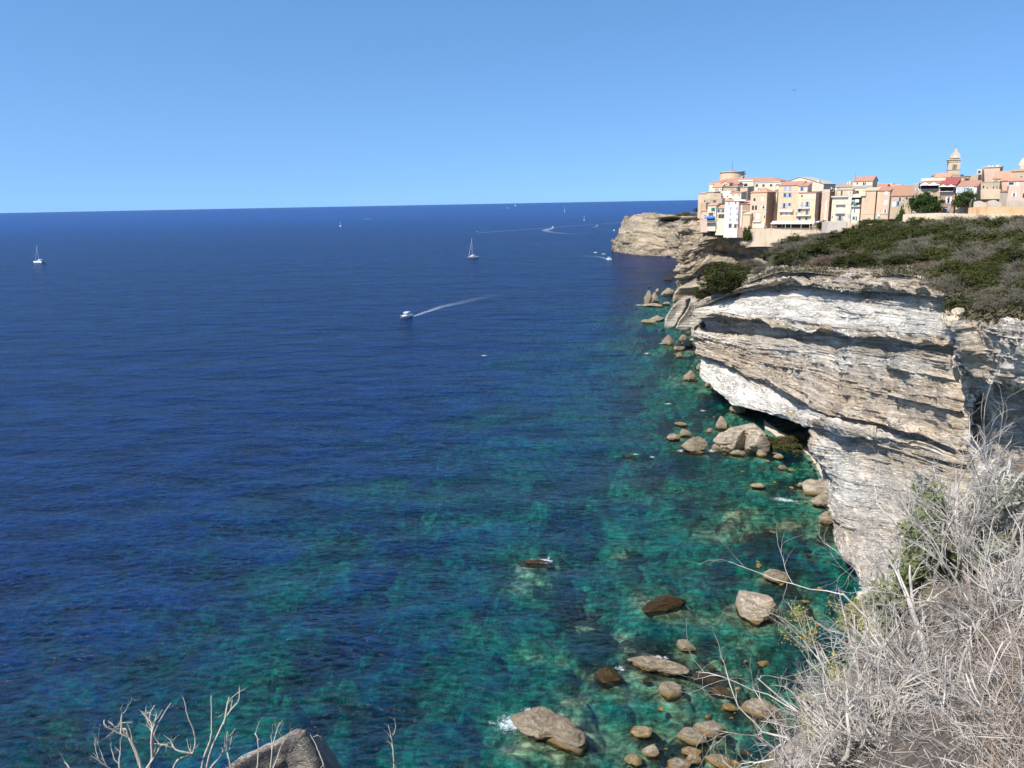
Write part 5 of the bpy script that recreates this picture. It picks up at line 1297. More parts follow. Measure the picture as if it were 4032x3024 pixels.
def limb_mesh(seed, n=7, r=0.05, reach=0.75, up=0.45):
    rg = random.Random(seed); mb = MB()
    for i in range(n):
        a = 2 * math.pi * i / n + rg.uniform(-.3, .3); p = Vector((0, 0, -0.05)); d = Vector((math.cos(a), math.sin(a), rg.uniform(.4, 1.2))).normalized()
        rr = r
        for k in range(5):
            q = p + d * reach / 5; mb.tube(p, q, rr, rr * .75, 5); rr *= .75; p = q
            d = (d + Vector((rg.uniform(-.4, .4), rg.uniform(-.4, .4), rg.uniform(-.3, .3)))).normalized()
            if k in (1, 3):
                e2 = (d + Vector((rg.uniform(-1, 1), rg.uniform(-1, 1), .3))).normalized(); mb.tube(p, p + e2 * reach * .3, rr * .7, rr * .3, 4)
    return mb

def core_mesh(seed, nu=22, nv=10):
    th = np.linspace(0, 2 * math.pi, nu, endpoint=False); ph = np.linspace(0.0, math.pi * 0.62, nv)
    PH, TH = np.meshgrid(ph, th, indexing='ij')
    D = np.stack([np.sin(PH) * np.cos(TH), np.sin(PH) * np.sin(TH), np.cos(PH) * 0.75], -1)
    r = 0.74 + 0.2 * fbm(D[..., 0] * 2 + seed, D[..., 1] * 2, D[..., 2] * 2, seed, 3)
    V = (D * r[..., None]).reshape(-1, 3)
    i = np.arange(nv - 1)[:, None] * nu + np.arange(nu)[None, :]; j = np.arange(nv - 1)[:, None] * nu + (np.arange(nu)[None, :] + 1) % nu
    return V, np.stack([i, i + nu, j + nu, j], -1).reshape(-1, 4)

KIND = {}
def make_kind(key, mat, **kw):
    KIND[key] = []
    for v in range(3):
        root = empty('shrub', (0, 0, -500))
        f = leaf_obj('foliage', leaf_cloud(hash(key) % 1000 + v * 17 if False else sum(map(ord, key)) + v * 17, **kw), LM[mat], root)
        V, Fq = core_mesh(v + 5)
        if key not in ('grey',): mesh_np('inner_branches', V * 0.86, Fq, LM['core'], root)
        b = limb_mesh(v + 3).build('branches', BARK, root)
        KIND[key].append([root] + list(root.children))
make_kind('dark', 'dark', n_leaf=6500, size=0.040, clumps=80, flat=0.9, spread=0.10)
make_kind('olive', 'olive', n_leaf=6500, size=0.038, clumps=90, flat=0.6, spread=0.11)
make_kind('grey', 'grey', n_leaf=5200, size=0.055, clumps=60, twig=True, spread=0.16)
make_kind('brown', 'brown', n_leaf=3400, size=0.05, clumps=60, twig=True, spread=0.18)
_used = set()
def put_shrub(key, v, loc, s, rz, label, group, sz=1.0, name='shrub'):
    grp = KIND[key][v % 3]
    root = grp[0].copy(); COL.objects.link(root)
    root.name = name
    root.location = loc; root.rotation_euler = (0, 0, rz); root.scale = (s, s, s * sz)
    for c in grp[1:]:
        d = c.copy(); COL.objects.link(d); d.parent = root
    tag(root, label, 'shrub', group)
    return root

PF = PLAT.reshape(-1, 3)
def ground_pt(px, py):
    """nearest hillside vertex seen at this photo pixel"""
    q = (PF - np.array([0, 0, CAMZ])) @ RN
    u = 2016 - q[:, 0] / q[:, 2] * F; w = 1512 + q[:, 1] / q[:, 2] * F
    i = np.argmin((u - px) ** 2 + (w - py) ** 2 + np.where(q[:, 2] > 0, 1e9, 0))
    return PF[i]
rg = random.Random(12)
LAB = {'dark': 'dark green juniper shrub on the hillside', 'olive': 'yellow-green mastic shrub on the hillside',
       'grey': 'grey twiggy shrub on the hillside', 'brown': 'brown heath cushion on the hillside'}
GRP = {'dark': 'juniper shrubs on the hillside', 'olive': 'mastic shrubs on the hillside', 'grey': 'dead grey shrubs on the hillside', 'brown': 'brown heath cushions'}
def edge_y(px):   # lower limit of the bushes in the photo
    xs = [2900, 2960, 3060, 3200, 3400, 3600, 3740, 3760, 3860, 4032, 4500]; ys = [1065, 1040, 1050, 1045, 1050, 1070, 1085, 1235, 1255, 1290, 1320]
    return np.interp(px, xs, ys)
def top_y(px):
    xs = [2950, 3040, 3150, 3250, 3400, 3560, 3800, 4032, 4500]; ys = [1010, 960, 915, 893, 893, 893, 893, 893, 880]
    return np.interp(px, xs, ys)
def zone(x, y):
    t = (y - 893) / (edge_y(x) - 893)
    a = ', close under the walls' if t < .3 else (', half way down' if t < .7 else ', by the cliff edge')
    return a + (' at its left end' if x < 3180 else ' left of its middle' if x < 3420 else ' at its middle' if x < 3640 else ' right of its middle' if x < 3860 else ' at the right frame edge')
cnt = 0; pts = []
y = 893.0
while y < 1300:
    x = 2930 + rg.uniform(0, 30)
    g0_ = None
    while x < 4330:
        if top_y(x) < y < edge_y(x) - 6:
            g = ground_pt(x, y); R_ = math.hypot(g[0], g[1])
            s = min(5.2, max(2.1, R_ / 46)) * rg.uniform(0.8, 1.35)
            if x > 3740 and y > 1020: s *= 0.85
            d1 = mnoise.noise(Vector((x / 95, y / 40, 0))); d2 = rg.random()
            low = edge_y(x) - y < 45
            if low: key = 'brown' if d2 < 0.3 else ('grey' if d2 < 0.72 else 'dark')
            else: key = 'grey' if d1 > 0.27 and d2 < .8 else ('olive' if d1 < -0.18 else ('dark' if d2 < .72 else ('olive' if d2 < .88 else 'grey')))
            if low and key != 'dark': s *= 0.7
            pts.append((x, y, key, s, g))
        x += rg.uniform(0.75, 1.15) * max(30, 3028 / max(60, math.hypot(*(ground_pt(x, y)[:2]))) * 2.9)
    y += max(9, (y - 800) * 0.085) * 1.15
print('shrubs', len(pts))
pts = sorted(pts, key=lambda p: -p[3] / math.hypot(p[4][0], p[4][1]))[:290]
for i, (x, y, key, s, g) in enumerate(pts):
    put_shrub(key, i, (g[0], g[1], g[2] - 0.1), s, rg.uniform(0, 6.28), LAB[key] + zone(x, y), GRP[key] + zone(x, y), rg.uniform(0.62, 0.95))
# the dark pine-like juniper on the cliff tip, and small plants on ledges
def surf(px, py, B):
    q = (B.reshape(-1, 3) - np.array([0, 0, CAMZ])) @ RN
    u = 2016 - q[:, 0] / q[:, 2] * F; w = 1512 + q[:, 1] / q[:, 2] * F
    d2 = (u - px) ** 2 + (w - py) ** 2
    m = np.where(d2 < 30)[0]
    i = m[np.argmax(q[m, 2])] if len(m) else np.argmin(d2)
    return B.reshape(-1, 3)[i]
def single(px, py, R, s, key, label, v=0, sz=0.8, grp=None):
    if R < 215 and py < 1650: p = surf(px, py, cliffB); s *= 0.8
    elif 425 < R < 470: p = surf(px, py, townB)
    elif R > 800 and key != 'x' and s < 14: p = surf(px, py, farB)
    else: p = at_r(px, py, R); return put_shrub(key, v, p, s, v * 1.3, label, grp, sz)
single(2848, 1128, 250, 7.4, 'dark', 'large dark juniper spreading over the far cliff tip', 1, 1.2)
single(2770, 1165, 256, 3.6, 'dark', 'small dark juniper hanging at the left end of the cliff tip', 2, 1.2)
single(2898, 1112, 254, 4.6, 'dark', 'rounded dark juniper beside the dry-stone wall', 0, 0.8)
single(2895, 1163, 250, 3.1, 'brown', 'russet cushion below the large juniper, nearest the wall', 0, 0.7)
single(2835, 1175, 254, 2.4, 'brown', 'russet cushion below the middle of the large juniper', 1, 0.7)
single(2890, 1105, 320, 5.5, 'dark', 'dark shrub just above the large juniper', 1)
single(2935, 1060, 380, 6.0, 'olive', 'green shrub at the foot of the town cliff', 2)
single(2850, 1120, 330, 5.0, 'dark', 'dark shrub behind the left of the large juniper', 0)
single(2960, 1050, 300, 4.0, 'grey', 'grey twiggy shrub at the left end of the hillside', 0)
single(2935, 1085, 290, 3.5, 'olive', 'green shrub between the wall and the town cliff', 1)
single(3000, 1075, 250, 3.0, 'grey', 'grey shrub above the left end of the white ledge', 2)
for k, (x, y, R, s, key, lab) in enumerate([(3195,1200,203,1.9,'brown','brown tuft on the upper white slope'),(3440,1210,160,1.8,'brown','brown tuft right in the upper white slope'),(3480,1222,157,2.2,'brown','wide brown tuft on the upper white slope'),
    (3620,1235,148,1.6,'brown','small brown-green tuft near the right end of the upper slope'),(3715,1245,143,1.5,'brown','brown tuft at the right end of the upper slope'),(2985,1330,207,2.6,'brown','hanging brown heath at the left of the middle ledge'),
    (3040,1345,203,2.3,'brown','second hanging heath on the middle ledge'),(3130,1350,196,2.6,'brown','third heath clump on the middle ledge'),(3210,1355,190,2.5,'brown','fourth heath clump on the middle ledge'),(3260,1365,186,2.0,'brown','rightmost heath clump on the middle ledge'),
    (3505,1385,152,1.6,'olive','green cushion on the pale bulge of the cliff'),(3550,1392,150,1.2,'olive','smaller green cushion beside the first on the bulge'),(3500,1600,145,1.1,'olive','green tuft low on the tan cliff face'),(3675,1415,140,0.8,'brown','tiny round russet tuft near the shadow edge'),
    (2680,1190,330,2.6,'olive','grass tuft on top of the leaning white slab')]):
    single(x, y, R, s, key, lab, k, 0.6)
for k, (x, y, R, s, key, lab) in enumerate([(2770,885,462,4,'brown','brown scrub under the pinkish cliff house'),(2805,900,455,5,'brown','brown scrub under the blue awning balcony'),(2745,910,455,5,'brown','dark scrub at the top corner of the town cliff'),
    (2870,900,450,3,'brown','thin scrub at the foot of the tall white house'),(2830,930,450,4,'brown','scrub patch below the cliff path'),(2880,935,446,3.5,'brown','scrub patch under the retaining wall corner'),(2720,870,480,6,'grey','grey scrub left of the first cliff house'),
    (2700,850,500,6,'grey','grey-green scrub beneath the leftmost house'),(2760,830,500,5,'olive','green shrubs beside the leftmost house'),(2926,925,430,3.5,'olive','green bush on the ledge by the cypress'),(3175,960,405,5,'dark','dark juniper crown left under the terrace wall'),
    (3070,965,415,4,'brown','scrub on the pale ledge under the terrace wall'),(2670,960,450,3,'grey','grey scrub hanging on the town cliff edge'),(2680,1040,447,3,'olive','green stain bush on the town cliff edge'),(2712,1045,445,2.5,'olive','second green bush on the town cliff edge'),
    (2590,900,905,10,'olive','bright green patch of bushes on the far headland face'),(2505,895,940,8,'olive','small green bush patch on the far headland shoulder'),(2545,915,915,12,'grey','grey scrub on the far headland slope'),(2640,910,885,13,'grey','grey scrub right on the far headland slope'),
    (2620,985,880,6,'olive','green bush low on the far headland wall'),(2640,862,905,16,'olive','dark green field of bushes on top of the far headland'),(2500,850,1000,7,'olive','bush at the upper edge of the far headland'),(2690,905,850,11,'brown','brown scrub near the corner of the far headland')]):
    single(x, y, R, s, key, lab, k, 0.5 if s < 9 else 0.22)
single(3110, 1770, 200, 7.5, 'olive', 'green scrub slope behind the cove beach', 1, 0.55)
single(3150, 1755, 203, 6.0, 'brown', 'brown scrub on the right of the cove slope', 2, 0.55)
single(3080, 1715, 218, 5.0, 'olive', 'green scrub on the left of the cove slope', 0, 0.5)
for k in KIND:
    for grp in KIND[k]:
        for o in grp[::-1]: bpy.data.objects.remove(o)
# undergrowth mat between the shrubs
rgn = np.random.RandomState(4)
q_ = PLAT[2:70:1, 4:250:1].reshape(-1, 3)
idx = rgn.randint(0, len(q_), 42000); base = q_[idx] + rgn.normal(size=(42000, 3)) * np.array([.6, .6, 0.12]) + np.array([0, 0, .2])
a = rgn.uniform(0, 6.28, 42000); sz = 0.28 * rgn.uniform(.6, 1.5, 42000)
u = np.stack([np.cos(a), np.sin(a), rgn.normal(size=42000) * .5], 1) * sz[:, None]; v = np.stack([-np.sin(a), np.cos(a), rgn.normal(size=42000) * .5], 1) * sz[:, None] * .4
o = mesh_np('undergrowth', np.stack([base - u, base - v, base + u, base + v], 1).reshape(-1, 3), np.arange(42000 * 4).reshape(-1, 4), LM['under']); fattr(o, 'rnd', np.repeat(rgn.rand(42000), 4))
tag(o, 'low dry undergrowth covering the soil between the hillside shrubs', 'undergrowth', kind='stuff')

def tree(name, label, px, py, R, w, h, trunk, mat='tree', seed=1, shape=1.0, n=5200, cat='tree'):
    """w,h crown size in photo px"""
    p = at_r(px, py, R); W = w * R / F / 2; Hh = h * R / F
    e = empty(name, p); tag(e, label, cat)
    mb = MB(); rr = random.Random(seed)
    mb.tube((0, 0, -1), (0.1, 0, trunk + Hh * .2), .28, .16, 8)
    for i in range(6):
        a = i * 1.05; mb.tube((0, 0, trunk * .5), (math.cos(a) * W * .6, math.sin(a) * W * .6, trunk + Hh * rr.uniform(.4, .8)), .12, .04, 5)
    mb.build('trunk', BARK, e)
    V, Fq, r_ = leaf_cloud(seed, n, 0.06, 60, 0.5, spread=0.13, zc=0)
    if shape > 1: V[:, :2] *= (1.0 - 0.75 * np.clip((V[:, 2] + .15) / 1.0, 0, 1))[:, None]
    V = V * np.array([W, W, Hh / 1.0]) ; V[:, 2] += trunk + Hh * 0.12
    leaf_obj('crown', (V, Fq, r_), LM[mat], e)
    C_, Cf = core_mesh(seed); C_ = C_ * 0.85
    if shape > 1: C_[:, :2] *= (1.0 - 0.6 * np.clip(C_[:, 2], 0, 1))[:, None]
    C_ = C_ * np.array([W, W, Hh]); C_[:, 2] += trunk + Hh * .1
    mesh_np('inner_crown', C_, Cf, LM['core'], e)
    return e
tree('leafy_tree', 'round leafy tree in front of the green-shuttered house', 3640, 840, 378, 104, 66, 1.5, seed=3)
tree('leafy_tree', 'dense round tree by the curved buttress, right of the brown house', 3800, 826, 374, 74, 58, 1.6, seed=4)
tree('cypress', 'dark conical cypress against the ochre brown-roofed house', 3546, 882, 384, 40, 72, 0.3, seed=5, shape=2)
tree('cypress', 'broken-topped green conifer at the left end of the terrace wall', 2942, 944, 428, 34, 56, 0.3, seed=6, shape=1.0)
tree('small_tree', 'green bushy tree at the right end of the restaurant terrace', 3236, 903, 414, 34, 30, 0.5, seed=7)
for k, (x, w, lab) in enumerate(((3412, 60, 'left'), (3455, 46, 'middle'), (3510, 70, 'right'))):
    tree('hedge_bush', lab + ' bush of the low green hedge above the long peach wall', x, 881, 394, w, 20, 0.1, seed=20 + k, n=2200, cat='bush')
# dry stone wall at the cliff tip
wall('small dry-stone wall dropping beside the far juniper', [(2898,1078,262),(2925,1082,258),(2945,1110,254),(2962,1155,250)], 1.6, 'stone', down=3.5)

# ------------------------------------------------------------------ boats (x forward = bow)
GEL = plain('white_gelcoat', (0.82, 0.82, 0.80), 0.3, 0.5); BGL = plain('boat_window', (0.03, 0.035, 0.045), 0.2, 0.5); ALU = plain('aluminium', (0.6, 0.62, 0.65), 0.4, 0.5); NAVY = plain('navy_canvas', (0.015, 0.02, 0.05), 0.9)
def hull_mesh(L, W, Hh, y0=0.0, n=14, stern=0.8, dz=-0.3):
    V = []; 
    for i in range(n + 1):
        t = i / n; x = -L / 2 + L * t
        w = W / 2 * (stern + (1 - stern) * math.sin(min(1, t / .45) * math.pi / 2)) * (1 - max(0, (t - .45) / .55) ** 2.2)
        sh = Hh * (0.85 + 0.3 * t * t); rake = 0.0 if t < .9 else (t - .9) * L * .25
        for (a, z) in ((-1, sh), (-.92, sh * .4), (-.55, dz), (.55, dz), (.92, sh * .4), (1, sh)):
            V.append((x + (rake if z == sh else 0), y0 + a * max(w, .03), z))
    f = []
    for i in range(n):
        for k in range(5): a = i * 6 + k; f.append((a, a + 6, a + 7, a + 1))
        f.append((i * 6 + 5, i * 6 + 11, i * 6 + 6, i * 6))       # deck
    f.append(tuple(range(6))); f.append(tuple(n * 6 + k for k in range(5, -1, -1)))
    return V, f
def boat_root(name, label, cat, px, py, head):
    p = at_z(px, py, 0); e = empty(name, p, head); tag(e, label, cat); return e
def cabin(mb, x0, x1, w0, w1, z0, z1, fs=0.5, bs=0.2):
    mb.hull([(x0, -w0, z0), (x1, -w0, z0), (x1, w0, z0), (x0, w0, z0)], [(x0 + bs, -w1, z1), (x1 - fs, -w1, z1), (x1 - fs, w1, z1), (x0 + bs, w1, z1)])
def catamaran(label, px, py, head, L=13.0, mast=18.0, sail=True):
    e = boat_root('sailing_catamaran', label, 'catamaran', px, py, head); k = L / 13
    for s in (-1, 1):
        v, f = hull_mesh(L, 1.7 * k, 1.7 * k, s * 2.6 * k); MB().add(v, f).build('hull', GEL, e)
    mb = MB(); mb.box(-L * .38, -2.2 * k, .9 * k, L * .2, 2.2 * k, 1.75 * k); mb.build('bridge_deck', GEL, e)
    mb = MB(); cabin(mb, -L * .18, L * .2, 2.3 * k, 2.0 * k, 1.76 * k, 2.9 * k, 1.0); c = mb.build('cabin', GEL, e)
    mb = MB(); cabin(mb, -L * .17, L * .195, 2.33 * k, 2.12 * k, 2.0 * k, 2.55 * k, .6); mb.build('window', BGL, c)
    MB().box(-L * .42, -2.0 * k, 3.3 * k, -L * .12, 2.0 * k, 3.42 * k).build('bimini', NAVY, e)
    mb = MB()
    for s in (-1, 1):
        for x in (-.4, -.15): mb.tube((L * x, s * 1.9 * k, 1.7 * k), (L * x, s * 1.9 * k, 3.3 * k), .06)
    mb.build('bimini_frame', ALU, e)
    if mast:
        m = MB().tube((L * .08, 0, 2.8 * k), (L * .05, 0, mast), .17, .12).build('mast', ALU, e)
        MB().tube((L * .08, -1.1, mast * .5), (L * .08, 1.1, mast * .5), .05).build('spreader', ALU, m)
        MB().tube((L * .5, 0, 1.8 * k), (L * .06, 0, mast * .96), .13, .10).build('furled_jib', WHITE, e)
        MB().tube((L * .07, 0, 3.6 * k), (-L * .36, 0, 3.9 * k), .25, .18).build('boom', GEL, e)
    return e
def sailboat(label, px, py, head, L=11.0, mast=14.0, sails=False):
    e = boat_root('sailboat', label, 'sailboat', px, py, head)
    v, f = hull_mesh(L, 3.4, 1.3); MB().add(v, f).build('hull', GEL, e)
    mb = MB(); cabin(mb, -L * .12, L * .2, .9, .7, 1.25, 1.9); mb.build('cabin', GEL, e)
    MB().tube((L * .08, 0, 1.2), (L * .08, 0, mast), .12, .08).build('mast', ALU, e); MB().tube((L * .08, 0, 2.4), (-L * .36, 0, 2.5), .2, .14).build('boom', GEL, e)
    MB().tube((L * .48, 0, 1.5), (L * .08, 0, mast * .95), .1, .08).build('furled_jib', WHITE, e)
    if sails:
        MB().hull([(L * .06, .02, 2.7), (-L * .34, .3, 2.8), (L * .06, .02, mast * .97)], [(L * .06, .06, 2.7), (-L * .34, .34, 2.8), (L * .06, .06, mast * .97)]).build('mainsail', WHITE, e)
    return e
def motorboat(label, px, py, head, L=8.0, hard=True, twin=False):
    e = boat_root('motorboat', label, 'motorboat', px, py, head); k = L / 8
    if twin:
        for s in (-1, 1):
            v, f = hull_mesh(L, 1.3 * k, 1.25 * k, s * 1.05 * k); MB().add(v, f).build('hull', GEL, e)
        MB().box(-L * .45, -1.1 * k, .7 * k, L * .34, 1.1 * k, 1.2 * k).build('deck', GEL, e)
    else:
        v, f = hull_mesh(L, 2.7 * k, 1.1 * k); MB().add(v, f).build('hull', GEL, e)
    mb = MB(); cabin(mb, -L * .12, L * .2, 1.0 * k, .8 * k, 1.18 * k, 1.9 * k, .7); c = mb.build('console', GEL, e)
    mb = MB(); cabin(mb, -L * .11, L * .19, 1.02 * k, .9 * k, 1.45 * k, 1.8 * k, .4); mb.build('windscreen', BGL, c)
    if hard:
        MB().box(-L * .28, -1.15 * k, 2.35 * k, L * .12, 1.15 * k, 2.48 * k).build('roof', GEL, e)
        mb = MB()
        for s in (-1, 1):
            for x in (-.24, .08): mb.tube((L * x, s * 1.0 * k, 1.1 * k), (L * x, s * 1.0 * k, 2.4 * k), .06)
        mb.build('roof_post', ALU, e)
    MB().box(-L * .56, -.3, .2, -L * .47, .3, 1.3 * k).build('outboard', BGL, e)
    return e
def heading(px0, py0, px1, py1):
    """direction on the water from pixel 0 to pixel 1"""
    a = at_z(px0, py0); b = at_z(px1, py1); return math.atan2(b[1] - a[1], b[0] - a[0])
catamaran('white sailing catamaran with bare mast at the far left of the sea', 157, 1034, heading(200, 1035, 100, 1034), 13.5, 21)
catamaran('white sailing catamaran with a black sun roof in mid sea', 1862, 1016, heading(1900, 1013, 1830, 1020), 13.5, 22.5)
motorboat('white twin-hulled motorboat with a hard top leading a pale wake', 1600, 1250, heading(1680, 1228, 1590, 1258), 9.5, True, True)
motorboat('small white speedboat at the left tip of the long bright wake', 1880, 915, heading(2000, 905, 1880, 915), 8, False)
motorboat('white yacht throwing spray in the middle of the long wake', 2178, 898, heading(2140, 902, 2190, 896), 13, True)
motorboat('white motorboat near the far right part of the long wake', 2352, 890, heading(2340, 893, 2370, 888), 9, True)
motorboat('small white boat just left of the far headland, second from shore', 2418, 909, heading(2400, 905, 2430, 910), 9, True)
motorboat('white tour boat below the far headland with a short wake', 2398, 1023, heading(2340, 1010, 2410, 1027), 9, True, True)
motorboat('tiny dark boat off the far headland, above the tour boat', 2344, 995, heading(2330, 995, 2360, 996), 4.5, False)
motorboat('tiny white boat between the dark boat and the headland', 2376, 1001, heading(2360, 1001, 2385, 1001), 4.5, False)
sailboat('sailboat with bare mast under the horizon, right of the grey ship', 2223, 835, heading(2200, 834, 2240, 836), 16, 29, True)
catamaran('anchored white catamaran seen end on near the long wake', 2300, 868, heading(2299, 860, 2301, 880), 11, 16)
sailboat('lone distant white sailboat left of the middle of the sea', 1340, 891, heading(1300, 891, 1360, 892), 10, 15)
motorboat('white motor yacht leaving a short wake on the left of the grey ship', 1998, 820, heading(1990, 822, 2002, 819), 24, True)
motorboat('faint far boat left of the motor yacht on the horizon', 1974, 822, heading(1970, 823, 1980, 821), 12, False)
# grey ship on the horizon
e = boat_root('ship', 'pale grey ship with stepped superstructure on the horizon', 'ship', 2029, 811, heading(2020, 811, 2040, 811))
e.scale = (.62, .62, .62)
SG = plain('ship_grey', (0.62, 0.66, 0.70), 0.6)
v, f = hull_mesh(110, 15, 8, stern=.9); MB().add(v, f).build('hull', SG, e)
MB().box(-30, -6, 8.2, 18, 6, 14).box(-22, -5, 14.01, 10, 5, 22).box(-12, -4, 22.01, 2, 4, 30).build('superstructure', SG, e)
MB().tube((-5, 0, 30), (-5, 0, 52), 1.2, .6).build('mast', SG, e)

# wakes: flat sheets of froth lying on the water
t_ = NT('wake_foam'); P_ = t_.coord()
a_ = t_.N('ShaderNodeAttribute', attribute_name='edge').outputs['Fac']
n_ = t_.noise(P_, 0.5, 6, 0.75, 0.8)
al = t_.math('MULTIPLY', a_, t_.ramp(n_, [(0.36, 0.08), (0.62, 0.85)]))
b_ = t_.N('ShaderNodeBsdfDiffuse', {'Color': (0.62, 0.72, 0.82, 1)}); tb = t_.N('ShaderNodeBsdfTransparent')
mx = t_.N('ShaderNodeMixShader', {0: al, 1: tb.outputs[0], 2: b_.outputs[0]}); t_.L(mx.outputs[0], t_.out.inputs[0]); M['wake'] = t_.m
def wake(label, pts, z=0.06):
    """pts: (px, py, half width m, strength)"""
    P = np.array([[*at_z(x, y, 0)[:2], w, s] for x, y, w, s in pts])
    P = catmull(P, np.linspace(0, len(P) - 1, 60))
    d = np.gradient(P[:, :2], axis=0); d /= np.linalg.norm(d, axis=1)[:, None]; n = np.stack([-d[:, 1], d[:, 0]], 1)
    V = []; E = []
    for p, m in zip(P, n):
        for k in range(7):
            t = k / 3 - 1; V.append((p[0] + m[0] * t * p[2], p[1] + m[1] * t * p[2], z)); E.append(p[3] * max(0, 1 - abs(t) ** 2.5) * (0.75 + 0.5 * abs(t)))
    V = np.array(V); c = V.mean(0)
    o = mesh_np('wake', V - c, grid_faces(60, 7), M['wake']); o.location = c; fattr(o, 'edge', E)
    tag(o, label, 'wake', kind='stuff')
wake('pale double wake curving behind the twin-hulled motorboat', [(1625,1247,1.0,.9),(1680,1228,2.2,.6),(1740,1208,3.2,.42),(1800,1195,4.5,.22),(1900,1172,6,.08),(1990,1155,7,0)])
wake('long straight bright wake crossing the sea', [(1884,917,2,.9),(1960,911,3,.8),(2060,905,4,.5),(2160,897,5,.35),(2260,889,6,.3),(2360,883,7,.28),(2450,876,8,.26),(2560,868,9,.2)])
wake('curved spray wake of the large yacht', [(2180,899,5,.95),(2158,903,8,.9),(2145,907,9,.5),(2170,914,9,.3),(2230,920,9,.2),(2300,921,9,.08),(2360,922,9,0)])
wake('short wake of the motorboat at the right part of the long wake', [(2352,891,3,.5),(2335,896,5,.2),(2310,899,6,0)])
wake('fading wake behind the small boat near the headland', [(2412,907,2,.4),(2380,904,4,.15),(2340,902,5,0)])
wake('short wake of the tour boat below the headland', [(2392,1022,1,.6),(2370,1014,3,.4),(2345,1010,4,.2),(2300,1008,5,.08),(2250,1005,5,0)])
wake('thin wake line of the motor yacht on the horizon', [(1992,821,10,.4),(1975,823,16,.2),(1965,824,16,0)])
wake('isolated pale wake streak near the horizon', [(1432,861,6,0),(1445,863,12,.4),(1460,866,6,0)])
wake('thin wake line behind the left catamaran', [(188,1034,.8,.5),(200,1034,1.2,.2),(215,1034,1.5,0)])
# gull
p = at_r(3128, 356, 115); e = empty('gull', p, 0.2); tag(e, 'lone gull gliding high over the town', 'bird')
GUL = plain('gull_grey', (0.2, 0.22, 0.25))
mb = MB(); mb.tube((0, -.16, 0), (0, .2, 0), .05, .02, 6).tube((0, -.24, 0), (0, -.16, 0), .02, .045, 6)
for s in (-1, 1):
    mb.hull([(0, -.08, .03), (0, .08, .03), (s * .26, .06, .09), (s * .26, -.06, .09)], [(0, -.08, .045), (0, .08, .045), (s * .26, .06, .1), (s * .26, -.06, .1)])
    mb.hull([(s * .26, -.06, .09), (s * .26, .06, .09), (s * .5, .09, .03)], [(s * .26, -.06, .1), (s * .26, .06, .1), (s * .5, .09, .035)])
mb.build('body', GUL, e)

# ------------------------------------------------------------------ foreground: ground, rocks, dry bushes
NG = build_cols([
 [(2500,4200,1.6),(2650,3700,2.2),(2800,3400,2.9),(2900,3250,3.6),(2960,3200,4.3),(2980,3200,5.0),('r',0.6,-8)],
 [(2850,4200,1.6),(3000,3600,2.2),(3080,3280,2.9),(3150,3080,3.6),(3180,3000,4.3),(3200,2980,5.0),('r',0.8,-8)],
 [(3200,4000,1.5),(3300,3400,2.2),(3350,3100,2.9),(3400,2850,3.7),(3430,2680,4.5),(3450,2620,5.3),('r',0.8,-8)],
 [(3600,3800,1.4),(3650,3200,2.1),(3650,2850,2.9),(3660,2600,3.8),(3660,2380,4.8),(3660,2250,5.8),('r',0.8,-8)],
 [(4000,3600,1.4),(3950,3050,2.1),(3950,2700,3.0),(3950,2400,4.1),(3950,2150,5.3),(3950,2000,6.6),('r',0.8,-8)],
 [(4400,3400,1.4),(4350,2900,2.1),(4300,2500,3.1),(4250,2200,4.3),(4220,2000,5.7),(4200,1870,7.2),('r',0.8,-8)],
 [(5200,3300,1.4),(5100,2800,2.1),(5000,2400,3.2),(4900,2100,4.5),(4800,1900,6.0),(4700,1800,7.6),('r',0.8,-8)]])
A_ = catmull(NG, np.linspace(0, 6, 260)); A_ = np.swapaxes(catmull(np.swapaxes(A_, 0, 1), np.linspace(0, 6, 360)), 0, 1)
A_[..., 2] += 0.10 * fbm(A_[..., 0] * 1.6, A_[..., 1] * 1.6, None, 5, 5, .6) + 0.03 * fbm(A_[..., 0] * 9, A_[..., 1] * 9, None, 8, 3)
t_ = NT('dry_ground'); P_ = t_.coord()
c_ = t_.mix(t_.noise(P_, 2.2, 6, 0.7), (0.07, 0.055, 0.045), (0.24, 0.19, 0.15))
c_ = t_.mix(t_.ramp(t_.noise(P_, 1.1, 4), [(0.60, 0), (0.70, 1)]), c_, (0.46, 0.37, 0.30))
M['dry_ground'] = t_.pbsdf(c_, 0.95, t_.bump(t_.noise(P_, 14, 5, .7), 0.9, 0.03), 0.1)
gnd = mesh_np('ground', A_.reshape(-1, 3), grid_faces(260, 360), M['dry_ground'], None, True); tag(gnd, kind='structure')
NGP = A_
# cliff under the viewpoint, and ground behind the camera (out of the frame, for side views and shade)
U1 = [[np.array([x, y, 59.9]), np.array([x, y + .6, 58.5]), np.array([x - 2, y + 3, 45]), np.array([x - 3, y + 2, 25]), np.array([x - 2, y + 8, 6]), np.array([x - 2, y + 9, -4])] for x, y in ((-70, -28), (-30, -14), (-6, -2.2), (0.5, -.6), (4, 0.2), (12, 3), (25, 12), (60, 28))]
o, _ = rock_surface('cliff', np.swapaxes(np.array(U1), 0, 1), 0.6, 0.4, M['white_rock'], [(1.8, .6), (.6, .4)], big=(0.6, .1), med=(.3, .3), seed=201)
tag(o, kind='structure')
gx, gy = np.meshgrid(np.linspace(-70, 70, 90), np.linspace(-60, 0, 60)); lim = np.interp(gx, [-70, -30, -6, .5, 4, 12, 25, 60], [-28, -14, -2.2, -.6, .2, 3, 12, 28])
gy = -60 + (gy + 60) / 60 * (60 + lim); gz = 60.0 + 0.25 * fbm(gx * .3, gy * .3, None, 3, 4) - 0.2
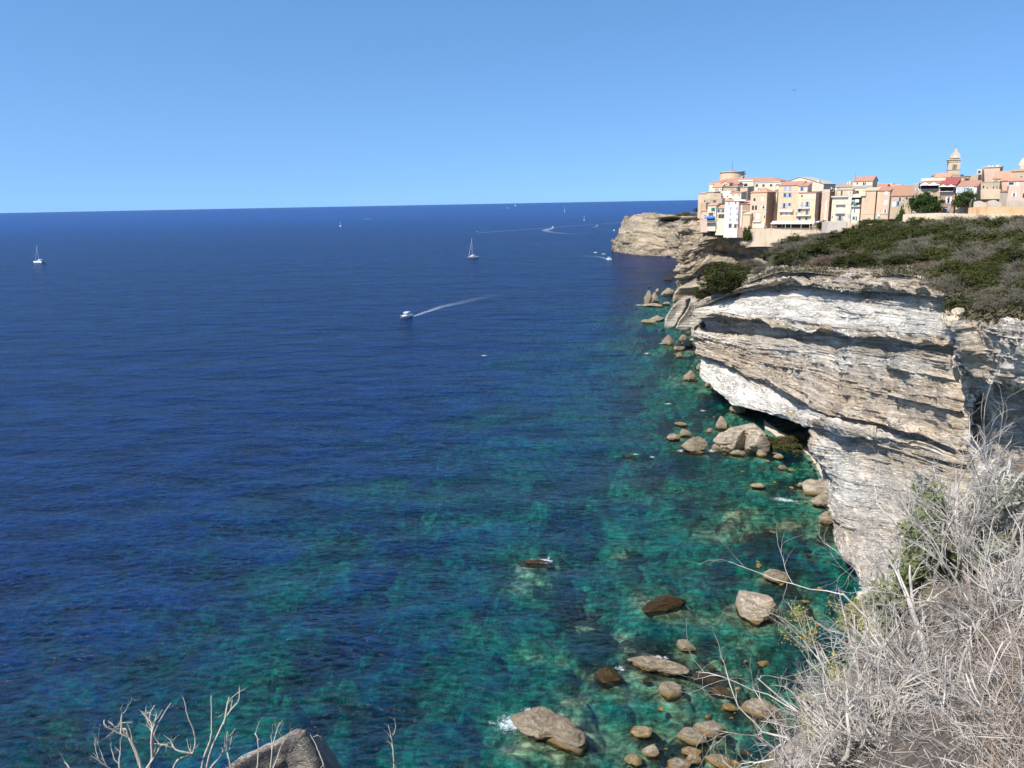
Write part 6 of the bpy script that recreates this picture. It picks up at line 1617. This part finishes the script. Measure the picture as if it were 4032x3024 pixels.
tag(mesh_np('ground', np.stack([gx, gy, gz], -1).reshape(-1, 3), grid_faces(60, 90), M['dry_ground'], None, True), kind='structure')

# near pale outcrop and the grey boulder at the lower edge
def near_rock(label, outline, R, thick, mat, seed, side=None, disp=1.0):
    a_ = np.mean([p[0] for p in outline]); b_ = np.mean([p[1] for p in outline]); d_ = rays(a_, b_); d_ = d_ / np.linalg.norm(d_) + np.array([0.25, 0, -0.12]); side = tuple(d_)
    o = prism('boulder', outline, R, thick, mat, label, 'boulder', seed, side, 40)
    me = o.data; V = np.empty(len(me.vertices) * 3); me.vertices.foreach_get('co', V); V = V.reshape(-1, 3)
    n = V / np.maximum(np.linalg.norm(V, axis=1)[:, None], .01)
    k = 6.0 / thick
    d = 0.11 * thick * fbm(V[:, 0] * k * .5, V[:, 1] * k * .5, V[:, 2] * k * .5, seed, 5, .55) + 0.05 * thick * strata(V * k, .7, seed)
    V = V + n * d[:, None] * disp
    me.vertices.foreach_set('co', V.ravel().astype(np.float32)); me.update()
    return o
M['near_pale'] = rock_mat('near_pale_rock', (0.76, 0.66, 0.55), (0.70, 0.58, 0.46), (0.5, 0.44, 0.38), (0.36, 0.28, 0.21), strata=(0.5, 0.5, 1.5), dist=0.10, stain=0.25, scale=1.2)
M['near_grey'] = rock_mat('near_grey_rock', (0.52, 0.47, 0.40), (0.42, 0.37, 0.31), (0.27, 0.245, 0.21), (0.13, 0.115, 0.095), strata=(1.0, 4.0, 3.0), dist=0.03, stain=0.7, scale=7.0)
near_rock('pale outcrop below the green shrub, cracked across the middle', [(3342,2345),(3360,2305),(3440,2290),(3560,2300),(3700,2400),(3700,2560),(3560,2640),(3470,2600),(3400,2500),(3392,2430),(3345,2400)], 24, 5, 'near_pale', 31)
near_rock('pale lower shelf of the outcrop above the yellow-green stems', [(3385,2395),(3500,2420),(3650,2500),(3700,2700),(3560,2760),(3440,2660),(3400,2540)], 21, 4, 'near_pale', 32)
near_rock('grey layered rock at the lower picture edge among bare twigs', [(780,3080),(930,2970),(1060,2905),(1165,2862),(1205,2866),(1240,2915),(1275,2985),(1285,3080),(1220,3300),(850,3300)], 4.6, 0.75, 'near_grey', 33, disp=0.45)
near_rock('weathered grey stone in the bottom right corner', [(3985,2990),(4010,2975),(4060,2980),(4100,3100),(4000,3120)], 2.2, 0.12, 'near_grey', 34)
near_rock('pinkish flat stone at the right edge of the ground', [(3900,2880),(3980,2840),(4080,2850),(4090,2950),(3950,2960)], 2.7, 0.35, 'near_pale', 35)

# ---- dry bushes grown as branching tubes
TW = NT('bleached_twig'); P_ = TW.coord((1, 1, 1), 'pos')
c_ = TW.mix(TW.ramp(TW.noise(P_, 6, 5), [(0.36, 0.0), (0.6, 1.0)]), (0.17, 0.15, 0.13), (0.57, 0.52, 0.46))
TWIG = TW.pbsdf(c_, 0.85, TW.bump(TW.noise(P_, 60, 3), .4, .004), 0.15)
TW = NT('ivory_twig'); P_ = TW.coord((1, 1, 1), 'pos')
IVORY = TW.pbsdf(TW.mix(TW.noise(P_, 12, 4), (0.36, 0.31, 0.24), (0.58, 0.52, 0.42)), 0.85, TW.bump(TW.noise(P_, 60, 3), .4, .004), 0.15)

def tubes(paths, n=5):
    V = []; Fs = []; b = 0
    ang_ = np.arange(n) * 2 * math.pi / n
    for P, r in paths:
        P = np.asarray(P); m = len(P)
        d = np.gradient(P, axis=0); d /= np.maximum(np.linalg.norm(d, axis=1)[:, None], 1e-9)
        ref = np.array([0.31, 0.62, 0.72]); u = np.cross(d, ref); u /= np.maximum(np.linalg.norm(u, axis=1)[:, None], 1e-6); w = np.cross(d, u)
        ring_ = P[:, None] + (u[:, None] * np.cos(ang_)[None, :, None] + w[:, None] * np.sin(ang_)[None, :, None]) * np.asarray(r)[:, None, None]
        V.append(ring_.reshape(-1, 3))
        i = np.arange(m - 1)[:, None] * n + np.arange(n)[None]; j = np.arange(m - 1)[:, None] * n + (np.arange(n)[None] + 1) % n
        Fs.append(np.stack([i, j, j + n, i + n], -1).reshape(-1, 4) + b); b += m * n
    return np.concatenate(V), np.concatenate(Fs)

class Grow:
    def __init__(s, seed): s.r = random.Random(seed); s.nr = np.random.RandomState(seed); s.paths = []; s.tips = []
    def branch(s, p, d, L, rad, lvl, maxl, wig=0.28, up=0.06, kids=(3, 6), kl=(0.45, 0.75), spread=0.9, pull=None):
        r = s.r; n = 7; P = [np.array(p)]; d = np.array(d) / np.linalg.norm(d); bend = s.nr.normal(size=3) * wig * 0.5
        for i in range(n):
            d = d + s.nr.normal(size=3) * wig * 0.45 + bend * 0.35; d[2] += up
            if pull is not None: d = d + pull * .05
            d /= np.linalg.norm(d); P.append(P[-1] + d * L / n)
        rr = np.linspace(rad, rad * (0.45 if lvl < maxl else 0.3), n + 1); s.paths.append((P, rr))
        if lvl >= maxl: s.tips.append(P[-1]); return
        for _ in range(r.randint(*kids)):
            k = r.uniform(0.25, 1.0) * n; i = min(n - 1, int(k)); q = P[i] + (P[i + 1] - P[i]) * (k - i)
            dd = (P[i + 1] - P[i]); dd = dd / np.linalg.norm(dd) + s.nr.normal(size=3) * spread * .6
            s.branch(q, dd, L * r.uniform(*kl), rr[i] * r.uniform(.5, .72), lvl + 1, maxl, wig * 1.1, up, kids, kl, spread, pull)
    def obj(s, name, mat, parent=None, n=5):
        V, Fq = tubes(s.paths, n); return mesh_np(name, V, Fq, mat, parent, True)

def P2(px, py, R): return at_r(px, py, R)
def dead_bush(label, root, aims, seed, rad, maxl=3, mat=None, kids=(3, 5), wig=.25, spread=.85, kl=(.45, .72), up=0.05, name='dead_shrub'):
    """root (px,py,R); aims: (px,py,R) where the main stems point"""
    g = Grow(seed); p0 = P2(*root)
    for k, a in enumerate(aims):
        q = P2(*a[:3]); st = P2(*a[3:6]) if len(a) > 3 else p0 + g.nr.normal(size=3) * np.array([.05, .05, .02])
        v = q - st; L = np.linalg.norm(v)
        g.branch(st, v, L, rad * g.r.uniform(.6, 1.1), 1, maxl, wig * .9, 0.0 if L > .8 else up, kids, kl, spread)
    e = empty(name, p0); tag(e, label, 'dead shrub')
    V, Fq = tubes(g.paths); o = mesh_np('branches', V - p0, Fq, mat or TWIG, e, True)
    return e, g
import itertools
rr_ = random.Random(5)
def fan(n, xr, yr, Rr, rx, ry, rR):
    return [(rr_.uniform(*xr), rr_.uniform(*yr), rr_.uniform(*Rr), rr_.uniform(*rx), rr_.uniform(*ry), rr_.uniform(*rR)) for _ in range(n)]
dead_bush('big bleached leafless shrub filling the lower right, nearest the lens', (3650,3000,3.3), fan(46, (3150,3750), (2420,2900), (3.2,4.2), (3450,3850), (2900,3150), (3.2,3.7)), 41, .011, 4, kids=(3,5), wig=.34, kl=(.34,.6))
dead_bush('low tangle of grey stems along the bottom edge, right half', (3400,3080,3.0), fan(44, (3130,3720), (2780,3040), (2.9,3.7), (3300,3750), (2950,3200), (3.0,3.4)), 42, .0105, 4, kids=(3,5), wig=.34, kl=(.34,.6))
dead_bush('dead shrub whose long stems rise against the shaded alcove', (3800,2500,5.0), fan(40, (3560,4032), (1880,2300), (4.6,5.8), (3650,3980), (2300,2600), (4.8,5.4)), 43, .012, 4, kids=(3,5), spread=1.0, wig=.34, kl=(.34,.6))
dead_bush('twiggy dead shrub at the right edge of the picture', (4000,2700,3.8), fan(40, (3780,4150), (2150,2650), (3.6,4.6), (3850,4100), (2550,2850), (3.6,4.2)), 44, .011, 4, kids=(3,5), wig=.34, kl=(.34,.6))
dead_bush('fine grey brushwood left of the green shrub', (3500,2500,5.2), fan(34, (3420,3700), (2080,2450), (5.0,6.0), (3500,3750), (2350,2650), (5.0,5.6)), 45, .008, 4, kids=(3,5), wig=.34, kl=(.34,.6))
dead_bush('thin bare stems reaching left over the green water', (3420,2800,3.7), [(3262,2330,3.9),(3345,2415,3.8),(3160,2440,3.9),(3190,2540,3.8),(3150,2630,3.8),(3150,2530,3.8),(3380,2450,3.9),(3300,2600,3.7),(3090,2790,3.5),(3110,2870,3.4)], 46, .0075, 3, kids=(2,3), spread=.6, kl=(.12,.25), wig=.04)
dead_bush('small grey bush on the very edge above the green water', (3150,3150,2.8), fan(16, (3060,3260), (2860,3040), (2.7,3.1), (3100,3300), (3060,3200), (2.7,3.0)), 47, .006, 4, kids=(3,5), wig=.34, kl=(.34,.6))
dead_bush('grey brushwood over the bare soil in the bottom right', (3900,3050,2.5), fan(22, (3680,4080), (2620,3000), (2.5,3.1), (3750,4080), (2950,3150), (2.4,2.7)), 48, .006, 4, kids=(3,5), wig=.34, kl=(.34,.6))
# two thick leaning trunks
g = Grow(50)
for a, b, r_ in (((3680,2760,3.7),(3720,2230,4.3),.022),((3780,2850,3.2),(4060,2460,3.5),.024),((3830,2450,5.0),(3890,1800,5.6),.026),((3770,2400,5.0),(3780,1850,5.4),.020),((3900,2550,4.8),(3930,1880,5.3),.014)):
    p = P2(*a); q = P2(*b); g.branch(p, q - p, np.linalg.norm(q - p), r_, 1, 4, .12, 0.0, (4, 6), (.25, .5), 1.0)
e = empty('dead_shrub', P2(3780,2800,3.6)); tag(e, 'old dead shrub with thick leaning trunks standing over the tangle', 'dead shrub')
V, Fq = tubes(g.paths, 7); mesh_np('trunk', V - np.array(e.location), Fq, TWIG, e, True)
# left cluster of ivory twigs
def path_bush(label, stems, R, seed, rad, mat, side=(2, 4)):
    g = Grow(seed); e = empty('dead_shrub', P2(stems[0][0][0], stems[0][0][1], R)); tag(e, label, 'dead shrub')
    for st in stems:
        P = np.array([P2(x, y, R + 0.02 * i) for i, (x, y) in enumerate(st)]); P = catmull(P, np.linspace(0, len(P) - 1, 6 * (len(P) - 1) + 1), .8)
        P += np.cumsum(g.nr.normal(size=P.shape) * 0.0016, 0)
        r_ = np.linspace(rad, rad * .35, len(P)); g.paths.append((P, r_))
        for _ in range(g.r.randint(*side)):
            i = g.r.randint(len(P) // 4, len(P) - 2); d = P[i + 1] - P[i]; d = d / np.linalg.norm(d) + g.nr.normal(size=3) * .6
            g.branch(P[i], d, g.r.uniform(.04, .14), r_[i] * .6, 3, 4, .3, .05, (1, 3), (.4, .7), .8)
    V, Fq = tubes(g.paths, 6); mesh_np('branches', V - np.array(e.location), Fq, mat, e, True)
path_bush('ivory twiggy shrub at the lower left with spreading forks', [[(570,3100),(550,2990),(510,2900),(420,2850),(410,2822)],[(570,3100),(545,3000),(500,2880),(470,2870),(430,2845)],[(575,3100),(600,2980),(610,2880),(670,2765)],[(600,2980),(600,2870),(590,2830),(610,2780)],[(560,3050),(620,2960),(640,2930)],
  [(480,3080),(430,3020),(360,2970)],[(300,3090),(270,3020),(252,2995)],[(480,2885),(485,2800)],[(590,2835),(560,2795)],[(600,2885),(625,2810)],[(470,3090),(465,3010),(470,2960)]], 3.9, 61, .0062, IVORY)
path_bush('tall curved ivory stems just left of the grey rock', [[(660,3080),(700,2990),(760,2960),(770,2880),(735,2800),(720,2735)],[(780,3090),(800,3000),(830,2900),(830,2800),(825,2740)],[(800,3090),(830,2960),(890,2830),(940,2760),(948,2710)],[(880,2850),(890,2790),(898,2745)],[(760,2965),(700,2950),(680,2930)],[(800,3060),(850,3000),(880,2960),(870,2940)],[(920,3080),(900,2980),(895,2870)]], 4.0, 62, .0064, IVORY, (1,3))
path_bush('pale twigs standing in front of the grey rock', [[(1010,3080),(1015,2990),(1010,2900),(990,2880)],[(1060,3080),(1070,2950),(1095,2860),(1105,2850)],[(1065,3080),(1075,2970),(1070,2890)],[(1060,3060),(1120,2900)],[(910,3080),(905,3000),(890,2950)]], 3.6, 63, .0045, IVORY, (1,3))
path_bush('lone arching twig on the right of the grey rock', [[(1290,3090),(1270,2990),(1250,2930),(1222,2885)]], 3.8, 64, .005, IVORY, (1,2))
path_bush('lone upright twig standing in dark water right of centre', [[(1555,3090),(1552,2980),(1542,2900),(1530,2850)],[(1550,3000),(1580,3050)],[(1545,2890),(1558,2875)],[(1455,3040),(1470,3080)]], 3.8, 65, .0048, IVORY, (1,2))

# green mastic shrub amid the dead one: stems plus real leaves
def leafy(label, root, aims, seed, leafmat, lsize, nleaf, rad=.006, cat='shrub', name='leafy_shrub'):
    g = Grow(seed); p0 = P2(*root)
    for a in aims:
        q = P2(*a); v = q - p0; g.branch(p0 + g.nr.normal(size=3) * .12, v, np.linalg.norm(v), rad, 1, 3, .1, .01, (4, 6), (.3, .5), .8)
    e = empty(name, p0); tag(e, label, cat)
    V, Fq = tubes(g.paths, 4); mesh_np('stems', V - p0, Fq, TWIG, e, True)
    T_ = np.concatenate([np.asarray(P)[3:] for P, r in g.paths if r[0] < rad * .62] or [np.array(g.tips)])
    nr = np.random.RandomState(seed); c = T_[nr.randint(0, len(T_), nleaf)] + nr.normal(size=(nleaf, 3)) * .018
    u = nr.normal(size=(nleaf, 3)); u[:, 2] = np.abs(u[:, 2]); u /= np.linalg.norm(u, axis=1)[:, None]
    v = np.cross(u, nr.normal(size=(nleaf, 3))); v /= np.linalg.norm(v, axis=1)[:, None]; s = lsize * nr.uniform(.6, 1.3, nleaf)[:, None]
    w = np.cross(u, v)
    V = np.stack([c, c + u * s * .45 - v * s * .3, c + u * s + w * s * .08, c + u * s * .45 + v * s * .3], 1).reshape(-1, 3) - p0
    o = mesh_np('leaves', V, np.arange(nleaf * 4).reshape(-1, 4), leafmat, e); fattr(o, 'rnd', np.repeat(nr.rand(nleaf), 4))
LEAF1 = leaf_mat('mastic_leaf_near', (0.12, 0.15, 0.06), (0.26, 0.29, 0.12), (0.30, 0.32, 0.2), 0.3)
LEAF2 = leaf_mat('grey_leaf_near', (0.27, 0.28, 0.20), (0.42, 0.42, 0.33), (0.4, 0.4, 0.32), 0.25)
LEAF3 = leaf_mat('yellow_stem_leaf', (0.28, 0.25, 0.06), (0.42, 0.38, 0.12), (0.4, 0.34, 0.12), 0.3)
leafy('green mastic shrub growing through the dead twigs', (3680,2560,5.3), [(rr_.uniform(3580,3800),rr_.uniform(2100,2560),rr_.uniform(4.9,5.5)) for _ in range(22)], 71, LEAF1, .038, 15000)
leafy('grey-leaved bush behind the dead stems on the right', (3850,2450,5.2), [(rr_.uniform(3680,3960),rr_.uniform(2080,2450),rr_.uniform(4.9,5.4)) for _ in range(16)], 72, LEAF2, .036, 9000)
leafy('yellow-green stems at the left foot of the dead shrub', (3200,2990,3.6), [(3155,2760,3.7),(3170,2800,3.6),(3230,2780,3.7),(3140,2850,3.6),(3200,2860,3.5)], 73, LEAF3, .014, 2600, .004)
leafy('yellow-green stems below the pale outcrop', (3480,2680,4.6), [(3380,2430,4.8),(3420,2460,4.7),(3340,2520,4.7),(3460,2500,4.6),(3520,2480,4.7),(3400,2560,4.6)], 74, LEAF3, .016, 3000, .004)
# dry grass and litter
nr = np.random.RandomState(9)
q_ = NGP[20:225, 215:350].reshape(-1, 3); n_ = 12000
c = q_[nr.randint(0, len(q_), n_)] + nr.normal(size=(n_, 3)) * .02
u = nr.normal(size=(n_, 3)) * np.array([.6, .6, .3]); u[:, 2] = np.abs(u[:, 2]) + .35; L = nr.uniform(.03, .09, n_)[:, None]
u = u / np.linalg.norm(u, axis=1)[:, None] * L; v = np.cross(u, nr.normal(size=(n_, 3))); v = v / np.linalg.norm(v, axis=1)[:, None] * .0013
V = np.stack([c - v, c + v, c + u + v * .4, c + u - v * .4], 1).reshape(-1, 3)
o = mesh_np('dry_grass', V, np.arange(n_ * 4).reshape(-1, 4), leaf_mat('straw', (0.22, 0.165, 0.12), (0.42, 0.34, 0.27), None, .2)); fattr(o, 'rnd', np.repeat(nr.rand(n_), 4))
tag(o, 'dry straw-coloured grass on the ground under the bushes', 'grass', kind='stuff')
n_ = 6000; q_ = NGP[20:225, 40:330].reshape(-1, 3)
c = q_[nr.randint(0, len(q_), n_)] + nr.normal(size=(n_, 3)) * np.array([.03, .03, .01]) + np.array([0, 0, .02])
paths_V = []
u = nr.normal(size=(n_, 3)) * np.array([1, 1, .35]); u = u / np.linalg.norm(u, axis=1)[:, None] * nr.uniform(.04, .13, n_)[:, None]; v = np.cross(u, nr.normal(size=(n_, 3))); v = v / np.linalg.norm(v, axis=1)[:, None] * .0018
w = np.cross(u, v); w = w / np.linalg.norm(w, axis=1)[:, None] * .0018
V = np.stack([c - u / 2 - v, c - u / 2 + w, c - u / 2 + v, c + u / 2 - v * .5, c + u / 2 + w * .5, c + u / 2 + v * .5], 1).reshape(-1, 3)
b = np.arange(n_)[:, None] * 6
o = mesh_np('twig_litter', V, np.concatenate([b + np.array([[0, 1, 4, 3]]), b + np.array([[1, 2, 5, 4]]), b + np.array([[2, 0, 3, 5]])]), TWIG)
tag(o, 'fallen grey twigs littering the slope', 'twigs', kind='stuff')

# light sea haze: one even volume round the whole scene, sky outside
hz = bpy.data.materials.new('haze'); hz.use_nodes = True; hn_ = hz.node_tree.nodes; hn_.clear()
ho = hn_.new('ShaderNodeOutputMaterial'); hv = hn_.new('ShaderNodeVolumePrincipled')
hv.inputs['Color'].default_value = (0.42, 0.60, 1.0, 1); hv.inputs['Density'].default_value = 4.5e-6
hz.node_tree.links.new(hv.outputs[0], ho.inputs['Volume'])
tag(MB().box(-36000, -36000, -45, 36000, 36000, 130).build('haze', hz), 'thin sea haze', kind='stuff')
